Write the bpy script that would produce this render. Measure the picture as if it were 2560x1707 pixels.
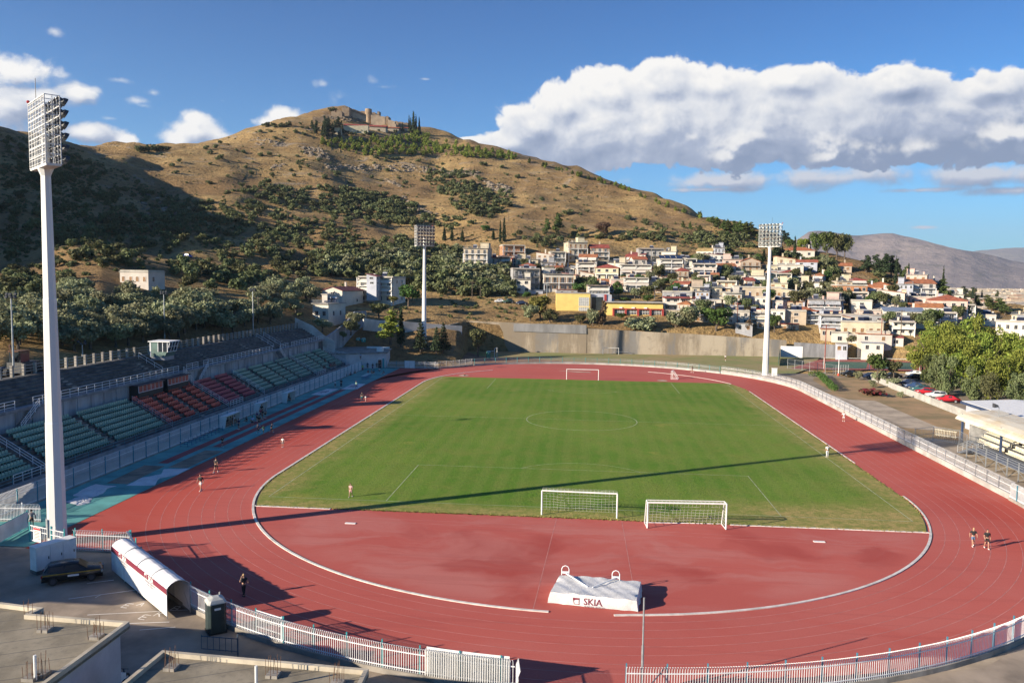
import bpy, math, random
import numpy as np
from mathutils import Matrix, Vector, Quaternion
for o in list(bpy.data.objects): bpy.data.objects.remove(o)
SC = bpy.context.scene
R = math.radians
# ------------------------------------------------------------------ camera
W0, H0, F0 = 2560.0, 1707.0, 1998.0
CAM = np.array([0.0966, -132.26, 23.385]); YAW, PITCH, ROLL = -0.0897, 0.0786, 0.0132
def cam_axes():
    f = np.array([math.sin(YAW)*math.cos(PITCH), math.cos(YAW)*math.cos(PITCH), -math.sin(PITCH)])
    r = np.array([math.cos(YAW), -math.sin(YAW), 0.0]); u = np.cross(r, f)
    return math.cos(ROLL)*r+math.sin(ROLL)*u, -math.sin(ROLL)*r+math.cos(ROLL)*u, f
CR, CU, CF = cam_axes()
cd = bpy.data.cameras.new('camera'); camo = bpy.data.objects.new('camera', cd)
SC.collection.objects.link(camo); SC.camera = camo
cd.sensor_width = 36.0; cd.lens = 36.0*F0/W0; cd.clip_start = 0.5; cd.clip_end = 60000
camo.matrix_world = Matrix(((CR[0], CU[0], -CF[0], CAM[0]), (CR[1], CU[1], -CF[1], CAM[1]), (CR[2], CU[2], -CF[2], CAM[2]), (0, 0, 0, 1)))
def ray(px, py):
    d = CF + CR*(px-W0/2)/F0 - CU*(py-H0/2)/F0
    return d
def G(px, py, z=0.0):
    d = ray(px, py); t = (z-CAM[2])/d[2]; p = CAM+t*d
    return Vector((p[0], p[1], z))
def AT(px, py, Y):
    d = ray(px, py); t = (Y-CAM[1])/d[1]; return Vector(CAM+t*d)
def RD(px, py, D):
    d = ray(px, py); d = d/math.hypot(d[0], d[1]); return Vector(CAM+D*d)
def azel(px, py):
    d = ray(px, py); d = d/np.linalg.norm(d); return math.atan2(d[0], d[1]), math.asin(d[2])
# ------------------------------------------------------------------ sun, exposure
SUN_EL, SUN_AZ = R(17.7), R(31.0)             # light travels towards +x and a little +y
to_sun = Vector((-math.cos(SUN_AZ)*math.cos(SUN_EL), -math.sin(SUN_AZ)*math.cos(SUN_EL), math.sin(SUN_EL)))
sl = bpy.data.lights.new('sun', 'SUN'); sl.energy = 4.8; sl.angle = R(0.5); sl.color = (1.0, 0.86, 0.68)
so = bpy.data.objects.new('sun', sl); SC.collection.objects.link(so)
so.rotation_euler = to_sun.to_track_quat('Z', 'Y').to_euler()
SC.view_settings.view_transform = 'Standard'; SC.view_settings.look = 'None'; SC.view_settings.gamma = 1.0
SC.view_settings.exposure = 1.18
SC.cycles.max_bounces = 5; SC.cycles.diffuse_bounces = 2; SC.cycles.glossy_bounces = 2; SC.cycles.transparent_max_bounces = 8
SC.cycles.transmission_bounces = 3; SC.cycles.volume_bounces = 0; SC.cycles.use_denoising = True
SC.cycles.caustics_reflective = False; SC.cycles.caustics_refractive = False
# ------------------------------------------------------------------ node helper
class NT:
    def __init__(s, tree): s.t = tree; s.N = tree.nodes; s.L = tree.links
    def n(s, typ, props=None, ins=None):
        nd = s.N.new(typ)
        for k, v in (props or {}).items(): setattr(nd, k, v)
        for k, v in (ins or {}).items(): s.set(nd.inputs[k], v)
        return nd
    def set(s, sock, v):
        if isinstance(v, bpy.types.NodeSocket): s.L.new(v, sock)
        else: sock.default_value = v
    def m(s, op, a, b=0.0, c=0.0, clamp=False):
        nd = s.N.new('ShaderNodeMath'); nd.operation = op; nd.use_clamp = clamp
        for i, v in enumerate((a, b, c)): s.set(nd.inputs[i], v)
        return nd.outputs[0]
    def v(s, op, a, b=(0, 0, 0), out=0):
        nd = s.N.new('ShaderNodeVectorMath'); nd.operation = op
        s.set(nd.inputs[0], a); s.set(nd.inputs[1], b)
        return nd.outputs['Value'] if out == 'v' else nd.outputs[0]
    def mix(s, f, a, b, blend='MIX'):
        nd = s.N.new('ShaderNodeMix'); nd.data_type = 'RGBA'; nd.blend_type = blend
        s.set(nd.inputs[0], f); s.set(nd.inputs[6], c4(a)); s.set(nd.inputs[7], c4(b))
        return nd.outputs[2]
    def ss(s, x, a, b, lo=0.0, hi=1.0):
        nd = s.N.new('ShaderNodeMapRange'); nd.interpolation_type = 'SMOOTHSTEP'
        for i, v in enumerate((x, a, b, lo, hi)): s.set(nd.inputs[i], v)
        return nd.outputs[0]
    def noise(s, vec, scale, detail=3.0, rough=0.5, dist=0.0):
        nd = s.n('ShaderNodeTexNoise', None, {'Scale': scale, 'Detail': detail, 'Roughness': rough, 'Distortion': dist})
        if vec is not None: s.L.new(vec, nd.inputs['Vector'])
        return nd.outputs[0]
    def xyz(s, x, y, z):
        return s.n('ShaderNodeCombineXYZ', None, {0: x, 1: y, 2: z}).outputs[0]
def c4(c):
    if isinstance(c, bpy.types.NodeSocket): return c
    c = tuple(c); return c if len(c) == 4 else c+(1.0,)
# ------------------------------------------------------------------ world: clear sky and clouds
wd = bpy.data.worlds.new('World'); SC.world = wd; wd.use_nodes = True
def build_world():
    nt = NT(wd.node_tree); nt.N.clear()
    sky = nt.n('ShaderNodeTexSky', {'sky_type': 'NISHITA', 'sun_disc': False, 'sun_elevation': SUN_EL,
               'sun_rotation': math.atan2(to_sun.x, to_sun.y) % (2*math.pi), 'altitude': 40.0, 'air_density': 1.0, 'dust_density': 0.4, 'ozone_density': 3.0})
    d = nt.n('ShaderNodeTexCoord').outputs['Generated']
    sp = nt.n('ShaderNodeSeparateXYZ', None, {0: d})
    az = nt.m('ARCTAN2', sp.outputs[0], sp.outputs[1]); el = nt.m('ARCSINE', sp.outputs[2])
    P0 = nt.xyz(az, el, 0.0)
    k = 1.0885
    puffs = [(1350,320,215,118),(1490,295,215,140),(1700,295,270,140),(1950,303,290,130),(2200,308,270,122),(2400,330,180,108),(1295,245,88,62),(1400,215,120,66),(1505,200,120,56),(1235,295,95,56),(1165,330,80,34),(1080,325,46,12),(1820,190,120,44),(2060,200,120,44),(2270,205,110,42),(1640,200,90,44)]
    front = [(1700,325,75,40),(1655,360,48,26),(1960,335,100,44),(2110,335,110,26),(2320,312,110,36),(1590,315,22,14),(1900,360,60,20)]
    low = [(1640,416,270,26),(1900,409,320,34),(2270,403,230,30),(2330,438,110,13),(1620,436,170,9),(2110,437,120,8),(2120,522,30,5)]
    left = [(40,170,105,50),(10,240,120,66),(90,225,80,50),(180,218,44,32),(200,305,80,26),(285,325,36,28),(110,300,70,28),(450,300,88,52),(405,318,52,32),(500,310,55,32),(440,270,40,22),
            (655,270,64,29),(610,280,38,20)]
    wisp = [(778,222,46,32),(742,194,22,12),(858,186,28,16),(880,200,30,7),(124,73,22,13),(352,214,20,10),(316,232,36,11),(275,185,24,8),(252,272,16,6),(512,232,18,6),(330,243,20,7),(975,182,18,4)]
    def field(name, blobs):
        g = bpy.data.node_groups.new(name, 'ShaderNodeTree')
        g.interface.new_socket('P', in_out='INPUT', socket_type='NodeSocketVector')
        g.interface.new_socket('S', in_out='OUTPUT', socket_type='NodeSocketFloat')
        q = NT(g); gi = q.N.new('NodeGroupInput'); go = q.N.new('NodeGroupOutput'); p = gi.outputs[0]
        cur = None
        for (x, y, rx, ry) in blobs:
            a, e = azel(x*k, y*k)
            dv = q.v('MULTIPLY', q.v('SUBTRACT', p, (a, e, 0)), (F0/(rx*k)*math.cos(e), F0/(ry*k), 0))
            s = q.m('SUBTRACT', 1.0, q.v('LENGTH', dv, out='v'))
            cur = s if cur is None else q.m('SMOOTH_MAX', cur, s, 0.25)
        q.L.new(cur, go.inputs[0]); return g
    def puffy(p, name, blobs, amp, seed, sc=1.0):
        g = bpy.data.node_groups.get(name) or field(name, blobs)
        def ev(pp, tex):
            gn = nt.N.new('ShaderNodeGroup'); gn.node_tree = g; nt.L.new(pp, gn.inputs[0])
            return nt.m('ADD', gn.outputs[0], nt.m('MULTIPLY', tex, amp)), gn.outputs[0]
        s0, b0 = ev(p, TX[0]); s1, b1 = ev(nt.v('ADD', p, OFF), TX[1])
        gn = nt.N.new('ShaderNodeGroup'); gn.node_tree = g; nt.L.new(nt.v('ADD', p, (-0.022, 0.035, 0)), gn.inputs[0])
        fine = nt.m('SUBTRACT', s0, s1); broad = nt.m('SUBTRACT', b0, gn.outputs[0])
        return s0, fine, broad
    OFF = (-0.008, 0.010, 0)
    def texture(pp):
        cl = nt.n('ShaderNodeTexNoise', None, {'Vector': pp, 'Scale': 38.0, 'Detail': 2.0})
        wp = nt.v('ADD', nt.v('MULTIPLY', pp, (1, 1.25, 1)), nt.v('MULTIPLY', cl.outputs[1], (.035, .035, 0)))
        w = nt.n('ShaderNodeTexVoronoi', {'feature': 'F1'}, {'Scale': 24.0, 'Vector': wp}); w2 = nt.n('ShaderNodeTexVoronoi', {'feature': 'F1'}, {'Scale': 62.0, 'Vector': wp})
        n1 = nt.noise(pp, 13.0, 10.0, 0.66, .3)
        return nt.m('ADD', nt.m('ADD', nt.m('MULTIPLY', nt.m('SUBTRACT', .42, w.outputs['Distance']), .36), nt.m('MULTIPLY', nt.m('SUBTRACT', .42, w2.outputs['Distance']), .28)), nt.m('MULTIPLY', nt.m('SUBTRACT', n1, .5), 1.9))
    TX = [texture(P0), texture(nt.v('ADD', P0, OFF))]
    groups = []
    for (nm, bl, amp, seed, sc, edge, base) in (('clouds_front', front, 1.5, 2.2, 1.0, 1.1, .5), ('clouds_high', puffs, .66, 3.1, 1.0, .17, .56), ('clouds_low', low, 1.2, 7.7, .8, .8, .14), ('clouds_left', left, 1.05, 1.3, 1.3, .55, .40), ('clouds_wisp', wisp, 1.9, 5.5, 2.2, 1.5, .55)):
        s, fine, broad = puffy(P0, nm, bl, amp, seed, sc)
        a = nt.ss(s, 0.0, edge)
        lit = nt.m('ADD', nt.m('ADD', base, nt.m('MULTIPLY', fine, .62)), nt.m('MULTIPLY', broad, .34), clamp=True)  # sunward light and shade of the clouds, painted into their colour
        if nm == 'clouds_high':      # broad bank: flat grey underside, bright crown towards the sun
            eb = azel(1800*k, 424*k)[1]; et = azel(1800*k, 215*k)[1]; al = azel(1150*k, 300*k)[0]; ar = azel(2200*k, 300*k)[0]
            s = nt.m('SUBTRACT', s, nt.ss(nt.m('ADD', el, nt.m('MULTIPLY', TX[0], .022)), eb+.034, eb-.022, 0.0, 1.3)); a = nt.ss(s, 0.0, edge)
            rim = nt.m('MULTIPLY', nt.ss(s, .02, .55, 1.0, 0.0), nt.ss(el, eb, et, .0, .30)); bign = nt.noise(nt.v('ADD', P0, (.3, .9, 0)), 7.0, 6.0, .58)
            lit = nt.m('ADD', nt.m('ADD', nt.m('ADD', nt.m('MULTIPLY', nt.m('SUBTRACT', bign, .52), .75), nt.ss(el, eb-.008, et, .02, .52)), nt.m('MULTIPLY', fine, .80)), nt.m('ADD', rim, nt.ss(az, al, ar, .24, -.02)), clamp=True)
        if nm == 'clouds_low': lit = nt.m('MULTIPLY', lit, .6)
        if nm == 'clouds_front': lit = nt.m('ADD', .52, nt.m('MULTIPLY', fine, 1.1), clamp=True); a = nt.m('MULTIPLY', a, .9)
        if nm == 'clouds_wisp': a = nt.m('MULTIPLY', a, .75)
        groups.append((a, lit))
    col = nt.v('MULTIPLY', nt.v('MULTIPLY', sky.outputs[0], (0.33, .82, 1.20)), (SKY, SKY, SKY))
    col = nt.mix(nt.ss(el, .04, .38), col, nt.v('MULTIPLY', col, (.42, .60, .74)))
    for (a, lit) in (groups[2], groups[4], groups[3], groups[1], groups[0]):
        r = nt.n('ShaderNodeValToRGB', None, {0: lit}); e = r.color_ramp.elements
        e[0].position = 0.08; e[0].color = (0.10, .13, .195, 1); e[1].position = 0.95; e[1].color = (.47, .455, .43, 1)
        x = e.new(.38); x.color = (.185, .21, .27, 1); x = e.new(.66); x.color = (.345, .353, .372, 1)
        col = nt.mix(a, col, r.outputs[0])
    bg = nt.n('ShaderNodeBackground', None, {0: col, 1: 1.0}); out = nt.n('ShaderNodeOutputWorld')
    nt.L.new(bg.outputs[0], out.inputs[0])
    wd.cycles.sampling_method = 'MANUAL'; wd.cycles.sample_map_resolution = 512
SKY = 0.065
build_world()
# ------------------------------------------------------------------ objects
COL = SC.collection
ORG = {}
def prop(o, label=None, cat=None, group=None, kind=None):
    if label: o['label'] = label
    if cat: o['category'] = cat
    if group: o['group'] = group
    if kind: o['kind'] = kind
    return o
def thing(name, label, cat, loc=(0, 0, 0), group=None):
    o = bpy.data.objects.new(name, None); COL.objects.link(o); o.location = loc; o.empty_display_size = .3
    ORG[o.name] = Vector(loc); return prop(o, label, cat, group)
def link(name, me, parent=None, loc=None):
    o = bpy.data.objects.new(name, me); COL.objects.link(o)
    if parent is not None: o.parent = parent; ORG[o.name] = ORG.get(parent.name, Vector((0, 0, 0)))
    if loc is not None: o.location = loc
    return o
def copy_tree(o, parent=None):
    c = o.copy(); COL.objects.link(c); ORG[c.name] = ORG.get(o.name, Vector((0, 0, 0)))
    if parent is not None: c.parent = parent
    for ch in o.children: copy_tree(ch, c)
    return c
class MB:
    def __init__(s): s.V = []; s.F = []; s.M = []; s.mi = 0
    def add(s, vs, fs):
        b = len(s.V); s.V.extend([tuple(v) for v in vs])
        for f in fs: s.F.append(tuple(b+i for i in f)); s.M.append(s.mi)
        return s
    def poly(s, *pts): return s.add(pts, [tuple(range(len(pts)))])
    def box(s, x0, y0, z0, x1, y1, z1):
        if x0 > x1: x0, x1 = x1, x0
        if y0 > y1: y0, y1 = y1, y0
        if z0 > z1: z0, z1 = z1, z0
        return s.add([(x0,y0,z0),(x1,y0,z0),(x1,y1,z0),(x0,y1,z0),(x0,y0,z1),(x1,y0,z1),(x1,y1,z1),(x0,y1,z1)],
                     [(0,3,2,1),(4,5,6,7),(0,1,5,4),(1,2,6,5),(2,3,7,6),(3,0,4,7)])
    def beam(s, p, q, w, h, up=(0, 0, 1)):
        p, q = Vector(p), Vector(q); d = (q-p).normalized(); u = Vector(up)
        a = d.cross(u)
        if a.length < 1e-4: a = d.cross(Vector((1, 0, 0)))
        a.normalize(); b = a.cross(d).normalized(); a = a*w/2; b = b*h/2
        vs = [p-a-b, p+a-b, p+a+b, p-a+b, q-a-b, q+a-b, q+a+b, q-a+b]
        return s.add(vs, [(0,1,2,3),(7,6,5,4),(0,4,5,1),(1,5,6,2),(2,6,7,3),(3,7,4,0)])
    def tube(s, p, q, r, n=6, r2=None, cap=True):
        p, q = Vector(p), Vector(q); d = (q-p)
        if d.length < 1e-6: return s
        d.normalize(); a = d.orthogonal().normalized(); b = d.cross(a); r2 = r if r2 is None else r2
        vs = [p+(a*math.cos(t)+b*math.sin(t))*r for t in [2*math.pi*i/n for i in range(n)]]
        vs += [q+(a*math.cos(t)+b*math.sin(t))*r2 for t in [2*math.pi*i/n for i in range(n)]]
        fs = [(i, (i+1) % n, n+(i+1) % n, n+i) for i in range(n)]
        if cap: fs += [tuple(range(n))[::-1], tuple(range(n, 2*n))]
        return s.add(vs, fs)
    def path(s, pts, r, n=5):
        for a, b in zip(pts[:-1], pts[1:]): s.tube(a, b, r, n)
        return s
    def loft(s, rings, cap=True):
        n = len(rings[0]); vs = [p for r in rings for p in r]; fs = []
        for k in range(len(rings)-1):
            for i in range(n): fs.append((k*n+i, k*n+(i+1) % n, (k+1)*n+(i+1) % n, (k+1)*n+i))
        if cap: fs += [tuple(range(n))[::-1], tuple(range((len(rings)-1)*n, len(rings)*n))]
        return s.add(vs, fs)
    def prism(s, pts, z0, z1):
        n = len(pts); vs = [(p[0], p[1], z0) for p in pts]+[(p[0], p[1], z1) for p in pts]
        return s.add(vs, [tuple(range(n))[::-1], tuple(range(n, 2*n))]+[(i, (i+1) % n, n+(i+1) % n, n+i) for i in range(n)])
    def ball(s, c, r, nu=8, nv=6):
        c = Vector(c); r = (r, r, r) if not hasattr(r, '__len__') else r
        rings = [[c+Vector((r[0]*math.sin(t)*math.cos(u), r[1]*math.sin(t)*math.sin(u), r[2]*math.cos(t))) for u in [2*math.pi*i/nu for i in range(nu)]] for t in [math.pi*(j+.02)/(nv+.04) for j in range(nv+1)]]
        return s.loft([q[::-1] for q in rings])
    def build(s, name, mats, parent=None, smooth=False, world=True):
        mats = mats if isinstance(mats, (list, tuple)) else [mats]
        off = ORG.get(parent.name, Vector((0, 0, 0))) if (parent is not None and world) else Vector((0, 0, 0))
        V = s.V if off.length == 0 else [(v[0]-off.x, v[1]-off.y, v[2]-off.z) for v in s.V]
        me = bpy.data.meshes.new(name); me.from_pydata(V, [], s.F)
        for m in mats: me.materials.append(m)
        if len(mats) > 1: me.polygons.foreach_set('material_index', s.M)
        if smooth: me.polygons.foreach_set('use_smooth', [True]*len(me.polygons))
        me.update(); return link(name, me, parent)
# ------------------------------------------------------------------ materials
def newmat(name):
    m = bpy.data.materials.new(name); m.use_nodes = True; nt = NT(m.node_tree); nt.N.clear()
    bs = nt.n('ShaderNodeBsdfPrincipled'); out = nt.n('ShaderNodeOutputMaterial'); nt.L.new(bs.outputs[0], out.inputs[0])
    return m, nt, bs
def mat(name, c, rough=.8, var=.15, scale=1.0, c2=None, metal=0.0, bump=0.0, stain=0.0, rnd=0.0, streak=False):
    m, nt, bs = newmat(name)
    pos = nt.n('ShaderNodeNewGeometry').outputs['Position']
    if streak: pos = nt.v('MULTIPLY', pos, (1, 1, .18))
    n1 = nt.noise(pos, scale, 5.0, .6)
    c2 = c2 or tuple(x*(1-2.2*var) for x in c); c1 = tuple(min(1, x*(1+var)) for x in c)
    col = nt.mix(nt.ss(n1, .3, .7), c2, c1)
    if stain:
        col = nt.mix(nt.m('MULTIPLY', nt.ss(nt.noise(pos, scale*.35, 6.0, .65), .5, .72), stain), col, tuple(x*.45 for x in c))
    if rnd:
        oi = nt.n('ShaderNodeObjectInfo').outputs['Random']
        hs = nt.n('ShaderNodeHueSaturation', None, {'Hue': nt.ss(oi, 0, 1, .5-rnd*.06, .5+rnd*.06), 'Value': nt.ss(oi, 0, 1, 1-rnd*.4, 1+rnd*.4), 'Color': col}); col = hs.outputs[0]
    nt.L.new(col, bs.inputs['Base Color']); bs.inputs['Roughness'].default_value = rough; bs.inputs['Metallic'].default_value = metal
    if bump:
        b = nt.n('ShaderNodeBump', None, {'Strength': bump, 'Distance': .05, 'Height': nt.noise(pos, scale*6, 4.0)}); nt.L.new(b.outputs[0], bs.inputs['Normal'])
    return m
def leafmat(name, c1, c2, rnd=.5, trans=.2):
    m, nt, bs = newmat(name)
    g = nt.n('ShaderNodeNewGeometry'); oi = nt.n('ShaderNodeObjectInfo').outputs['Random']
    col = nt.mix(g.outputs['Random Per Island'], c1, c2)
    hs = nt.n('ShaderNodeHueSaturation', None, {'Hue': nt.ss(oi, 0, 1, .5-rnd*.05, .5+rnd*.05), 'Value': nt.ss(oi, 0, 1, 1-rnd*.45, 1+rnd*.45), 'Color': col})
    nt.L.new(hs.outputs[0], bs.inputs['Base Color']); bs.inputs['Roughness'].default_value = .75
    bs.inputs['Specular IOR Level'].default_value = .2
    tr = nt.n('ShaderNodeBsdfTranslucent', None, {0: hs.outputs[0]}); ms = nt.n('ShaderNodeMixShader', None, {0: trans})
    nt.L.new(bs.outputs[0], ms.inputs[1]); nt.L.new(tr.outputs[0], ms.inputs[2])
    out = [x for x in nt.N if x.type == 'OUTPUT_MATERIAL'][0]; nt.L.new(ms.outputs[0], out.inputs[0])
    return m
X = {}
def mm(key, *a, **k):
    if key not in X: X[key] = mat(key, *a, **k)
    return X[key]
mm('white_paint', (.74,.74,.72), .5, .04, 1.5, stain=.12); mm('white_metal', (.72,.73,.74), .45, .05, 2.0)
mm('concrete', (.30,.275,.24), .9, .18, .6, stain=.4); mm('dark_concrete', (.115,.112,.108), .95, .2, .8, stain=.4); mm('grey_concrete', (.26,.26,.27), .9, .15, .7, stain=.4, streak=True)
mm('stand_wall', (.36,.37,.39), .9, .16, .6, stain=.45, streak=True)
mm('old_wall', (.42,.37,.29), .92, .16, .25, stain=.3, streak=True)
mm('pole_white', (.70,.70,.68), .5, .05, .3, stain=.15, streak=True)
mm('galvanised', (.36,.38,.40), .45, .1, 3.0, metal=.5); mm('dark_steel', (.05,.055,.065), .5, .1, 3.0); mm('black', (.012,.012,.013), .45, .1, 3.0)
mm('blue_post', (.06,.22,.30), .5, .1, 3.0); mm('teal_paint', (.04,.30,.32), .5, .1, 3.0)
mm('glass_dark', (.03,.04,.05), .08, .1, 1.0); mm('window_dark', (.035,.035,.04), .2, .2, 1.0)
mm('green_seat', (.19,.34,.275), .45, .08, .3); mm('red_seat', (.60,.085,.055), .45, .08, .3); mm('crimson_seat', (.36,.05,.085), .45, .08, .3); mm('cream_seat', (.68,.63,.50), .5, .1, .5)
mm('skin', (.38,.22,.15), .6, .05, 2.0); mm('bark', (.11,.085,.065), .95, .2, 2.0)
mm('tarp', (.60,.60,.60), .6, .06, .8); mm('rust', (.14,.07,.04), .9, .3, 8.0); mm('rubber', (.02,.02,.02), .8, .1, 4.0)
MAT_LEAF = {
 'olive': leafmat('olive_leaves', (.15,.165,.085), (.31,.32,.185), .5),
 'shrub': leafmat('shrub_leaves', (.080,.095,.040), (.17,.18,.080), .6),
 'pine': leafmat('pine_needles', (.045,.070,.020), (.12,.145,.045), .5),
 'pine_bright': leafmat('bright_pine_needles', (.095,.135,.020), (.26,.30,.055), .35),
 'cypress': leafmat('cypress_leaves', (.022,.040,.020), (.055,.075,.035), .3),
 'broad': leafmat('broad_leaves', (.040,.085,.020), (.11,.175,.045), .4),
 'yellow': leafmat('yellowing_leaves', (.12,.13,.025), (.24,.23,.06), .3),
 'red': leafmat('red_blossom', (.045,.05,.02), (.20,.02,.045), .2), 'brown': leafmat('brown_leaves', (.10,.065,.04), (.17,.11,.07), .2)}
# ------------------------------------------------------------------ terrain (one sheet, lofted through curves round the stadium)
def az_of(px): return YAW+math.atan((px-W0/2)/F0)
def zz(px, py, D):
    return float(RD(px, py, D)[2])
def row(px, D0, D1, z1, mids, sky, back, plain=0.0):
    r = [(4, -.3), (D0, -.3), (D1, z1)]
    r += [(D, zz(px, py, D)) for py, D in mids]+[(sky[1], zz(px, *sky))]
    return (az_of(px), r+[back, (back[0]+1600, plain), (15000, -25)])
def rowa(deg, D0, D1, z1, mids, sky, back, plain=0.0):
    return (R(deg), [(4, -.3), (D0, -.3), (D1, z1)]+mids+[sky, back, (back[0]+1600, plain), (15000, -25)])
flat = lambda deg: rowa(deg, 260, 265, 0, [(300, 0), (340, 0), (400, 0), (500, 0)], (600, -1), (800, -2), -10)
KEYS = [flat(-180), flat(-120),
 rowa(-97, 95, 105, 2, [(150, 3), (220, 5), (300, 9), (380, 14)], (450, 18), (650, 10)),
 rowa(-80, 80, 90, 5, [(150, 8), (215, 14), (300, 34), (390, 62)], (470, 82), (650, 70)),
 rowa(-65, 85, 93, 8, [(145, 11), (200, 19), (275, 48), (370, 92)], (480, 130), (680, 110)),
 rowa(-50, 98, 104, 9, [(150, 12), (205, 18), (290, 46), (400, 90)], (530, 130), (720, 110)),
 row(0, 117, 124, 9.3, [(850,150),(765,205),(650,300),(490,430)], (316,570), (760, 90)),
 row(110, 128, 134, 9.3, [(840,160),(755,205),(640,300),(500,430)], (340,620), (820, 95)),
 row(250, 141, 148, 9.3, [(820,180),(715,222),(620,310),(520,440)], (378,720), (950, 95)),
 row(400, 158, 165, 9.3, [(800,195),(705,250),(615,350),(510,500)], (374,780), (1000, 100)),
 row(545, 176, 184, 9.3, [(788,210),(715,265),(635,350),(545,470)], (361,840), (1080, 120)),
 row(650, 190, 198, 9.3, [(786,215),(715,275),(635,365),(535,500)], (332,890), (1150, 130)),
 row(740, 203, 214, 9.0, [(785,228),(715,285),(635,380),(520,530)], (305,940), (1200, 150)),
 row(815, 208, 232, 9.0, [(778,248),(715,300),(632,395),(505,560)], (286,980), (1250, 170)),
 row(860, 208, 238, 9.0, [(775,255),(715,305),(630,400),(500,580)], (283,1000), (1270, 180)),
 row(930, 208, 240, 9.0, [(775,258),(715,315),(625,415),(500,590)], (303,1000), (1270, 180)),
 row(1000, 208, 243, 8.5, [(778,262),(720,315),(620,430),(490,610)], (322,990), (1260, 170)),
 row(1090, 208, 240, 8.3, [(775,268),(720,320),(620,430),(490,620)], (343,970), (1240, 160)),
 row(1150, 215, 246, 8.3, [(780,268),(725,315),(625,415),(495,600)], (357,950), (1200, 140)),
 row(1165, 254.2, 255, 8.6, [(780,272),(725,315),(625,415),(500,590)], (360,940), (1200, 140)),
 row(1310, 255.2, 256, 8.5, [(783,272),(725,318),(625,410),(510,570)], (398,900), (1150, 130)),
 row(1440, 255.0, 255.8, 8.3, [(788,270),(720,325),(635,405),(530,560)], (431,840), (1080, 110)),
 row(1540, 256.4, 257.2, 7.6, [(792,270),(715,330),(640,405),(545,550)], (462,790), (1020, 95)),
 row(1640, 257.8, 258.6, 7.0, [(798,268),(720,325),(645,405),(560,540)], (500,720), (940, 80)),
 row(1740, 259.8, 260.6, 6.4, [(802,270),(722,325),(650,405),(585,510)], (540,640), (850, 60)),
 row(1850, 262.8, 263.6, 5.6, [(805,274),(725,330),(660,400),(610,470)], (566,580), (780, 45)),
 row(1960, 266.5, 267.5, 4.9, [(808,280),(735,325),(675,385),(635,440)], (600,520), (720, 35)),
 row(2060, 269, 270, 4.0, [(806,288),(745,325),(690,375),(655,420)], (640,460), (650, 28)),
 row(2160, 270, 271, 3.6, [(812,290),(757,325),(706,372),(676,410)], (668,440), (620, 20)),
 row(2250, 270, 272, 3.4, [(815,292),(765,325),(722,370),(700,400)], (697,430), (600, 10)),
 row(2330, 270, 272, 3.0, [(820,296),(778,325),(748,362),(738,390)], (736,410), (560, 2)),
 row(2420, 270, 272, 1.5, [(835,300),(806,330),(790,362),(776,400)], (770,430), (560, 0)),
 row(2560, 270, 272, .5, [(838,310),(822,345),(806,400),(790,460)], (776,540), (700, 0)),
 flat(38), flat(60), flat(120), flat(180)]
KAZ = np.array([k[0] for k in KEYS]); KD = np.array([[p[0] for p in k[1]] for k in KEYS], float); KZ = np.array([[p[1] for p in k[1]] for k in KEYS], float)
def smooth_interp(a, xs, Y):
    i = int(np.clip(np.searchsorted(xs, a)-1, 0, len(xs)-2)); t = (a-xs[i])/(xs[i+1]-xs[i]); t = min(1, max(0, t)); 
    return Y[i]*(1-t)+Y[i+1]*t
def pchip(xs, ys, x):
    h = np.diff(xs); d = np.diff(ys)/h; m = np.zeros_like(ys)
    for i in range(1, len(xs)-1):
        if d[i-1]*d[i] > 0:
            w1 = 2*h[i]+h[i-1]; w2 = h[i]+2*h[i-1]; m[i] = (w1+w2)/(w1/d[i-1]+w2/d[i])
    m[0] = d[0]; m[-1] = d[-1]
    i = np.clip(np.searchsorted(xs, x)-1, 0, len(xs)-2); t = np.clip((x-xs[i])/h[i], 0, 1)
    return ys[i]*(2*t**3-3*t**2+1)+h[i]*m[i]*(t**3-2*t**2+t)+ys[i+1]*(3*t**2-2*t**3)+h[i]*m[i+1]*(t**3-t**2)
rs = np.random.RandomState(5)
WAVES = [(rs.uniform(0, 6.28), 2*math.pi/L, rs.uniform(0, 6.28), A) for L, A in ((170,2.8),(120,2.6),(90,2.2),(66,1.8),(48,1.5),(34,1.1),(25,.8),(18,.5))]
def bumps(x, y):
    z = 0
    for a, k, ph, A in WAVES: z = z+A*np.sin(k*(x*math.cos(a)+y*math.sin(a))+ph+1.3*np.sin(k*.6*(y*math.cos(a)-x*math.sin(a))))
    return z
def terr(x, y):
    a = math.atan2(x-CAM[0], y-CAM[1]); D = math.hypot(x-CAM[0], y-CAM[1])
    ks = smooth_interp(a, KAZ, KD); kz = smooth_interp(a, KAZ, KZ)
    z = float(pchip(ks, kz, np.array([D]))[0])
    w = np.clip((D-ks[3])/150, 0, 1)*np.clip((ks[7]*1.25-D)/200, 0, 1); return z+float(w*bumps(x, y))*.55
TD = np.arange(60.0, 1400.0, 2.0); TA = np.linspace(-1.5, 1.2, 1300); TZ = None
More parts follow.
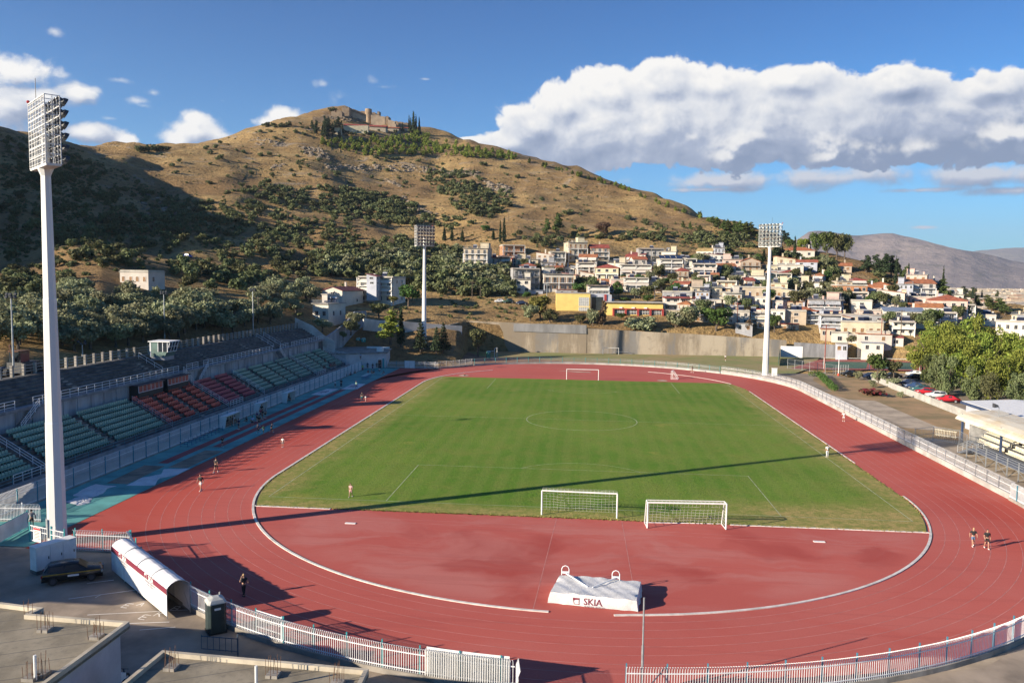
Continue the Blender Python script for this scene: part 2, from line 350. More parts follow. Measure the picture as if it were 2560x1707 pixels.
def T(px, py, d0=60, d1=1400):
    global TZ
    if TZ is None:
        TZ = np.empty((len(TA), len(TD)))
        for i, a in enumerate(TA):
            ks = smooth_interp(a, KAZ, KD); kz = smooth_interp(a, KAZ, KZ); x = CAM[0]+TD*math.sin(a); y = CAM[1]+TD*math.cos(a)
            w = np.clip((TD-ks[3])/150, 0, 1)*np.clip((ks[7]*1.25-TD)/200, 0, 1); TZ[i] = pchip(ks, kz, TD)+w*bumps(x, y)*.55
    d = ray(px, py); h = math.hypot(d[0], d[1]); sl_ = d[2]/h; a = math.atan2(d[0], d[1]); f = (a-TA[0])/(TA[1]-TA[0]); i = int(f); f -= i
    zr = TZ[i]*(1-f)+TZ[i+1]*f; e = CAM[2]+sl_*TD-zr; ok = np.nonzero((e <= 0) & (TD >= d0))[0]
    if len(ok) == 0: return None
    j = ok[0]; D = TD[j]
    if j > 0 and e[j-1] > 0: D = TD[j-1]+2.0*e[j-1]/(e[j-1]-e[j])
    return Vector((CAM[0]+D*d[0]/h, CAM[1]+D*d[1]/h, CAM[2]+sl_*D))
def dist(p): return math.hypot(p[0]-CAM[0], p[1]-CAM[1])
def build_terrain():
    azs = sorted(set([R(x) for x in np.arange(-180, -100, 8)]+[R(x) for x in np.arange(-100, -42, 1.2)]+[az_of(p) for p in range(-150, 2720, 11)]+[R(x) for x in np.arange(30, 181, 8)]))
    NS = [2, 3, 8, 16, 26, 30, 36, 8, 6, 4]; V = []; nr = sum(NS)+1
    for a in azs:
        ks = smooth_interp(a, KAZ, KD); kz = smooth_interp(a, KAZ, KZ)
        ds = np.concatenate([np.linspace(ks[i], ks[i+1], NS[i], endpoint=False) for i in range(len(NS))]+[[ks[-1]]])
        z = pchip(ks, kz, ds); x = CAM[0]+ds*math.sin(a); y = CAM[1]+ds*math.cos(a)
        w = np.clip((ds-ks[3])/150, 0, 1)*np.clip((ks[7]*1.25-ds)/200, 0, 1)
        z = z+w*bumps(x, y)*.55
        V.append(np.stack([x, y, z], 1))
    V = np.concatenate(V); F = []
    for i in range(len(azs)-1):
        for j in range(nr-1):
            a = i*nr+j; F.append((a, a+1, a+nr+1, a+nr))
    me = bpy.data.meshes.new('hillside'); me.from_pydata(V.tolist(), [], F); me.polygons.foreach_set('use_smooth', [True]*len(F))
    m, nt, bs = newmat('dry_hill_grass'); g = nt.n('ShaderNodeNewGeometry'); pos = g.outputs['Position']
    st = nt.v('MULTIPLY', pos, (1, 1, 3.2))
    big = nt.noise(pos, .012, 5.0, .6); mid = nt.noise(st, .06, 6.0, .62); fine = nt.noise(pos, .55, 5.0, .7)
    terr_l = nt.noise(nt.v('MULTIPLY', pos, (.25, .25, 2.4)), .16, 5.0, .65)
    col = nt.mix(nt.ss(mid, .32, .68), (.31,.205,.09), (.44,.31,.14))
    col = nt.mix(nt.m('MULTIPLY', nt.ss(big, .42, .62), .7), col, (.215,.135,.068))
    col = nt.mix(nt.m('MULTIPLY', nt.ss(terr_l, .52, .66), .55), col, (.20,.135,.075))
    col = nt.mix(nt.m('MULTIPLY', nt.ss(fine, .46, .66), .6), col, (.15,.098,.050))
    rock = nt.noise(st, .045, 8.0, .7, 1.0)
    sp = nt.n('ShaderNodeSeparateXYZ', None, {0: pos}).outputs[2]
    rk = nt.m('MULTIPLY', nt.ss(rock, .555, .64), nt.ss(sp, 45.0, 130.0, .25, 1.0))
    col = nt.mix(nt.m('MULTIPLY', rk, .85), col, nt.mix(fine, (.21,.18,.145), (.40,.34,.27)))
    scrub = nt.noise(pos, .30, 6.0, .72)
    col = nt.mix(nt.m('MULTIPLY', nt.ss(scrub, .56, .66), .8), col, (.070,.062,.030))
    far = nt.n('ShaderNodeVectorMath', {'operation': 'DISTANCE'}, {0: pos, 1: tuple(CAM)}).outputs['Value']
    plain = nt.mix(nt.ss(nt.noise(pos, .004, 5.0, .6), .4, .6), (.06,.10,.035), (.17,.14,.07))
    col = nt.mix(nt.ss(far, 1300.0, 1900.0), col, plain)
    nt.L.new(col, bs.inputs['Base Color']); bs.inputs['Roughness'].default_value = .95; bs.inputs['Specular IOR Level'].default_value = .1
    b = nt.n('ShaderNodeBump', None, {'Strength': 1.0, 'Distance': 2.6, 'Height': nt.m('ADD', nt.m('ADD', rock, mid), nt.m('MULTIPLY', fine, .6))}); nt.L.new(b.outputs[0], bs.inputs['Normal'])
    me.materials.append(m); o = link('terrain', me); prop(o, 'dry golden grass hillside and valley ground around the stadium', kind='structure')
build_terrain()
# far mountains across the plain
def mountains(name, label, D, tops, foot, c1, c2):
    V = []; F = []; n = 9; rr = np.random.RandomState(int(D) % 97)
    xs = np.arange(tops[0][0], tops[-1][0]+1, 14); ys = np.interp(xs, [t[0] for t in tops], [t[1] for t in tops])
    ys = ys+np.convolve(rr.normal(0, 2.6, len(xs)+6), np.ones(7)/7, 'valid')
    for i, (x, y) in enumerate(zip(xs, ys)):
        ridge = RD(x, y, D*(1+.02*math.sin(i*.23))); base = RD(x, y, D*.80); base.z = foot
        back = RD(x, y, D*1.3); back.z = foot
        gul = rr.normal(0, .02)
        for k in range(n):
            t = k/(n-1); p = base.lerp(ridge, t); p.z = foot+(ridge.z-foot)*(t**1.25)*(1+.06*math.sin(i*.55+k*1.1)*(1-t)+gul*(1-t)*2); V.append(p)
        V.append(back)
    for i in range(len(xs)-1):
        for k in range(n): F.append((i*(n+1)+k, (i+1)*(n+1)+k, (i+1)*(n+1)+k+1, i*(n+1)+k+1))
    me = bpy.data.meshes.new(name); me.from_pydata(V, [], F); me.polygons.foreach_set('use_smooth', [True]*len(F))
    m, nt, bs = newmat(name+'_rock'); pos = nt.n('ShaderNodeNewGeometry').outputs['Position']
    col = nt.mix(nt.ss(nt.noise(pos, .0016, 8.0, .68), .36, .64), c1, c2)
    col = nt.mix(nt.m('MULTIPLY', nt.ss(nt.noise(nt.v('MULTIPLY', pos, (1, 1, 3)), .006, 6.0, .7), .52, .66), .6), col, (.09,.085,.06))
    nt.L.new(col, bs.inputs['Base Color']); bs.inputs['Roughness'].default_value = .95
    b = nt.n('ShaderNodeBump', None, {'Strength': 1.0, 'Distance': 60.0, 'Height': nt.noise(pos, .0024, 8.0, .65)}); nt.L.new(b.outputs[0], bs.inputs['Normal'])
    me.materials.append(m); prop(link(name, me), label, kind='structure')
k = 1.0885
mountains('mountains', 'bare stony mountain ridge beyond the valley plain', 7000, [(1700,630),(1830*k,550*k),(1860*k,530*k),(1905*k,533*k),(1960*k,541*k),(2050*k,537*k),(2110*k,548*k),(2180*k,566*k),(2250*k,580*k),(2330*k,600*k),(2420*k,618*k),(2700,690)], -30, (.19,.155,.145), (.285,.23,.205))
mountains('mountains', 'distant blue mountain ridge at the edge of the sky', 15000, [(2050*k,600*k),(2180*k,590*k),(2240*k,578*k),(2310*k,571*k),(2360*k,570*k),(2480*k,578*k),(3100,640)], -30, (.17,.15,.13), (.22,.19,.17))
# ------------------------------------------------------------------ stadium ground
def sheet(name, pts, z, m, label=None, kind='structure'):
    b = MB(); b.poly(*[(p[0], p[1], z) for p in pts]); o = b.build(name, m); prop(o, label, kind=kind); return o
def arcpts(cx, cy, r, a0, a1, n): return [(cx+r*math.cos(R(a0+(a1-a0)*i/n)), cy+r*math.sin(R(a0+(a1-a0)*i/n))) for i in range(n+1)]
def stadium(r, n=48): return arcpts(0, 42, r, 0, 180, n)+arcpts(0, -42, r, 180, 360, n)
def ring(name, outer, inner, z, m, label):
    b = MB(); n = len(outer)
    for i in range(n):
        j = (i+1) % n; b.add([(*outer[i], z), (*outer[j], z), (*inner[j], z), (*inner[i], z)], [(0, 1, 2, 3)])
    return prop(b.build(name, m), label, kind='structure')
def ground_mats():
    # track
    m, nt, bs = newmat('red_track'); pos = nt.n('ShaderNodeNewGeometry').outputs['Position']; sp = nt.n('ShaderNodeSeparateXYZ', None, {0: pos})
    w = nt.v('ADD', pos, nt.v('MULTIPLY', nt.v('SUBTRACT', nt.n('ShaderNodeTexNoise', None, {'Vector': pos, 'Scale': .12, 'Detail': 4.0}).outputs[1], (.5, .5, .5)), (9, 9, 0)))
    streak = nt.noise(nt.v('MULTIPLY', w, (.35, 1.0, 1)), .16, 6.0, .6, .6); soft = nt.noise(pos, .035, 3.0, .5)
    ax = nt.m('ABSOLUTE', sp.outputs[0]); yy = sp.outputs[1]
    dz = nt.v('LENGTH', nt.v('MULTIPLY', pos, (1, 1, 0)), out='v')
    q = nt.v('LENGTH', nt.v('MULTIPLY', nt.v('SUBTRACT', pos, nt.xyz(0.0, -42.0, 0.0)), (1, 1, 0)), out='v')
    dzone = nt.m('MULTIPLY', nt.ss(q, 33.0, 36.0, 1, 0), nt.ss(yy, -60.0, -52.0, 1, 0))
    base = nt.mix(nt.ss(soft, .35, .65), (.42,.064,.042), (.50,.094,.064))
    lanes = nt.ss(nt.m('ADD', ax, nt.m('MULTIPLY', nt.m('SUBTRACT', streak, .5), 9.0)), 34.0, 42.0, 1, 0)
    base = nt.mix(nt.m('MULTIPLY', lanes, .45), base, (.47,.14,.12))
    pale = nt.ss(streak, .44, .62); base = nt.mix(nt.m('MULTIPLY', nt.m('MULTIPLY', pale, nt.m('ADD', nt.m('MULTIPLY', dzone, .42), .15)), .85), base, (.50,.215,.185))
    dark = nt.ss(nt.noise(w, .085, 4.0, .5), .53, .64); base = nt.mix(nt.m('MULTIPLY', nt.m('MULTIPLY', dark, dzone), .5), base, (.31,.036,.026))
    seam = nt.noise(nt.v('MULTIPLY', pos, (.05, 1.2, 1)), 1.0, 2.0); base = nt.mix(nt.m('MULTIPLY', nt.ss(seam, .6, .62), .10), base, (.2,.03,.03))
    fine = nt.noise(pos, 9.0, 3.0, .7); base = nt.mix(nt.m('MULTIPLY', nt.ss(fine, .35, .7), .18), base, (.19,.03,.028))
    dust = nt.noise(nt.v('MULTIPLY', w, (.6, 1, 1)), .5, 8.0, .7); base = nt.mix(nt.m('MULTIPLY', nt.m('MULTIPLY', nt.ss(dust, .62, .75), dzone), .5), base, (.45,.27,.22))
    nt.L.new(base, bs.inputs['Base Color']); bs.inputs['Roughness'].default_value = .82; bs.inputs['Specular IOR Level'].default_value = .25
    b = nt.n('ShaderNodeBump', None, {'Strength': .25, 'Distance': .02, 'Height': fine}); nt.L.new(b.outputs[0], bs.inputs['Normal']); X['track'] = m
    # grass
    m, nt, bs = newmat('pitch_grass'); pos = nt.n('ShaderNodeNewGeometry').outputs['Position']; sp = nt.n('ShaderNodeSeparateXYZ', None, {0: pos})
    n0 = nt.noise(pos, .05, 5.0, .6); n1 = nt.noise(nt.v('MULTIPLY', pos, (1, .8, 1)), .30, 5.0, .65); n2 = nt.noise(pos, 2.6, 4.0, .75)
    col = nt.mix(nt.ss(n0, .36, .64), (.100,.205,.022), (.165,.25,.038))
    col = nt.mix(nt.m('MULTIPLY', nt.ss(n1, .40, .70), .55), col, (.19,.21,.045))
    mow = nt.m('SINE', nt.m('MULTIPLY', nt.m('ADD', sp.outputs[0], nt.m('MULTIPLY', nt.m('SUBTRACT', n1, .5), 2.0)), 2*math.pi/2.4))
    col = nt.mix(nt.m('MULTIPLY', nt.ss(mow, -.6, .6), .34), col, (.20,.25,.055))
    ax = nt.m('ABSOLUTE', sp.outputs[0]); wob = nt.m('MULTIPLY', nt.m('SUBTRACT', nt.noise(pos, .14, 5.0, .65), .5), 9.0)
    edge = nt.ss(nt.m('ADD', ax, wob), 29.2, 34.6); 
    endm = nt.m('MULTIPLY', nt.ss(nt.m('ADD', sp.outputs[1], wob), -43.5, -51.0), nt.ss(nt.m('ADD', sp.outputs[0], wob), 9.0, 22.0))
    endl = nt.m('MULTIPLY', nt.ss(nt.m('ADD', sp.outputs[1], nt.m('MULTIPLY', wob, .4)), -51.0, -54.2), .75)
    tanm = nt.m('MAXIMUM', nt.m('MULTIPLY', edge, .85), nt.m('MAXIMUM', endm, endl))
    col = nt.mix(nt.m('MULTIPLY', tanm, .93), col, nt.mix(nt.ss(nt.noise(pos, .8, 5.0, .7), .38, .62), (.44,.32,.13), (.25,.245,.07)))
    spot = nt.ss(nt.noise(pos, .11, 6.0, .6), .62, .72); col = nt.mix(nt.m('MULTIPLY', spot, .6), col, (.30,.28,.065))
    col = nt.mix(nt.m('MULTIPLY', nt.ss(n2, .35, .75), .42), col, (.055,.095,.014))
    nt.L.new(col, bs.inputs['Base Color']); bs.inputs['Roughness'].default_value = .9; bs.inputs['Specular IOR Level'].default_value = .1
    b = nt.n('ShaderNodeBump', None, {'Strength': .8, 'Distance': .12, 'Height': nt.noise(pos, 2.6, 6.0, .8)}); nt.L.new(b.outputs[0], bs.inputs['Normal']); X['grass'] = m
    # practice field grass, dirt, asphalt
    m, nt, bs = newmat('dry_field_grass'); pos = nt.n('ShaderNodeNewGeometry').outputs['Position']
    col = nt.mix(nt.ss(nt.noise(pos, .06, 5.0, .65), .36, .62), (.30,.23,.105), (.19,.215,.06)); col = nt.mix(nt.m('MULTIPLY', nt.ss(nt.noise(pos, .7, 5.0, .7), .4, .7), .4), col, (.17,.115,.06))
    nt.L.new(col, bs.inputs['Base Color']); bs.inputs['Roughness'].default_value = .95; X['field'] = m
    X['dirt'] = mat('brown_dirt', (.27,.16,.09), .95, .25, .25, stain=.35, bump=.5); X['garden'] = mat('dry_garden_soil', (.31,.195,.10), .95, .22, .18, c2=(.20,.155,.07), stain=.3, bump=.5)
    X['asphalt'] = mat('worn_asphalt', (.31,.25,.19), .9, .2, .22, stain=.35, bump=.3); X['apron'] = mat('concrete_apron', (.43,.35,.26), .9, .15, .3, stain=.3)
    X['tealfloor'] = mat('teal_runway', (.10,.33,.31), .8, .15, .3, stain=.3); X['darkred'] = mat('runway_red', (.30,.05,.05), .8, .15, .3); X['sand'] = mat('sand', (.25,.20,.145), .95, .2, .5)
    X['line'] = mat('line_paint', (.66,.63,.58), .7, .1, 1.2, stain=.35); X['lane'] = mat('lane_paint', (.50,.20,.17), .75, .15, .9, stain=.6); X['gline'] = mat('chalk_line', (.40,.45,.27), .8, .2, .9, stain=.4)
    X['court'] = mat('court_green', (.06,.13,.085), .8, .12, .4); X['courtred'] = mat('court_red', (.33,.09,.07), .8, .12, .4); X['roadm'] = mat('old_road', (.27,.215,.155), .95, .15, .2, stain=.2)
ground_mats()
sheet('ground', [(-66.2,-100),(50,-100),(50,-60),(66,-60),(66,20),(60,70),(47,90),(20,98),(-30,97),(-52,90),(-66.2,80)], -.05, X['apron'], 'pale concrete apron around the running track')
sheet('car_park', [(-66,-69.9),(-37.4,-69.95),(-29,-77),(-20,-83.8),(-8,-88),(3,-88.2),(25,-82.5),(50,-60),(50,-130),(-66,-130)], -.03, X['asphalt'], 'worn asphalt yard outside the track fence')
sheet('grass_field', [(-40,97),(-10,97.2),(20,91),(40,76),(50,70),(62,92),(74,125),(-38,122),(-44,110)], -.02, X['field'], 'patchy dry practice field below the retaining wall')
sheet('dirt_ground', [(-66,80),(-52,70),(-37,70.5),(-22,87),(-5,95),(-14,101),(-30,104),(-38.3,122),(-66,104)], -.015, X['dirt'], 'bare brown dirt behind the far gate')
sheet('garden_ground', [(50,52),(56,20),(50,-5),(66,-12),(68.4,45),(70,70),(56,76),(49,66)], -.02, X['garden'], 'dry garden soil beside the track fence')
sheet('concrete_path', [(52.1,33.2),(58.4,32),(58.3,1),(55.5,.2),(52.2,2)], 0, X['apron'], 'pale concrete path strip beside the garden')
sheet('footpath', [(50,66),(47,69),(44,76),(62,79),(66,72),(57,70),(55,64),(53.6,44),(52,44)], -.005, X['roadm'], 'light dirt footpath round the hedge')
sheet('car_park', [(67.2,84),(69.5,45),(67.6,10),(100,10),(100,84)], -.012, X['roadm'], 'dusty car park behind the low white wall')
sheet('tennis_court', [(56,90),(66,90),(92,91),(106,124),(72,118)], -.008, X['courtred'], 'red outdoor tennis court surround')
for q in ([(66,93.5),(77.5,94),(84.5,113),(71,112)], [(80,94),(90.5,94.5),(99,114.5),(88,113.5)]): sheet('tennis_court', q, 0.0, X['court'], 'green tennis court floor')
def dshape(sgn):
    return [(35.6, sgn*42)]+arcpts(0, 42*sgn, 35.6, 0, 180*sgn, 40)[1:]
b = MB()
outer = stadium(46.8); inner = stadium(35.4)
n = len(outer)
for i in range(n):
    j = (i+1) % n; b.add([(*outer[i], 0), (*outer[j], 0), (*inner[j], 0), (*inner[i], 0)], [(0, 1, 2, 3)])
YN, YF = -55.1, 53.6          # short edges of the grass
def dz(y0, sgn):
    h = math.sqrt(35.4**2-(abs(y0)-42)**2); a0 = math.degrees(math.atan2((y0-sgn*42), h)); pts = arcpts(0, sgn*42, 35.4, a0, sgn*180-a0, 40)
    return pts
b.poly(*[(*p, 0) for p in dz(YN, -1)]); b.poly(*[(*p, 0) for p in dz(YF, 1)])
b.poly(*[(x, y, 0) for x, y in ((-46.8,68.9),(-46.8,42),(-45,50),(-40,62),(-36.4,70))])
b.poly(*[(x, y, 0) for x, y in [(-46.85,-69.9),(-37.4,-69.95)]+[p for p in arcpts(0, -42, 46.8, 217.5, 180, 10)]])
prop(b.build('running_track', X['track']), 'red synthetic running track with faded lanes and end zones', kind='structure')
ga = dz(YN, -1); gb = dz(YF, 1)
h1 = math.sqrt(35.4**2-(abs(YN)-42)**2); h2 = math.sqrt(35.4**2-(YF-42)**2)
a1 = math.degrees(math.atan2(YN+42, h1)); a2 = math.degrees(math.atan2(YF-42, h2))
gp = arcpts(0, -42, 35.25, a1, 0, 8)+arcpts(0, 42, 35.25, 0, a2, 8)+arcpts(0, 42, 35.25, 180-a2, 180, 8)+arcpts(0, -42, 35.25, 180, 180-a1, 8)
b = MB(); b.poly(*[(*p, .03) for p in gp]); b.loft([[(*p, -.02) for p in gp], [(*p, .03) for p in gp]], cap=False)
prop(b.build('football_pitch', X['grass']), 'mown green football pitch with browned edges', kind='structure')
# ragged grass border that hangs over the track edge
def tuft_edge():
    rnd = random.Random(3); b = MB(); segs = []
    for i in range(900):
        x = rnd.uniform(-32.7, 32.7); y = YN-.05+rnd.uniform(-.18, .12); z = .03
        segs.append((x, y))
    for i in range(700):
        t = rnd.uniform(0, 1); sx = rnd.choice((-1, 1)); y = -50+t*95; segs.append((sx*35.27+rnd.uniform(-.12, .12), y) if abs(y) < 42 else (sx*(math.sqrt(max(0, 35.3**2-(abs(y)-42)**2))+rnd.uniform(-.1, .12)), y))
    for x, y in segs:
        for _ in range(3):
            a = rnd.uniform(0, 6.28); l = rnd.uniform(.06, .16); w = .05; dx, dy = math.cos(a), math.sin(a)
            b.add([(x-dy*w, y+dx*w, .0), (x+dy*w, y-dx*w, .0), (x+dx*l*.6, y+dy*l*.6, .03+l)], [(0, 1, 2)])
    prop(b.build('grass', X['grass']), 'ragged grass fringe along the pitch edge', kind='stuff')
tuft_edge()
# ------------------------------------------------------------------ kerb and lines
def band(b, pts, w, z, closed=False, h=0.0):
    n = len(pts); L = []; Rr = []
    for i in range(n):
        p = Vector(pts[i]); a = Vector(pts[i-1] if (i > 0 or closed) else pts[i]); c = Vector(pts[(i+1) % n] if (i < n-1 or closed) else pts[i])
        d = (c-a).normalized(); q = Vector((-d.y, d.x))*w/2; L.append(p+q); Rr.append(p-q)
    m = n if closed else n-1
    for i in range(m):
        j = (i+1) % n
        if h:
            b.add([(*L[i], z),(*Rr[i], z),(*Rr[j], z),(*L[j], z),(*L[i], z+h),(*Rr[i], z+h),(*Rr[j], z+h),(*L[j], z+h)], [(4,5,6,7),(0,4,7,3),(1,2,6,5),(0,1,5,4),(3,7,6,2)])
        else: b.add([(*L[i], z), (*Rr[i], z), (*Rr[j], z), (*L[j], z)], [(0, 1, 2, 3)])
kb = MB()
band(kb, [(2.6,-77.6)]+[p for p in arcpts(0, -42, 35.6, -84, -22, 30)], .23, 0, h=.06)
band(kb, arcpts(0, -42, 35.6, 180, 266.8, 40), .23, 0, h=.06); band(kb, [(-35.6, -42+i*2.8) for i in range(31)], .26, 0, h=.05); band(kb, [(35.6, -26+i*2.4) for i in range(29)], .14, 0, h=.05)
band(kb, arcpts(0, 42, 35.6, 180, 130, 16), .3, 0, h=.05); band(kb, arcpts(0, 42, 35.6, 18, 62, 16), .18, 0, h=.05); band(kb, arcpts(0, -42, 35.6, -22, 0, 9), .16, 0, h=.05)
band(kb, [(-32.9, YN-.1), (-25, YN-.12)], .28, 0, h=.06); band(kb, [(14.5, YN-.12), (32.9, YN-.1)], .24, 0, h=.06)
prop(kb.build('kerb', X['line']), 'white raised kerb along the inner lane', kind='structure')
lb = MB()
for i in range(1, 9):
    band(lb, stadium(35.6+1.2*i, 60), .055, .004, True)
for x in (-2.2, 4.15): band(lb, [(x-(x+2.2)*.0, YN-.3), (x+(-.9 if x < 0 else .15), -77.3)], .06, .004)
for y in (-57.9, -58.9):
    band(lb, [(-30,y+.4),(.6,y)], .05, .004); band(lb, [(4.3,y-.1),(28,y-1.1)], .05, .004)
band(lb, [(33,-57.4),(46,-55.6)], .06, .004); band(lb, [(-37.9,-57.2),(-36.4,-56.9)], .06, .004)
prop(lb.build('lane_lines', X['lane']), 'thin faded lane lines on the red track', kind='structure')
pl = MB(); PW, PL2 = 32.8, 51.73; z = .036; w = .085
for x in (-PW, PW): band(pl, [(x, -PL2), (x, 52.3)], w, z)
for y in (-PL2, 0, ): band(pl, [(-PW, y), (PW, y)], .07 if y == 0 else .08, z)
for s in (-1, 1):
    for x in (-20.16, 20.16): band(pl, [(x, s*PL2), (x, s*(PL2-16.5))], w, z)
    band(pl, [(-20.16, s*(PL2-16.5)), (20.16, s*(PL2-16.5))], .07 if s < 0 else .04, z)
    band(pl, [(9.15*math.cos(t), s*(PL2-11)-s*9.15*math.sin(t)) for t in [R(37+106*i/24) for i in range(25)]], .07, z)
band(pl, [(9.15*math.cos(t), 9.15*math.sin(t)) for t in [2*math.pi*i/72 for i in range(72)]], .11, z, True)
prop(pl.build('pitch_lines', X['gline']), 'white line markings on the football pitch', kind='structure')
# teal run-up strip on the left, red runways, sand pits
sheet('runway_surface', [(-46.9,-69.5),(-46.9,68.6),(-55.1,68.6),(-55.1,-70)], .006, X['tealfloor'], 'teal rubber strip between track and stand')
for x0, x1, y0, y1 in ((-52.2,-50.9,-39,19), (-50.0,-48.8,-29,29)): sheet('runway_surface', [(x0,y0),(x1,y0),(x1+.05,y1),(x0+.05,y1)], .011, X['darkred'], 'dark red jumping runway on the teal strip')
for q in ([(-52.7,-48.9),(-53.2,-40.3),(-50.5,-40.4),(-50.2,-49)], [(-49.8,-41),(-49.9,-31.2),(-47.4,-31.2),(-47.4,-41)]): sheet('sand_pit', q, .012, X['sand'], 'flat grey brown sand pit beside the runway')
for (x, y, r) in ((-28.4, 56.8, 1.25), (18.6, 56.2, 1.2)):
    sheet('throwing_circle', [(x+r*math.cos(t), y+r*math.sin(t)) for t in [2*math.pi*i/28 for i in range(28)]], .012, X['apron'], 'pale round throwing circle on the far end zone')
sheet('throwing_circle', [(-6.5,71.5),(2,70.6),(2,69.2),(-1.5,69.2)], .012, X['apron'], 'pale wedge shaped patch behind the far goal')
# parking paint and letters
pk = MB()
for a, c in (((-33.5,-81.8),(-24.9,-79.6)), ((-31.2,-83.0),(-27.4,-82.2)), ((-36.5,-79.4),(-31.5,-76.6)), ((-37.0,-76.5),(-35.4,-75.6)),((-28.7,-83.6),(-26.6,-82.9))): band(pk, [a, c], .1, -.024)
def glyph(b, ch, x, y, s, ang, z):
    S = {'E': [[(0,0),(0,1)],[(0,0),(.7,0)],[(0,.5),(.55,.5)],[(0,1),(.7,1)]], 'I': [[(0,0),(0,1)]], 'K': [[(0,0),(0,1)],[(0,.45),(.7,1)],[(.2,.6),(.7,0)]], 'A': [[(0,0),(.35,1)],[(.35,1),(.7,0)],[(.15,.4),(.55,.4)]], 'B': [[(0,0),(0,1)],[(0,0),(.55,.05)],[(.55,.05),(.6,.42)],[(.6,.42),(0,.52)],[(0,1),(.5,.97)],[(.5,.97),(.5,.6)]]}
    c, sn = math.cos(ang), math.sin(ang)
    for st in S[ch]: band(b, [(x+(p[0]*c-p[1]*sn)*s, y+(p[0]*sn+p[1]*c)*s) for p in st], .09, z)
for ch, px, py, s in (('I',238,1492,.55),('E',302,1516,.7),('A',340,1512,.6),('E',345,1545,.7),('K',383,1538,.7),('B',425,1523,.7)):
    p = G(px, py); glyph(pk, ch, p.x, p.y, s, -.15, -.024)
prop(pk.build('parking_lines', X['line']), 'faded white parking lines and letters on the asphalt', kind='structure')
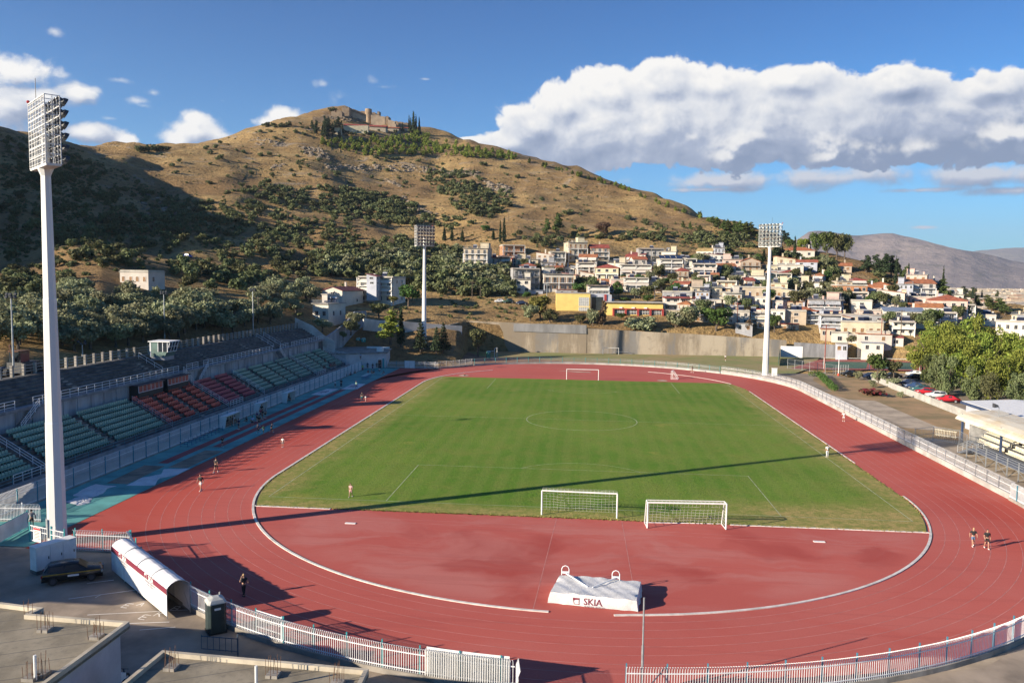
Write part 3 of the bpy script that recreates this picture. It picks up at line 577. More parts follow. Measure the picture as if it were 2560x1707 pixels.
# ------------------------------------------------------------------ main grandstand on the left
def rail_run(b, pts, h=1.05, n_rails=3, sp=2.0, r=.035):
    for p, q in zip(pts[:-1], pts[1:]):
        p, q = Vector(p), Vector(q)
        for i in range(n_rails): z = Vector((0, 0, h*(i+1)/n_rails)); b.tube(p+z, q+z, r, 5)
        m = max(1, round((q-p).length/sp))
        for i in range(m+1): s = p.lerp(q, i/m); b.tube(s, s+Vector((0, 0, h)), r, 5)
def grandstand():
    Y0, Y1, YL = -64.0, 66.0, 62.0
    t = thing('grandstand', 'long dark concrete grandstand with green and red plastic seats', 'grandstand', (-62, 0, 0))
    b = MB(); prof = [(-58.2, 0), (-58.2, 1.3), (-59.2, 1.3)]
    for i in range(7):
        z = 1.3+.5*(i+1); prof += [(-59.2-.85*i, z)]+([(-59.2-.85*(i+1), z)] if i < 6 else [(-66.3, z)])
    prof += [(-66.3, 0)]
    b.loft([[(x, y, z) for x, z in prof] for y in (Y0, YL)]); b.build('lower_tier', X['dark_concrete'], t)
    b = MB(); prof = [(-66.31, -.2), (-66.31, 7.3), (-67.3, 7.3)]
    for i in range(8):
        z = 7.3+.3375*(i+1); prof += [(-67.3-.6*i, z), (-67.3-.6*(i+1) if i < 7 else -73.0, z)]
    prof += [(-73.0, -.2)]
    b.loft([[(x, y, z) for x, z in prof] for y in (Y0, Y1)]); b.build('upper_tier', X['dark_concrete'], t)
    b = MB(); b.box(-66.28, Y0, 4.8, -66.18, YL, 6.98)
    for i in range(44): y = Y0+1.5+i*2.9; b.box(-66.18, y, 4.8, -66.10, y+.16, 6.98)
    b.build('back_wall', X['stand_wall'], t)
    b = MB(); b.box(-66.8, Y0, 7.0, -65.75, Y1, 7.36); b.box(-58.3, Y0, 0, -58.05, YL, 1.5); b.build('coping', X['grey_concrete'], t)
    # rail on the upper walkway, with gaps where stairs come up
    def up_rail(y0, y1):
        b = MB(); rail_run(b, [(-65.85, y0, 7.36), (-65.85, y1, 7.36)], 1.05, 3, 1.75); b.build('railing', X['white_metal'], t)
    for y0, y1 in ((Y0, -45.5), (-42.4, -7.6), (-5, -1.0), (1, 32), (36.5, 41), (43, 65)): up_rail(y0, y1)
    for y, s in ((-42.4, -1), (1.0, -1), (-7.6, 1), (34, 1)):     # stair flights in front of the back wall
        b = MB()
        for i in range(13): b.box(-66.1, y+s*(.25*i), 7.2-.185*i-.12, -65.0, y+s*(.25*(i+1)), 7.2-.185*i)
        b.build('stair_flight', X['grey_concrete'], t); b = MB()
        rail_run(b, [(-65.0, y, 7.3), (-65.0, y+s*3.3, 4.85)], 1.0, 3, 1.1); b.build('railing', X['white_metal'], t)
    # dividing rails down the lower tier
    for y, far in ((-23.4, 0), (-5.2, 1), (9.9, 0), (39.2, 1), (61.4, 0), (-50.6, 0)):
        b = MB(); rail_run(b, [(-64.6, y, 4.8), (-58.6, y, 1.35)], 1.0, 3, 1.6)
        if far: rail_run(b, [(-58.3, y, 1.5), (-58.3, y+5.0, 1.5)], .95, 3, 1.25)
        b.build('railing', X['white_metal' if y != -23.4 else 'galvanised'], t)
    b = MB(); rail_run(b, [(-58.3, -56, 1.5), (-58.3, -50.5, 1.5)], .95, 3, 1.25); b.build('railing', X['white_metal'], t)
    b = MB()
    for y0, y1 in ((Y0, -51), (-48.5, -6), (1, 38), (45, 62)): rail_run(b, [(-58.25, y0, 1.5), (-58.25, y1, 1.5)], .7, 2, 2.5, .025)
    b.build('railing', X['blue_post'], t)
    # mesh cage by the visitors section
    for y in (30.5, 38.5):
        b = MB()
        for i in range(8): x = -59-.85*i; z = 1.35+.5*i; b.tube((x, y, z), (x, y, z+2.3), .03, 5)
        b.tube((-59, y, 3.6), (-65, y, 7.2), .03, 5); b.tube((-59, y, 2.5), (-65, y, 6.0), .03, 5); b.build('cage_frame', X['galvanised'], t)
    # aisle steps
    def step(*q): b = MB(); b.box(*q); b.build('step', X['concrete'], t)
    for y in (-36.5, -13.8, 9.0, 24.4, 47.8, 53.5, -58):
        for i in range(7): step(-59.2-.85*i+.02, y-.45, 1.3+.5*i, -59.2-.85*i+.42, y+.45, 1.3+.5*i+.25)
        step(-58.75, y-.5, 1.3, -58.45, y+.5, 1.42)
    for y in (-47.5, -31, -12, 7.5, 26, 45, 56):
        for i in range(6): step(-67.3-.6*i+.01, y-.5, 7.3+.3375*i, -67.3-.6*i+.3, y+.5, 7.3+.3375*i+.17)
    for y in (-9.8, 36.6, 40.6): b = MB(); rail_run(b, [(-67.4, y, 7.4), (-71.4, y, 9.7)], 1.0, 2, 1.6); b.build('railing', X['white_metal'], t)
    # seats
    s = MB(); s.box(-.21, -.2, .32, .2, .2, .38); s.loft([[(-.25,-.2,.34),(-.20,-.2,.34),(-.20,.2,.34),(-.25,.2,.34)], [(-.29,-.21,.62),(-.24,-.21,.62),(-.24,.21,.62),(-.29,.21,.62)], [(-.31,-.13,.74),(-.27,-.13,.74),(-.27,.13,.74),(-.31,.13,.74)]]); s.box(-.1, -.06, 0, .05, .06, .32)
    seats = []
    for (y0, y1, kind, skip) in ((-63.5,-51,0,(-58,)), (-48.3,-23.9,0,(-36.5,)), (-22.9,-5.8,1,(-18.2,-13.8,-9.6)), (-4.6,8.2,2,(2.4,)), (10.4,30,0,(17,24.4)), (39.6,60.5,0,(47.8,53.5)), (31,38.5,0,())):
        for i in range(7):
            n = int((y1-y0)/.485)
            for k in range(n):
                y = y0+.25+k*.485
                if any(abs(y-a) < .62 for a in skip): continue
                seats.append((-59.2-.85*i-.38, y, 1.3+.5*(i+1), kind))
    seats.sort(key=lambda q: (q[0]-CAM[0])**2+(q[1]-CAM[1])**2)
    vis = [q for q in seats if q[1] > -57.5]
    ms = [X['green_seat'], X['red_seat'], X['crimson_seat']]
    me = None; rest = [q for q in seats if q[1] <= -57.5]
    for q in vis[:100]:
        if me is None: o = s.build('seat', X['green_seat'], t, world=False); me = o.data
        else: o = link('seat', me, t)
        o.location = (q[0]+62, q[1], q[2])
    b = MB()
    for q in vis[100:]+rest: b.mi = q[3]; b.add([(v[0]+q[0], v[1]+q[1], v[2]+q[2]) for v in s.V], s.F)
    o = b.build('seat_rows', ms, t); prop(o, 'rows of green, red and crimson plastic seats', kind='stuff')
grandstand()
def rim_fence():
    t = thing('rim_fence', 'row of short white concrete posts with rails on the grandstand rim', 'fence', (-72.4, 0, 10.0))
    b = MB(); r = .03
    for z in (.45, .85, 1.25): b.tube((-72.4, -63.5, 10+z), (-72.4, 65.5, 10+z), r, 5)
    b.build('rail', X['galvanised'], t); me = None; y = -63.0
    while y < 65.6:
        if not (-8.2 < y < -5.0):
            if me is None:
                b = MB(); b.box(-.17, -.15, 0, .17, .15, 1.4); b.box(-.2, -.18, 1.4, .2, .18, 1.47); o = b.build('post', X['concrete'], t, world=False); me = o.data
            else: o = link('post', me, t)
            o.location = (0, y, 0)
        y += 2.15 if y < 20 else 1.9
rim_fence()
def press_box():
    t = thing('press_box', 'small white and green glazed press cabin on the grandstand rim', 'cabin', (-69, -6.6, 9.6))
    y0, y1 = -8.2, -5.2
    b = MB(); b.box(-70.2, y0, 9.3, -67.9, y1, 9.9); b.build('base', X['grey_concrete'], t)
    b = MB(); b.loft([[(x, y, z) for x, z in ((-70.4, 9.9), (-67.9, 9.9), (-67.5, 10.7), (-70.4, 10.7))] for y in (y0, y1)]); b.box(-70.4, y0, 10.7, -69.0, y0+.06, 12.3); b.box(-70.4, y0, 10.7, -70.32, y1, 12.3); b.build('wall', mat('cabin_green', (.10,.17,.15), .6, .1), t)
    b = MB(); b.box(-70.6, y0-.2, 12.3, -66.9, y1+.2, 12.45); b.build('roof', X['white_paint'], t)
    b = MB(); b.loft([[(x, y, z) for x, z in ((-67.55, 10.7), (-67.5, 10.7), (-67.05, 12.3), (-67.1, 12.3))] for y in (y0+.05, y1-.05)]); b.box(-69.0, y0+.01, 10.75, -67.3, y0+.04, 12.3); b.build('window', X['glass_dark'], t)
    b = MB()
    for i in range(4): y = y0+.1+(y1-y0-.2)*i/3; b.beam((-67.45, y, 10.7), (-67.0, y, 12.3), .09, .09)
    for x in (-69.0, -68.2, -67.4): b.box(x-.05, y0-.02, 10.7, x+.05, y0+.06, 12.3)
    b.box(-70.4, y0-.02, 9.85, -70.2, y0+.05, 12.3); b.box(-67.55, y0, 10.66, -67.4, y1, 10.74); b.box(-67.2, y0, 11.5, -67.12, y1, 11.56)
    b.build('window_frame', X['white_metal'], t)
press_box()
def booth(y0, y1, z1, label, side):
    t = thing('commentary_booth', label, 'booth', (-65.5, (y0+y1)/2, 4.8), 'commentary booths above the red seats')
    m = mm('booth_dark', (.022,.024,.024), .7, .1); x0, x1 = -66.1, -64.7
    b = MB(); b.box(x1-.06, y0, 4.8, x1, y1, 5.95); b.box(x0, y0, 4.8, x1-.06, y0+.06, z1); b.box(x0, y1-.06, 4.8, x1-.06, y1, z1); b.build('wall', m, t)
    b = MB(); b.box(x0, y0-.15, z1, x1+.35, y1+.15, z1+.09); b.build('roof', mm('booth_roof', (.10,.06,.06), .8), t)
    b = MB(); b.box(x1-.05, y0+.05, 5.97, x1-.03, y1-.05, z1-.03); b.build('window', mm('booth_glass', (.26,.10,.10), .15, .15, .5), t)
    b = MB(); n = 6
    for i in range(n+1): y = y0+.03+(y1-y0-.06)*i/n; b.box(x1-.03, y-.03, 5.95, x1+.02, y+.03, z1)
    b.box(x1-.03, y0, 5.92, x1+.03, y1, 5.98); b.box(x1-.03, y0, z1-.06, x1+.03, y1, z1-.002); b.build('window_frame', X['white_metal'], t)
booth(-21.5, -14.7, 6.95, 'long commentary booth with wide pinkish windows, nearer of the two', 0)
booth(-13.2, -6.6, 6.95, 'commentary booth with six framed panes beside the metal stairs', 1)
mm('fence_wall', (.40,.39,.36), .85, .12, .5, stain=.35)
# ------------------------------------------------------------------ picket fences
def picket_fence(name, label, pts, hz=2.2, base=.35, sp=.14, post_sp=2.6, postmat='blue_post', curl=1, base_m='concrete', picket_m='white_metal', r=.014, gate=None):
    """pts: polyline on the ground; pickets curl over at the top to one side (curl)"""
    t = thing(name, label, 'fence', (pts[0][0], pts[0][1], 0)); P = [Vector((p[0], p[1])) for p in pts]
    bb = MB(); band(bb, [tuple(p) for p in P], .22, -.05, h=base+.05); bb.build('base_wall', X[base_m], t)
    b = MB(); carry = 0.0; pc = 0.0; posts = []
    for p, q in zip(P[:-1], P[1:]):
        L = (q-p).length; d = (q-p)/L; nrm = Vector((-d.y, d.x))*curl; s = carry
        while s < L:
            o = p+d*s; x, y = o
            b.beam((x, y, base), (x, y, hz-.35), r*2, r*2, (d.x, d.y, 0)); c1 = o+nrm*.10; c2 = o+nrm*.30
            b.beam((x, y, hz-.35), (c1.x, c1.y, hz-.08), r*2, r*2, (d.x, d.y, 0)); b.beam((c1.x, c1.y, hz-.08), (c2.x, c2.y, hz), r*2, r*2, (d.x, d.y, 0))
            s += sp
        carry = s-L; s = pc
        while s < L: posts.append((p+d*s, d)); s += post_sp
        pc = s-L
        for z in (base+.16, hz-.5): b.beam((p.x, p.y, z), (q.x, q.y, z), .05, .05)
    b.build('picket_panel', X[picket_m], t)
    me = None
    for (o, d) in posts[:100]:
        if me is None: pb = MB(); pb.box(-.04, -.04, 0, .04, .04, hz+.05); ob = pb.build('post', X[postmat], t, world=False); me = ob.data
        else: ob = link('post', me, t)
        off = ORG[t.name]; n = Vector((-d.y, d.x))*-.06*curl; ob.location = (o.x+n.x-off.x, o.y+n.y-off.y, 0)
    return t
arcf = lambda a0, a1, n, r=46.75, s=-1: arcpts(0, 42*s, r, a0, a1, n)
picket_fence('picket_fence', 'white curled picket fence with teal posts around the near left bend', [(-37.4,-69.95),(-33.6,-74.6)]+arcf(225, 265.8, 26)[0:], 1.95, .3, .15, 2.45, 'teal_paint', -1)
picket_fence('picket_fence', 'white curled picket fence around the near right bend, right of the open gap', arcf(273.5, 360, 40)[0:], 1.95, .3, .15, 2.3, 'blue_post', -1)
picket_fence('picket_fence', 'white picket fence on a low white wall along the right straight', [(46.95,-42),(47.05,0),(47.05,42)]+arcpts(0, 42, 47.1, 0, 42, 14), 2.0, .62, .17, 2.7, 'galvanised', -1, 'fence_wall', 'white_metal', .009)
picket_fence('picket_fence', 'pale green picket fence curving behind the far end zone', arcpts(0, 42, 47.2, 42.5, 128, 34), 1.8, .35, .22, 3.2, 'teal_paint', -1, 'fence_wall', 'galvanised')
picket_fence('picket_fence', 'grey mesh and picket fence from the far gate to the bend', [(-36.6,69.9),(-33,74),(-29.3,78.9)], 1.9, .3, .2, 2.2, 'galvanised', -1, 'concrete', 'galvanised')
picket_fence('picket_fence', 'tall white picket fence in front of the grandstand wall', [(-55.05,-62.8),(-55.05,62)], 2.15, .12, .16, 2.9, 'blue_post', 1)
picket_fence('picket_fence', 'short white picket wing fence at the near corner of the grandstand', [(-60,-63.4),(-54.3,-63.2),(-50.4,-62.9)], 1.75, .05, .14, 2.6, 'white_metal', -1)
picket_fence('picket_fence', 'short white picket fence between floodlight pole and tunnel', [(-42.3,-69.95),(-37.45,-69.95)], 1.9, .1, .15, 2.4, 'teal_paint', -1)
picket_fence('picket_fence', 'white picket fence at the far corner beside the pale gate', [(-50.4,68.95),(-45.6,68.95)], 1.75, .15, .15, 2.6, 'teal_paint', 1)
picket_fence('picket_fence', 'white picket fence right of the pale gate under the middle floodlight', [(-43.0,69.1),(-37.0,69.6)], 1.75, .15, .15, 2.6, 'white_metal', 1)
def slab_gate():
    t = thing('covered_fence', 'white covered fence panel with sheet backing beside the track opening', 'fence panel', (-7.5, -87.9, 0)); P = [Vector(p) for p in arcf(259.3, 265.4, 5, 46.62)]
    b = MB()
    for p, q in zip(P[:-1], P[1:]): b.beam((p.x, p.y, 1.08), (q.x, q.y, 1.08), .03, 1.75)
    b.build('sheet', X['white_paint'], t); b = MB()
    L = arcf(259.3, 265.4, 36, 46.80)
    for p in L: b.beam((p[0], p[1], .25), (p[0], p[1], 1.9), .07, .05)
    b.build('slat', X['white_paint'], t)
    b = MB(); p = arcf(265.9, 266.2, 1)[0]
    for i in range(12): x, y = p[0]+.02*i, p[1]-.13*i; b.beam((x, y, .3), (x, y, 1.6), .035, .035); b.beam((x, y, 1.6), (x+.12, y, 1.95), .035, .035)
    b.beam((p[0], p[1], .5), (p[0]+.24, p[1]-1.5, .5), .05, .05); b.beam((p[0], p[1], 1.4), (p[0]+.24, p[1]-1.5, 1.4), .05, .05); b.build('return_rail', X['white_metal'], t)
slab_gate()
def fence_gate():
    t = thing('fence_gate', 'framed pedestrian gate set in the near picket fence behind the toilet', 'gate', (-19.8, -84.2, 0))
    a, c = Vector((*arcf(243.8, 244, 1, 46.68)[0], 0)), Vector((*arcf(246.6, 247, 1, 46.68)[0], 0))
    b = MB()
    for p in (a, c): b.beam(p+Vector((0, 0, .2)), p+Vector((0, 0, 1.95)), .09, .09)
    for z in (.3, .8, 1.3, 1.85): b.beam(a+Vector((0, 0, z)), c+Vector((0, 0, z)), .06, .06)
    b.build('frame', X['white_metal'], t); b = MB()
    for i in range(14): z = .35+.11*i; b.beam(a+Vector((0, -.02, z)), c+Vector((0, -.02, z)), .018, .018)
    for i in range(14): p = a.lerp(c, i/13); b.beam(p+Vector((0, -.03, .3)), p+Vector((0, -.03, 1.85)), .018, .018)
    b.build('mesh_panel', X['galvanised'], t)
fence_gate()
def corner_gates():
    t = thing('metal_gate', 'teal framed gate with a red and white notice by the big floodlight', 'gate', (-46.5, -68.8, 0))
    b = MB()
    for p, q in (((-47.6,-68.2,0),(-43.4,-69.7,0)),):
        p, q = Vector(p), Vector(q)
        for z in (.15, 1.0, 1.45): b.beam(p+Vector((0,0,z)), q+Vector((0,0,z)), .06, .06)
        for i in range(22): s = p.lerp(q, i/21); b.beam(s+Vector((0,0,.15)), s+Vector((0,0,1.45)), .03, .03)
    b.build('bars', X['white_metal'], t); b = MB()
    for p in ((-47.6,-68.2),(-45.0,-69.1),(-43.4,-69.7),(-42.35,-69.95)): b.beam((*p, 0), (*p, 1.75), .1, .1)
    b.build('post', X['teal_paint'], t)
    b = MB(); b.beam((-47.1,-68.46,.75), (-46.2,-68.78,.75), .03, 1.25); b.build('notice_board', X['white_paint'], t)
    b = MB(); b.beam((-47.05,-68.53,1.28), (-46.25,-68.81,1.28), .02, .16); b.build('notice_heading', mm('sign_red', (.5,.03,.04), .5), t)
    b = MB()
    for i in range(6): b.beam((-46.98,-68.54,1.08-.13*i), (-46.4+.1*(i%2),-68.75-.04*(i%2),1.08-.13*i), .02, .04)
    b.build('notice_text', X['dark_steel'], t)
    t = thing('metal_gate', 'open teal gate leaf covered with wrinkled white sheet', 'gate', (-49, -67, 0))
    b = MB(); p, q = Vector((-49.6,-69.6,0)), Vector((-50.2,-65.0,0))
    for z in (.1, 1.6): b.beam(p+Vector((0,0,z)), q+Vector((0,0,z)), .06, .06)
    for s in (p, q): b.beam(s, s+Vector((0,0,1.75)), .09, .09)
    b.build('frame', X['teal_paint'], t); b = MB(); rows = []
    for k in range(7): rows.append([p.lerp(q, i/10)+Vector((.05+.05*math.sin(i*2.1+k), 0, .2+1.4*k/6)) for i in range(11)])
    for k in range(6):
        for i in range(10): b.poly(rows[k][i], rows[k][i+1], rows[k+1][i+1], rows[k+1][i])
    b.build('sheet_cover', X['tarp'], t, True)
    t = thing('metal_gate', 'solid pale double gate at the far corner below the floodlight', 'gate', (-44.3, 69, 0))
    b = MB(); b.box(-45.6, 68.9, .1, -44.35, 68.98, 1.95); b.box(-44.3, 68.9, .1, -43.05, 68.98, 1.95); b.build('leaf', X['white_paint'], t)
    b = MB(); [b.box(x-.05, 68.88, 0, x+.05, 69.0, 2.0) for x in (-45.65, -43.0)]; b.build('post', X['galvanised'], t)
corner_gates()
# ------------------------------------------------------------------ floodlights
def floodlight(base, yaw, label, h=32.0, lamps=True):
    t = thing('floodlight_mast', label, 'floodlight', (0, 0, 0), 'tall floodlight masts around the track')
    b = MB(); n = 8; rings = []
    for z, r in ((0, .78), (h*.33, .66), (h*.333, .635), (h*.66, .52), (h*.663, .495), (h-.6, .38), (h, .62)):
        rings.append([(r*math.cos(2*math.pi*(i+.5)/n), r*math.sin(2*math.pi*(i+.5)/n), z) for i in range(n)])
    b.loft(rings); b.build('pole', X['pole_white'], t, world=False)
    b = MB(); b.box(-.3, -.8, .7, .3, -.70, 2.3); b.build('hatch', X['galvanised'], t, world=False)
    W, Hh, D = 2.8, 5.6, .55
    b = MB(); b.box(-W, -D, h, W, D, h+.12); b.build('platform', X['pole_white'], t)
    b = MB(); nx, nz = 6, 7
    for y in (-D, D):
        for i in range(nx+1): x = -W+2*W*i/nx; b.beam((x, y, h+.1), (x, y, h+Hh), .07, .07)
        for k in range(nz+1): z = h+.15+(Hh-.15)*k/nz; b.beam((-W, y, z), (W, y, z), .07, .07)
    for x in (-W, -W/3, W/3, W):
        for k in range(nz+1): z = h+.15+(Hh-.15)*k/nz; b.beam((x, -D, z), (x, D, z), .06, .06)
    for x in (-W, W):
        for y in (0,): b.beam((x, y, h+.1), (x, y, h+Hh), .05, .05)
    b.build('lamp_rack', X['pole_white'], t)
    b = MB()
    for i in range(11): x = -W+2*W*(i+.5)/11; b.beam((x, -D-.03, h+.1), (x, -D-.03, h+Hh), .03, .03)
    for k in range(15): z = h+.15+(Hh-.15)*(k+.5)/15; b.beam((-W, -D-.03, z), (W, -D-.03, z), .03, .03)
    b.build('back_grid', X['pole_white'], t)
    b = MB(); b.loft([[(.38*math.cos(a), .38*math.sin(a), h+.1) for a in [2*math.pi*i/8 for i in range(8)]], [(.3*math.cos(a), .3*math.sin(a), h+2.6) for a in [2*math.pi*i/8 for i in range(8)]]]); b.build('head_post', X['pole_white'], t)
    b = MB(); b.tube((0, -D, h+Hh), (0, -D, h+Hh+1.7), .03, 5); b.build('lightning_rod', X['dark_steel'], t)
    b = MB(); b.ball((-W, -D, h+Hh+.2), .14, 6, 4); b.build('warning_lamp', mm('lamp_red', (.5,.03,.03), .4), t)
    lm = MB(); lm.mi = 0; ring = lambda y, r: [(r*math.cos(a), y, r*math.sin(a)) for a in [2*math.pi*i/12 for i in range(12)]]
    lm.loft([ring(0, .12), ring(.15, .3), ring(.42, .38)], cap=True); lm.box(-.12, -.35, -.14, .12, 0, .14); lm.mi = 1; lm.loft([ring(.425, .35), ring(.43, .02)]); me = None
    for k in range(6):
        for i in range(6):
            x = -W+.45+(2*W-.9)*i/5; z = h+.75+.93*k
            if me is None: o = lm.build('lamp', [X['dark_steel'], mm('lamp_glass', (.22,.25,.25), .15, .1, 2.0)], t, world=False); me = o.data
            else: o = link('lamp', me, t)
            o.location = (x, D+.2, z); o.rotation_euler = (R(-28), 0, 0)
    t.location = base; t.rotation_euler = (0, 0, yaw)
def face(p, q): return math.atan2(q[1]-p[1], q[0]-p[0])-math.pi/2
floodlight((-44.95, -68.4, 0), face((-44.95,-68.4), (0, 0))-.16, 'huge white floodlight mast nearest the camera beside the parked car')
floodlight((-44.6, 88.6, 0), face((-44.6, 88.6), (0, 0))+.25, 'white floodlight mast by the brown bank and dark firs')
floodlight((45.7, 72.3, 0), face((45.7, 72.3), (0, 0))-.15, 'white floodlight mast at the far right bend below the town')
b = MB(); t = thing('electric_cabinet', 'wide white metal electrical cabinet at the foot of the large floodlight', 'cabinet', (-41, -74, 0))
c0, c1 = Vector((-41.75, -75.5, 0)), Vector((-40.35, -72.7, 0)); dd = (c1-c0).normalized(); nn = Vector((-dd.y, dd.x, 0))*.9
q4 = [c0, c1, c1+nn, c0+nn]; b.prism(q4, .28, 2.1); b.build('body', X['white_paint'], t)
b = MB(); b.prism([p for p in q4], 0, .28); b.build('plinth', X['dark_concrete'], t)
b = MB(); b.prism([c0-nn*.05-dd*.05, c1-nn*.05+dd*.05, c1+nn*1.05+dd*.05, c0+nn*1.05-dd*.05], 2.1, 2.16); b.build('roof', X['white_paint'], t)
for f0, f1 in ((.03, .33), (.35, .65), (.67, .97)):
    b = MB(); p, q = c0.lerp(c1, f0)-nn*.02, c0.lerp(c1, f1)-nn*.02; b.beam(p+Vector((0,0,1.18)), q+Vector((0,0,1.18)), .03, 1.7); dr = b.build('door', X['white_paint'], t)
    b = MB(); h = p.lerp(q, .9)-nn*.03; b.beam(h+Vector((0,0,1.05)), h+Vector((0,0,1.25)), .05, .05); b.build('handle', X['black'], dr)
t = thing('electric_cabinet', 'small white cabinet beside the far right floodlight', 'cabinet', (47.6, 71.3, 0)); b = MB(); b.box(47.1, 71, .1, 48.3, 71.6, 1.9); b.build('body', X['white_paint'], t); b = MB(); b.box(47.0, 70.9, 1.9, 48.4, 71.7, 1.98); b.build('lid', X['white_paint'], t)
# ------------------------------------------------------------------ lettering
FONT_CACHE = {}
def text_mesh(s, size=1.0, bold=0.0, shear=0.0):
    key = (s, size, bold, shear)
    if key not in FONT_CACHE:
        c = bpy.data.curves.new('lettering', 'FONT'); c.body = s; c.size = size; c.offset = bold; c.shear = shear; c.resolution_u = 2; c.align_x = 'CENTER'; c.align_y = 'CENTER'; c.extrude = .004
        o = bpy.data.objects.new('lettering', c); COL.objects.link(o); dg = bpy.context.evaluated_depsgraph_get()
        me = bpy.data.meshes.new_from_object(o.evaluated_get(dg)); bpy.data.objects.remove(o); bpy.data.curves.remove(c); FONT_CACHE[key] = me
    return FONT_CACHE[key]
def place_text(name, s, m, parent, origin, xdir, ydir, size, bold=0.0, shear=0.0):
    me = text_mesh(s, size, bold, shear).copy(); me.materials.clear(); me.materials.append(m)
    xd, yd = Vector(xdir).normalized(), Vector(ydir).normalized(); zd = xd.cross(yd).normalized(); yd = zd.cross(xd)
    off = ORG[parent.name]; o = link(name, me, parent)
    p = Vector(origin)-off; o.matrix_local = Matrix(((xd.x, yd.x, zd.x, p.x), (xd.y, yd.y, zd.y, p.y), (xd.z, yd.z, zd.z, p.z), (0, 0, 0, 1))); return o
def emblem(name, m, parent, origin, xdir, ydir, s):
    """a square frame with a slanted flag like corner, as printed on the covers"""
    xd, yd = Vector(xdir).normalized(), Vector(ydir).normalized(); o = Vector(origin); n = xd.cross(yd)*.004; b = MB(); P = lambda u, v: o+xd*u*s+yd*v*s+n
    b.poly(P(-.5,.5), P(-.5,-.1), P(-.38,.1), P(-.15,.2), P(.5,.28), P(.5,.5)); b.poly(P(-.3,-.5), P(.5,-.5), P(.5,-.42), P(-.3,-.42)); b.poly(P(.42,-.5), P(.5,-.5), P(.5,.28), P(.42,.28)); b.poly(P(-.5,.0), P(-.3,-.5), P(-.22,-.5), P(-.42,.0))
    return b.build(name, m, parent)
mm('maroon', (.16,.012,.035), .6, .05, 1.0); mm('letter_white', (.75,.75,.74), .6, .03, 1.0); mm('letter_grey', (.30,.29,.32), .7, .05, 1.0)
# ------------------------------------------------------------------ players' tunnel
def tunnel():
    t = thing('players_tunnel', 'white extendable canvas tunnel with maroon lettered band by the fence', 'tunnel', (-32, -77.5, 0))
    A0, A1 = Vector((-36.5, -74.05, 0)), Vector((-27.75, -81.8, 0)); d = (A1-A0).normalized(); n = Vector((-d.y, d.x, 0))
    if n.y < 0: n = -n
    Wd = 1.55; h = 2.05; up = Vector((0, 0, 1))
    arch = [(0, h), (.08, h+.12), (.3, h+.3), (.55, h+.40), (Wd/2, h+.44), (Wd-.55, h+.40), (Wd-.3, h+.3), (Wd-.08, h+.12), (Wd, h)]
    m, nt, bs = newmat('tunnel_canvas'); pos = nt.n('ShaderNodeNewGeometry').outputs['Position']
    nt.L.new(nt.mix(nt.ss(nt.noise(pos, .5, 4.0), .45, .7), (.72,.72,.73), (.56,.55,.54)), bs.inputs['Base Color']); bs.inputs['Roughness'].default_value = .55
    b = MB(); L = (A1-A0).length; K = 9
    for k in range(K):
        p, q = A0+d*L*k/K, A0+d*L*(k+1)/K; sag = .05
        for side in range(1):
            mid = (p+q)/2
            for (s0, s1, f0, f1) in ((p, mid, 0, 1), (mid, q, 1, 0)):
                for (u0, v0), (u1, v1) in zip(arch[:-1], arch[1:]):
                    b.poly(s0+n*u0+up*(v0-sag*f0), s1+n*u0+up*(v0-sag*f1), s1+n*u1+up*(v1-sag*f1), s0+n*u1+up*(v1-sag*f0))
    b.build('roof_canvas', m, t, True)
    b = MB()
    for off in (0, Wd): b.beam(A0+n*off+up*1.1, A1+n*off+up*1.1, .03, 1.9)
    b.build('side_canvas', m, t)
    o = -n*.022; b = MB(); b.beam(A0+o+up*1.86, A1+o+up*1.86, .01, .40); band_o = b.build('lettered_band', X['maroon'], t)
    b = MB()
    for k in range(K//2+1):
        p = A0+d*(L*k/(K//2)); 
        for off in (0, Wd): b.tube(p+n*off, p+n*off+up*h, .03, 5)
        pts = [p+n*u+up*v for u, v in arch]; b.path(pts, .03, 5)
    b.tube(A1+n*Wd+up*.15, A1+n*Wd+up*1.2-d*1.0, .03, 5); b.build('frame', X['galvanised'], t)
    nb = -n*.04
    for f, sz in ((.24, .47), (.72, .47)):
        c = A0+d*L*f+nb+up*1.86; place_text('lettering', 'SKIA', X['letter_white'], band_o, c+d*.28, d, up, sz, .012)
        emblem('emblem', X['letter_white'], band_o, c-d*.72, d, up, .40)
        place_text('small_print', 'ΕΓΧΡΩΜΑ ΣΚΙΑΣΤΡΑ', X['letter_grey'], t, A0+d*L*f+nb+up*1.52+d*.1, d, up, .20, .004)
        place_text('small_print', 'ΤΕΝΤΕΣ · ΠΕΡΓΚΟΛΕΣ', X['letter_grey'], t, A0+d*L*f+nb+up*1.33+d*.15, d, up, .13, .002)
tunnel()
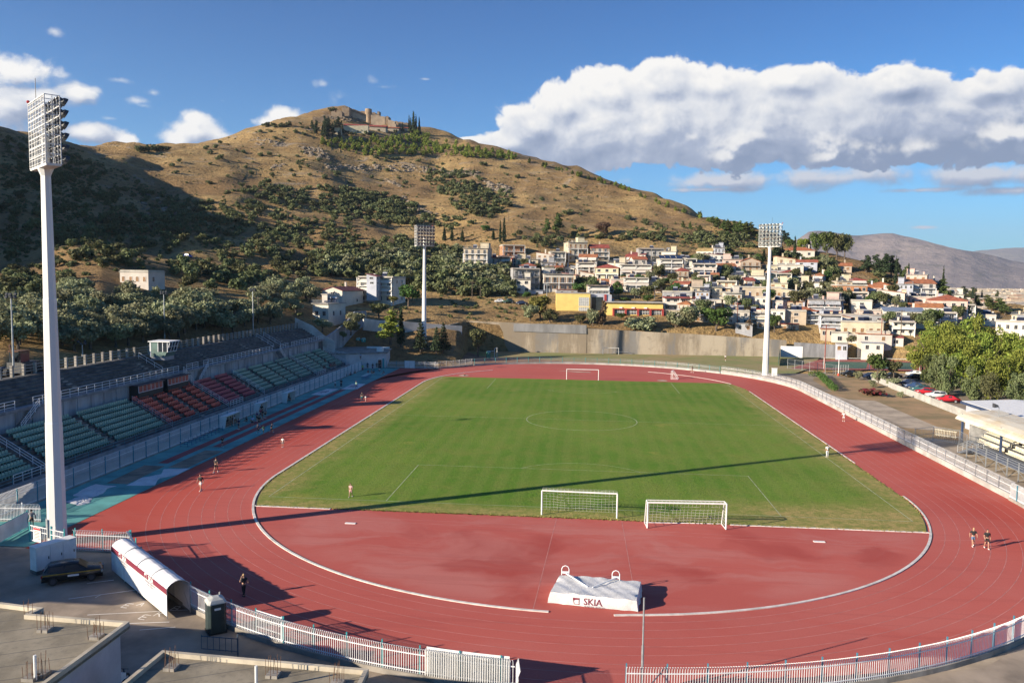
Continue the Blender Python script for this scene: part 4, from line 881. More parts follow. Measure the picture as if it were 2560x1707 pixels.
# ------------------------------------------------------------------ high jump mat
def jump_mat():
    t = thing('high_jump_mat', 'large white covered high jump landing mat with maroon lettering', 'landing mat', (1.2, -74.6, 0))
    c = [Vector((-1.95, -75.9, 0)), Vector((4.2, -76.65, 0)), Vector((4.75, -73.0, 0)), Vector((-1.35, -72.35, 0))]; rnd = random.Random(8)
    nx, ny = 22, 14; V = []; F = []
    def P(u, v): return c[0].lerp(c[1], u).lerp(c[3].lerp(c[2], u), v)
    for j in range(ny+1):
        for i in range(nx+1):
            u, v = i/nx, j/ny; p = P(u, v); 
            rdg = .10*math.exp(-((u-.38-.55*(1-v)*0)-(v-.5)*.15)**2/.004)
            p.z = .80+.045*math.sin(u*9+v*4)*math.sin(v*7)+.03*math.sin(u*31+v*17)+rdg*(1-v)*.6+rnd.uniform(-.012, .012)-.02*(max(0, abs(u-.5)-.44)/.06); V.append(p)
    for j in range(ny):
        for i in range(nx): F.append((j*(nx+1)+i, j*(nx+1)+i+1, (j+1)*(nx+1)+i+1, (j+1)*(nx+1)+i))
    loop = [(i, 0) for i in range(nx)]+[(nx, j) for j in range(ny)]+[(i, ny) for i in range(nx, 0, -1)]+[(0, j) for j in range(ny, 0, -1)]
    prev = [j*(nx+1)+i for i, j in loop]; cen = P(.5, .5)
    for lv, (zf, out) in enumerate(((.80, .04), (.42, .10), (.02, .12))):
        cur = []
        for k, (i, j) in enumerate(loop):
            p = P(i/nx, j/ny); q = p+(p-cen).normalized()*(out+(0 if j == 0 and 4 < i < 17 else .05*math.sin(k*1.35+lv)*(lv+.5)*.6)); q.z = zf*.86; V.append(q); cur.append(len(V)-1)
        n = len(loop)
        for k in range(n): F.append((prev[k], cur[k], cur[(k+1) % n], prev[(k+1) % n]))
        prev = cur
    me = bpy.data.meshes.new('cover'); off = ORG[t.name]; me.from_pydata([v-off for v in V], [], F); me.polygons.foreach_set('use_smooth', [True]*len(F)); me.set_sharp_from_angle(angle=R(48)); me.materials.append(mat('mat_cover', (.64,.64,.63), .6, .08, 1.6, stain=.3, bump=.5)); link('cover', me, t)
    d = (c[1]-c[0]).normalized(); up = Vector((0, 0, 1)); nrm = Vector((d.y, -d.x, 0)); o = c[0].lerp(c[1], .40)+nrm*.118+up*.36; tl = up-nrm*.15
    place_text('lettering', 'SKIA', X['maroon'], t, o+d*.62, d, tl, .66, .004); emblem('emblem', X['maroon'], t, o-d*.58, d, tl, .46)
    place_text('small_print', 'ΕΓΧΡΩΜΑ ΣΚΙΑΣΤΡΑ', X['letter_grey'], t, o+d*.75-up*.31+nrm*.03, d, up, .15)
    for u, v in ((.07, .97), (.70, .93)):
        t2 = thing('jump_stand', 'bent white metal upright on the mat, %s' % ('behind the lettering' if u < .5 else 'at the shadow side corner'), 'upright', P(u, v)+Vector((0, 0, .8)), 'white uprights lying on the jump mat')
        p = P(u, v)+Vector((0, 0, .82)); q = P(.40 if u < .5 else .46, .42)+Vector((0, 0, .85)); b = MB()
        b.beam(p+Vector((0, 0, .18)), q, .07, .07); b.build('bar', X['white_metal'], t2); b = MB()
        a = [p+Vector((-.28, 0, 0)), p+Vector((-.28, .1, .45)), p+Vector((-.2, .12, .62)), p+Vector((0, .14, .7)), p+Vector((.2, .12, .62)), p+Vector((.28, .1, .45)), p+Vector((.28, 0, 0))]; b.path(a, .035, 6); b.beam(p+Vector((-.25, .05, .2)), p+Vector((.25, .05, .2)), .07, .16); b.build('foot_frame', X['white_metal'], t2)
jump_mat()
# ------------------------------------------------------------------ football goals
def net(b, P, nu, nv, r=.012):
    for i in range(nu+1):
        for j in range(nv): b.beam(P(i/nu, j/nv), P(i/nu, (j+1)/nv), r, r)
    for j in range(nv+1):
        for i in range(nu): b.beam(P(i/nu, j/nv), P((i+1)/nu, j/nv), r, r)
def goal(label, p0, p1, back, h=2.44, box=False, depth=(1.2, 1.9), nets=True, r=.075):
    t = thing('football_goal', label, 'goal', (p0[0], p0[1], 0), 'football goals'); p0, p1 = Vector((*p0, .03)), Vector((*p1, .03)); bk = Vector((*back, 0)).normalized(); up = Vector((0, 0, h))
    b = MB(); b.tube(p0, p0+up, r, 8); b.tube(p1, p1+up, r, 8); b.tube(p0+up, p1+up, r, 8); b.build('goal_frame', X['white_paint'], t)
    dt, db = depth; b = MB(); q0, q1 = p0+bk*db, p1+bk*db; u0, u1 = p0+bk*dt+up, p1+bk*dt+up
    if box:
        for a, c in ((p0, q0), (p1, q1), (q0, q1), (p0+up, u0), (p1+up, u1), (u0, q0), (u1, q1), (u0, u1)): b.tube(a, c, .04, 6)
    else:
        for a, s in ((p0, u0), (p1, u1)): b.tube(a+up, s-up*.12, .03, 5); b.tube(s-up*.12, s-up*.12+Vector((0, 0, -1.6)), .03, 5)
    b.build('back_frame', X['white_metal'], t)
    if nets:
        b = MB(); L = (p1-p0).length; nu = int(L/.36)
        sag = lambda u, v: Vector((0, 0, -.10*math.sin(math.pi*u)*math.sin(math.pi*min(1, v*1.2))))+bk*(.12*math.sin(v*math.pi)*math.sin(u*14))
        net(b, lambda u, v: u0.lerp(u1, u).lerp(q0.lerp(q1, u), v)+sag(u, v), nu, 8)
        net(b, lambda u, v: (p0+up).lerp(p1+up, u).lerp(u0.lerp(u1, u), v), nu, 3)
        for a, s, g in ((p0, u0, q0), (p1, u1, q1)): net(b, lambda u, v: (a+up).lerp(s, u).lerp(a.lerp(g, u), v), 4, 8)
        b.build('net', mm('net_cord', (.62,.62,.58), .8, .05), t)
goal('white football goal with hanging net on the near grass edge', (-3.72, -54.4), (3.70, -54.6), (0, 1))
goal('white box shaped portable goal with net standing on the red track edge', (6.45, -57.3), (13.85, -56.75), (-.08, 1), 2.44, True, (.9, 1.7))
goal('far white football goal at the back edge of the grass', (-3.7, 53.6), (3.7, 53.7), (0, 1), 2.44, False, (.8, 1.0), False)
b0 = G(*[1600+365/4.704, 900+225/4.704]); goal('small white training goal seen side on at the far end zone', (b0.x, b0.y), (b0.x+.5, b0.y+2.0), (1, -.1), 1.9, True, (.3, 1.5), True, .05)
t = thing('football_goal', 'bare white practice goal in front of the retaining wall', 'goal', (8.5, 119.6, 0), 'football goals'); b = MB()
for x in (6.2, 11.1): b.tube((x, 119.6, 0), (x, 119.6, 2.1), .06, 6)
b.tube((6.2, 119.6, 2.1), (11.1, 119.6, 2.1), .06, 6); b.build('goal_frame', X['white_paint'], t); b = MB(); b.path([(9, 120.5, .05), (9.8, 120.5, .8), (14, 120.5, .8), (15.2, 120.5, .05)], .05, 5); b.build('back_frame', X['galvanised'], t)
t = thing('football_goal', 'white tall narrow frame standing beside the green toilet by the bank', 'goal', (-25.6, 99, 0)); b = MB(); b.path([(-25.65, 97.6, 0), (-25.65, 97.6, 3.0), (-25.4, 102, 3.0), (-25.4, 102, 0)], .07, 6); b.path([(-27.0, 97.8, 2.3), (-25.65, 97.6, 2.3)], .05, 5); b.build('goal_frame', X['white_paint'], t)
# ------------------------------------------------------------------ portable toilets
def toilet(loc, yaw, label, body, roofm, sun=True):
    t = thing('portable_toilet', label, 'toilet', (0, 0, 0)); w = .57; h = 2.0; c = .14
    pts = [(-w+c,-w),(w-c,-w),(w,-w+c),(w,w-c),(w-c,w),(-w+c,w),(-w,w-c),(-w,-w+c)]
    b = MB(); b.prism(pts, .12, h); b.build('body', body, t)
    b = MB(); b.box(-w-.02, -w-.02, 0, w+.02, w+.02, .12); b.build('base', X['black'], t)
    b = MB(); b.loft([[(x*1.06, y*1.06, z) for x, y in pts] for z in (h, h+.07)]+[[(x*.85, y*.85, h+.24) for x, y in pts], [(x*.35, y*.35, h+.36) for x, y in pts]]); b.build('roof', roofm, t)
    b = MB(); b.box(-w+c+.03, -w-.03, .2, w-c-.03, -w, h-.08); d = b.build('door', body, t); b = MB(); b.box(w-c-.16, -w-.07, .95, w-c-.08, -w-.03, 1.15); b.build('handle', X['black'], d)
    b = MB(); b.box(-.2, -w-.04, 1.62, .2, -w-.031, 1.76); b.build('door_sign', X['letter_white'], d)
    for x in (-w, w):
        b = MB()
        for z in (1.55, 1.66, 1.77): b.box(x-.015, -.3, z, x+.015, .3, z+.05)
        b.build('vent', X['dark_steel'], t)
    b = MB(); b.tube((.35, .35, h), (.35, .35, h+.45), .05, 6); b.build('vent_pipe', roofm, t)
    t.location = loc; t.rotation_euler = (0, 0, yaw)
dg = mat('toilet_dark_green', (.016,.032,.034), .5, .1, 3.0); tg = mat('toilet_turquoise', (.01,.36,.32), .45, .08, 3.0); gg = mat('toilet_green', (.01,.20,.13), .45, .1, 3.0)
toilet((-23.65, -83.2, 0), R(38), 'dark green portable toilet with pale domed roof at the near fence', dg, mat('toilet_roof_grey', (.42,.43,.41), .6, .06, 2.0))
toilet((-63.3, 87.9, 3.8), R(12), 'turquoise portable toilet, left of the two on the bank', tg, mm('toilet_roof_pale', (.30,.58,.55), .6)); toilet((-61.7, 87.6, 3.8), R(12), 'turquoise portable toilet, right of the two on the bank', tg, X['toilet_roof_pale'])
toilet((-27.35, 97.3, 0), R(5), 'green portable toilet by the white frame behind the far fence', gg, X['toilet_roof_pale'])
# ------------------------------------------------------------------ dugouts, benches, hurdles, tarps
def dugout(x, y0, y1, label):
    t = thing('dugout', label, 'dugout', (x, (y0+y1)/2, 0), 'team dugouts along the stand fence'); m = mm('dugout_panel', (.50,.44,.32), .6, .1, .6)
    b = MB(); b.loft([[(x-1.1, y, 0), (x-1.05, y, 0), (x-.95, y, 1.75), (x-1.0, y, 1.75)] for y in (y0, y1)]); b.build('back_panel', m, t)
    b = MB(); b.loft([[(x-1.1, y, 1.72), (x+.25, y, 1.86), (x+.25, y, 1.92), (x-1.1, y, 1.78)] for y in (y0-.1, y1+.1)]); b.build('roof', X['white_paint'], t)
    for y in (y0, y1):
        b = MB(); b.loft([[(x-1.1, y+s, 0), (x-.1, y+s, 0), (x+.15, y+s, 1.8), (x-1.0, y+s, 1.72)] for s in (-.03, .03)]); b.build('side_panel', X['white_paint'], t)
    b = MB(); b.box(x-1.0, y0+.1, .40, x-.55, y1-.1, .46); b.build('bench', X['blue_post'], t)
    b = MB(); b.tube((x+.1, (y0+y1)/2, 0), (x+.15, (y0+y1)/2, 1.82), .04, 6); b.build('post', X['white_metal'], t)
dugout(-54.0, -16.2, -11.2, 'longest cream backed dugout with people sitting inside, below the red seats'); dugout(-54.0, -3.2, -.2, 'short cream dugout with a crowd in front of it'); dugout(-54.0, 9.2, 13.2, 'cream dugout nearest the far tarps beside the fence')
def hurdle_set(y0, n, dy, x, label, wide=1.2):
    me = {}
    for k in range(n):
        t = thing('hurdle', label, 'hurdle', (x-.05*k, y0+dy*k, 0), 'hurdles stacked on the teal strip')
        if not me:
            b = MB(); b.box(-wide/2, -.02, .78, wide/2, .02, .86); me['bar'] = b.build('bar', X['white_paint'], t, world=False)
            b = MB(); [b.beam((sx, 0, 0), (sx, 0, .82), .035, .035) for sx in (-.5, .5)]; b.box(-.5, -.02, .38, .5, .02, .42); me['frame'] = b.build('frame', mm('hurdle_blue', (.03,.06,.22), .5), t, world=False)
            b = MB(); [b.beam((sx, 0, .03), (sx, .65, .03), .05, .05) for sx in (-.5, .5)]; me['foot'] = b.build('foot', X['hurdle_blue'], t, world=False)
        else:
            for q in ('bar', 'frame', 'foot'): link(q, me[q].data, t)
        t.rotation_euler = (0, 0, R(6))
hurdle_set(-29.6, 10, 1.28, -53.7, 'low blue hurdle with white bar in the long row beside the dugout'); hurdle_set(44.6, 7, .95, -49.6, 'small blue and white hurdle in the row near the far corner')
def tarp(pts, label, m=None, seed=0, h=.10):
    rnd = random.Random(seed); n = len(pts); c = sum((Vector((*p, 0)) for p in pts), Vector())/n; rings = []
    fine = []
    for i in range(n):
        p, q = Vector((*pts[i], 0)), Vector((*pts[(i+1) % n], 0)); 
        for k in range(4): s = p.lerp(q, k/4)+Vector((rnd.uniform(-.1, .1), rnd.uniform(-.1, .1), 0)); fine.append(s)
    V = [c+Vector((0, 0, h*.6))]; F = []; N = len(fine)
    for lv, f in enumerate((.3, .55, .8, 1.0)):
        for s in fine: p = c.lerp(s, f); p.z = .025+(rnd.uniform(0, h) if f < 1 else 0); V.append(p)
    for i in range(N): F.append((0, 1+i, 1+(i+1) % N))
    for lv in range(3):
        for i in range(N): a = 1+lv*N; F.append((a+i, a+N+i, a+N+(i+1) % N, a+(i+1) % N))
    b = MB(); b.add(V, F); o = b.build('tarpaulin', m or X['tarp']); prop(o, label, 'tarpaulin', 'tarpaulins on the teal strip')
A_ = lambda L: [tuple(G(x/3.92, 900+y/3.92)[:2]) for x, y in L]; B_ = lambda L: [tuple(G(450+x/3.92, 850+y/3.92)[:2]) for x, y in L]
tarp(A_([(640,1390),(770,1425),(880,1400),(905,1350),(820,1335),(770,1340)]), 'small crumpled white tarpaulin beside the big floodlight', None, 1); tarp(A_([(705,1335),(800,1270),(930,1215),(1145,1235),(1050,1260),(1000,1310),(910,1345)]), 'irregular white tarpaulin left of the first sand pit', None, 2)
tarp(A_([(1240,1230),(1400,1150),(1600,1115),(1650,1108),(1605,1070),(1860,1060),(1740,1125),(1560,1160),(1515,1190),(1520,1228)]), 'long twisted white tarpaulin beside the sand pits', None, 3)
def flat_board(L, label, seed):
    P = B_(L); t = thing('ground_banner', label, 'banner', (P[0][0], P[0][1], 0), 'printed banners lying on the teal strip'); b = MB(); b.prism(P, .013, .06); b.build('sheet', X['tarp'], t)
    c = [sum(p[0] for p in P)/4, sum(p[1] for p in P)/4]; q = [tuple(c[k]+(p[k]-c[k])*.55 for k in (0, 1)) for p in P]; b = MB(); rnd = random.Random(seed)
    for i in range(5): u = i/5; a = [q[0][k]*(1-u)+q[3][k]*u for k in (0, 1)]; e = [q[1][k]*(1-u)+q[2][k]*u for k in (0, 1)]; f0, f1 = rnd.uniform(0, .3), rnd.uniform(.6, 1); band(b, [tuple(a[k]*(1-f0)+e[k]*f0 for k in (0, 1)), tuple(a[k]*(1-f1)+e[k]*f1 for k in (0, 1))], .18, .064)
    b.build('print', mm('faded_print', (.22,.14,.15), .8), t)
flat_board([(1285,535),(1440,480),(1550,480),(1415,540)], 'white printed banner lying flat near the far dugout', 4); flat_board([(1580,485),(1690,430),(1815,430),(1740,480)], 'white printed banner lying flat beside the runner in mint', 5)
for p, lab in ((G(876,1308), 'small white board lying on the red end zone, left one'), (G(2048,1354), 'small white board lying on the red end zone, right one')):
    t = thing('marker_board', lab, 'board', (p.x, p.y, 0)); b = MB(); b.box(p.x-.5, p.y-.16, 0, p.x+.5, p.y+.16, .06); b.build('board', X['white_paint'], t)
# flag pole, barrier
t = thing('flag_pole', 'thin bare white metal pole beside the gap in the near fence', 'pole', (3.75, -88.4, 0)); b = MB(); b.tube((3.75, -88.4, 0), (3.75, -88.4, 3.0), .075, 8); b.tube((3.75, -88.4, 3.0), (3.75, -88.4, 5.75), .05, 8); b.build('pole', X['galvanised'], t); b = MB(); b.tube((3.75, -88.4, 0), (3.75, -88.4, .25), .13, 8); b.build('base_sleeve', X['concrete'], t)
t = thing('crowd_barrier', 'low blue steel crowd barrier behind the near flat roof', 'barrier', (-22, -86.3, 0)); b = MB()
for z in (.2, 1.0): b.tube((-23.2, -86.1, z), (-20.7, -86.45, z+.12), .03, 6)
for i in range(7): x = -23.2+2.5*i/6; b.tube((x, -86.1-.35*i/6, .2), (x, -86.1-.35*i/6, 1.1), .02, 5)
b.tube((-20.7, -86.45, 0), (-20.7, -86.45, 1.4), .05, 6); b.build('frame', mm('barrier_blue', (.06,.09,.13), .5), t)
t = thing('crowd_barrier', 'slanted blue mesh barrier inside the near right fence', 'barrier', (4.6, -88.8, 0)); b = MB()
for p, q in (((4.2,-89.2,.1),(5.1,-88.1,.1)),((4.2,-89.2,1.2),(5.1,-88.1,1.7)),((4.2,-89.2,.1),(4.2,-89.2,1.2)),((5.1,-88.1,.1),(5.1,-88.1,1.7))): b.tube(p, q, .03, 6)
b.build('frame', X['barrier_blue'], t)
# ------------------------------------------------------------------ near buildings with flat roofs
def rebar(b, x, y, z, n, seed, w=.5):
    r = random.Random(seed)
    for i in range(n):
        px, py = x+w*(i % 3-1)*.5+r.uniform(-.04, .04), y+w*(i//3 % 3-1)*.5+r.uniform(-.04, .04); b.tube((px, py, z), (px+r.uniform(-.08, .08), py+r.uniform(-.08, .08), z+r.uniform(.75, 1.15)), .013, 4)
def flat_roof(pts, h, label, wallm, rebars, pipe=None, wallin=.35):
    c = Vector((sum(p[0] for p in pts)/len(pts), sum(p[1] for p in pts)/len(pts), 0)); t = thing('flat_roof_building', label, 'building', (c.x, c.y, 0), 'flat roofed sheds by the car park')
    m, nt, bs = newmat('roof_screed'); pos = nt.n('ShaderNodeNewGeometry').outputs['Position']
    ln = nt.ss(nt.m('ABSOLUTE', nt.m('SINE', nt.m('MULTIPLY', nt.v('DOT_PRODUCT', pos, (.45, -.9, 0), out='v'), 2.1))), 0.0, .11)
    col = nt.mix(nt.ss(nt.noise(pos, .35, 6.0, .65), .35, .65), (.18,.155,.11), (.30,.26,.19)); col = nt.mix(ln, (.10,.095,.085), col); nt.L.new(nt.mix(nt.m('MULTIPLY', nt.ss(nt.noise(pos, 3.0, 5.0, .7), .5, .7), .4), col, (.11,.10,.085)), bs.inputs['Base Color']); bs.inputs['Roughness'].default_value = .9
    b = MB(); b.prism(pts, h-.28, h-.12); b.build('roof_slab', m, t)
    n = len(pts)
    b = MB(); ins = []; eav = []
    for i in range(n):
        a, p, q = Vector(pts[i-1]), Vector(pts[i]), Vector(pts[(i+1) % n]); e0 = (p-a).normalized(); e1 = (q-p).normalized(); n0 = Vector((-e0.y, e0.x)); n1 = Vector((-e1.y, e1.x)); s = (n0+n1)/max(.3, 1+n0.dot(n1)); ins.append(p+s*.22); eav.append(p+s*wallin)
    for i in range(n):
        j = (i+1) % n; b.add([(*pts[i], h-.3), (*pts[j], h-.3), (*pts[j], h+.12), (*pts[i], h+.12), (*ins[i], h-.3), (*ins[j], h-.3), (*ins[j], h+.12), (*ins[i], h+.12)], [(0,1,2,3),(5,4,7,6),(3,2,6,7),(0,4,5,1)])
    b.build('parapet', mat('parapet_cream', (.50,.44,.34), .85, .12, .6, stain=.35), t)
    b = MB(); b.prism([tuple(p) for p in eav], 0, h-.28); b.build('wall', wallm, t)
    for k, (x, y, q) in enumerate(rebars):
        b = MB(); rebar(b, x, y, h-.12, q, k+3); b.build('rebar', X['rust'], t); b = MB(); b.box(x-.3, y-.28, h-.12, x+.3, y+.3, h+.04); b.build('column_stub', X['concrete'], t)
    if pipe: b = MB(); b.tube((pipe[0], pipe[1], h-.12), (pipe[0], pipe[1], h+1.1), .07, 8); b.build('vent_pipe', X['white_paint'], t)
    return t
h1 = 4.3
pq = lambda x, y, h=h1-.1: G(0+x/3.092, 1200+y/3.092, h)
t = flat_roof([(-43,-90.0),(-43,-112),(-24.6,-112),(-24.35,-91.9),(-30.3,-91.6),(-30.15,-90.75),(-33,-90.35)], h1, 'near flat roofed building with rusty column starters, left one', mat('lilac_render', (.52,.49,.50), .85, .08, .5), [(pq(350,1160).x, pq(350,1160).y, 9), (pq(745,1215).x, pq(745,1215).y, 9), (pq(320,1505).x, pq(320,1505).y, 9), (pq(240,1535).x, pq(240,1535).y, 5), (pq(250,1040).x, pq(250,1040).y, 4)], (pq(275,1540).x, pq(275,1540).y))
b = MB(); b.box(-24.70, -99.5, 1.2, -24.66, -97.3, 3.2); b.build('window', X['window_dark'], t)
h2 = 3.7; pr = lambda x, y: G(450+x/3.092, 1200+y/3.092, h2-.1)
t = flat_roof([(-21.5,-93.7),(-21.9,-104),(-10.0,-104),(-10.3,-94.4)], h2, 'near flat roofed building with rusty column starters, right one', X['concrete'], [(pr(720,1510).x, pr(720,1510).y, 9), (pr(1225,1560).x, pr(1225,1560).y-.2, 9), (G(1325/3.092, 1200+1455/3.092, h2-.1).x, G(1325/3.092, 1200+1455/3.092, h2-.1).y, 9)], (pr(590,1620).x, pr(590,1620).y))
# service building out of frame on the left: its shadow falls across the yard and the track
t = thing('service_building', 'plain rendered service building at the near end of the grandstand', 'building', (-60, -88, 0)); b = MB(); b.prism([(-62.7,-95),(-62.7,-87),(-80,-84.5),(-80,-95)], 0, 9.3); b.build('wall', X['concrete'], t); b = MB(); b.prism([(-57.8,-95.2),(-57.8,-86.5),(-80.2,-84),(-80.2,-95.2)], 9.3, 10.05); b.build('roof', X['grey_concrete'], t)
# changing rooms at the far end of the stand
t = thing('changing_room_building', 'low whitewashed changing room block at the far end of the grandstand', 'building', (-58, 78, 0))
fp = [(-50.6,69.2),(-52.2,80),(-60,90),(-66.2,86),(-66.2,63.5),(-59.5,63.5)]
b = MB(); b.prism(fp[::1], 0, 3.75); b.build('wall', mat('lilac_wall', (.56,.53,.53), .85, .07, .4), t)
b = MB(); b.prism([(-50.2,69.0),(-51.8,80.4),(-60,90.5),(-66.6,86.4),(-66.6,63.2),(-59.6,63.2)], 3.75, 4.0); b.build('roof', X['concrete'], t)
b = MB(); b.box(-52.4, 68.6, 1.4, -51.4, 72, 1.5) if 0 else b.box(-58.6, 79.7, 4.0, -52.4, 80.3, 4.45); b.box(-53.4, 70.5, 4.0, -51.9, 72, 4.9); b.build('parapet', X['white_paint'], t)
a, c = Vector((-59.5,63.5,0)), Vector((-50.6,69.2,0)); dd = (c-a).normalized(); nn = Vector((dd.y, -dd.x, 0))*.03
b = MB(); p = a.lerp(c, .80)+nn; b.beam(p+Vector((0,0,1.05)), p+dd*.9+Vector((0,0,1.05)), .04, 2.1); b.build('door', X['window_dark'], t)
b = MB(); p = a.lerp(c, .905)+nn; b.beam(p+Vector((0,0,1.2)), p+dd*.55+Vector((0,0,1.2)), .04, 2.4); b.build('door', X['teal_paint'], t)
b = MB(); rail_run(b, [(-64.4,63.8,4.8),(-61.5,64.6,3.3),(-60.6,64.9,3.3),(-57.4,66.2,1.5),(-56.6,66.5,1.5),(-54.6,67.2,.3)], 1.0, 3, 1.5); o = b.build('stair_railing', X['white_metal'], t)
# walls around the stand end
def free_wall(pts, th, m, name, label, cap=None):
    """pts: (x, y, z_bottom, z_top)"""
    t = thing(name, label, 'wall', (pts[0][0], pts[0][1], pts[0][2])); b = MB()
    for p, q in zip(pts[:-1], pts[1:]):
        d = Vector((q[0]-p[0], q[1]-p[1])).normalized(); n = Vector((-d.y, d.x))*th/2
        b.loft([[(p[0]+n.x, p[1]+n.y, p[2]), (p[0]-n.x, p[1]-n.y, p[2]), (p[0]-n.x, p[1]-n.y, p[3]), (p[0]+n.x, p[1]+n.y, p[3])], [(q[0]+n.x, q[1]+n.y, q[2]), (q[0]-n.x, q[1]-n.y, q[2]), (q[0]-n.x, q[1]-n.y, q[3]), (q[0]+n.x, q[1]+n.y, q[3])]])
    b.build('wall_face', m, t); return t
ww = mat('whitewashed_wall', (.58,.55,.50), .9, .12, .3, stain=.35)
Dz = lambda x, y: (640+x/3.672, 640+y/3.672)
p1 = RD(*Dz(430,610), 206); p2 = AT(*Dz(635,725), 74)
free_wall([(-73.5, 66.1, 8, 12.6), (-69, 66.6, 7, 10.6), (-66.2, 67.1, 4, 8.2), (-63.5, 67.4, 3, 6.6)], .4, ww, 'stepped_wall', 'white sloping end wall of the grandstand catching the sun')
free_wall([(-66.5, 67.6, 2, 7.4), (-66.0, 84, 3.5, 10.3), (-65.6, 92, 6, 13.3), (-64.5, 100, 6, 13.2)], .4, X['stand_wall'], 'boundary_wall', 'pale blue grey retaining wall below the white house')
pts = []
for x, yb, yt, D in ((985,640,570,231), (1130,660,590,236), (1370,690,600,238), (1480,700,612,239), (1890,722,642,243)):
    q = RD(*Dz(x, yt), D); pts.append((q.x, q.y, q.z-3.4, q.z))
free_wall(pts, .4, ww, 'boundary_wall', 'sunlit whitewashed wall along the top of the brown bank')
# long retaining wall behind the practice field
m, nt, bs = newmat('weathered_concrete'); pos = nt.n('ShaderNodeNewGeometry').outputs['Position']; sp = nt.n('ShaderNodeSeparateXYZ', None, {0: pos}); st = nt.v('MULTIPLY', pos, (1, 1, .22))
col = nt.mix(nt.ss(nt.noise(st, .12, 8.0, .7), .42, .58), (.22,.18,.13), (.40,.34,.26)); grey = nt.m('MULTIPLY', nt.ss(nt.noise(st, .16, 5.0, .6), .47, .60), nt.ss(sp.outputs[0], -25.0, -8.0)); col = nt.mix(nt.m('MULTIPLY', grey, .8), col, (.165,.165,.165))
col = nt.mix(nt.m('MULTIPLY', nt.ss(nt.noise(nt.v('MULTIPLY', pos, (1, 1, 1.8)), .35, 7.0, .7), .55, .68), .6), col, (.19,.155,.115)); lay = nt.ss(nt.m('ABSOLUTE', nt.m('SINE', nt.m('MULTIPLY', sp.outputs[2], 2.7))), 0.0, .06); col = nt.mix(nt.m('MULTIPLY', nt.m('SUBTRACT', 1.0, lay), .35), col, (.2,.17,.13)); nt.L.new(col, bs.inputs['Base Color']); bs.inputs['Roughness'].default_value = .95
bu = nt.n('ShaderNodeBump', None, {'Strength': .4, 'Distance': .15, 'Height': nt.noise(pos, .9, 6.0, .7)}); nt.L.new(bu.outputs[0], bs.inputs['Normal'])
t = thing('retaining_wall', 'long stained concrete retaining wall behind the practice field', 'wall', (0, 122, 0))
b = MB(); xs = [-38, -30, -14.5, 1.0]; zt = [9.6, 9.45, 9.15, 9.0]
for i in range(3): b.loft([[(xs[i], 121.6, -.3), (xs[i], 122.3, -.3), (xs[i], 122.3, zt[i]), (xs[i], 121.9, zt[i])], [(xs[i+1], 121.6, -.3), (xs[i+1], 122.3, -.3), (xs[i+1], 122.3, zt[i+1]), (xs[i+1], 121.9, zt[i+1])]])
xs = [1.0, 16, 35, 63.5]; zt = [7.9, 7.3, 6.6, 5.2]
for i in range(3): b.loft([[(xs[i], 121.7+i*.9, -.3), (xs[i], 122.3+i*.9, -.3), (xs[i], 122.3+i*.9, zt[i]), (xs[i], 121.9+i*.9, zt[i])], [(xs[i+1], 122.6+i*.9, -.3), (xs[i+1], 123.2+i*.9, -.3), (xs[i+1], 123.2+i*.9, zt[i+1]), (xs[i+1], 122.8+i*.9, zt[i+1])]])
b.build('wall_face', m, t); gm = mat('patched_grey_render', (.22,.22,.22), .95, .16, .3, stain=.3, streak=True)
b = MB(); b.loft([[(x, 121.58, z) for z in ()] or [(-22.3,121.55,6.6),(-22.3,121.75,6.6),(-22.3,121.85,9.0),(-22.3,121.75,9.0)], [(.9,121.55,6.2),(.9,121.75,6.2),(.9,121.85,8.9),(.9,121.75,8.9)]]); b.build('upper_patch', gm, t)
b = MB(); b.loft([[(-38.2,121.9,-.3),(-37.7,121.9,-.3),(-37.7,121.9,9.5),(-38.2,121.9,9.5)], [(-41,108,-.3),(-40.5,108,-.3),(-40.5,108,9.2),(-41,108,9.2)]]); b.build('return_wall', m, t)
# grey wall beyond the tennis courts
free_wall([(66, 125.2, -.2, 4.6), (76.5, 125.2, -.2, 4.1), (100, 126.4, -.2, 3.4), (112, 127, -.2, 3.2)], .4, X['grey_concrete'], 'boundary_wall', 'plain grey concrete wall beyond the tennis courts')
free_wall([(70.2, 69, -.1, 1.2), (68.8, 46, -.1, 1.2), (67.6, 15, -.1, 1.3), (67.2, 2, -.1, 1.3)], .25, X['fence_wall'], 'boundary_wall', 'low white garden wall between car park and dry garden')
# ------------------------------------------------------------------ houses
HM = dict(white=mat('white_render', (.57,.525,.455), .9, .06, .4, stain=.18, rnd=.25), cream=mat('cream_render', (.54,.465,.335), .9, .07, .4, stain=.2, rnd=.25), tan=mat('tan_render', (.46,.38,.28), .9, .08, .4, stain=.25, rnd=.2), grey=mat('grey_render', (.36,.36,.37), .9, .1, .4, stain=.3, rnd=.2),
  pink=mat('pink_render', (.58,.42,.36), .9, .07, .4, stain=.2), yellow=mat('yellow_render', (.70,.53,.17), .9, .05, .4, stain=.12), orange=mat('orange_brick', (.42,.20,.10), .9, .14, 1.5), bluegrey=mat('bluegrey_render', (.42,.44,.50), .9, .08, .4, stain=.2))
RM = dict(tile=mat('red_roof_tile', (.36,.11,.055), .85, .2, .8, rnd=.3), darktile=mat('dark_red_tile', (.20,.045,.045), .8, .15, .8), ochre=mat('ochre_tile', (.44,.31,.12), .85, .15, .8), brown=mat('brown_grey_tile', (.17,.14,.12), .9, .2, .8), slab=mat('flat_roof_concrete', (.38,.35,.31), .95, .12, .4, stain=.3, rnd=.3), bluemetal=mat('blue_grey_sheet', (.20,.24,.31), .5, .1, .8))
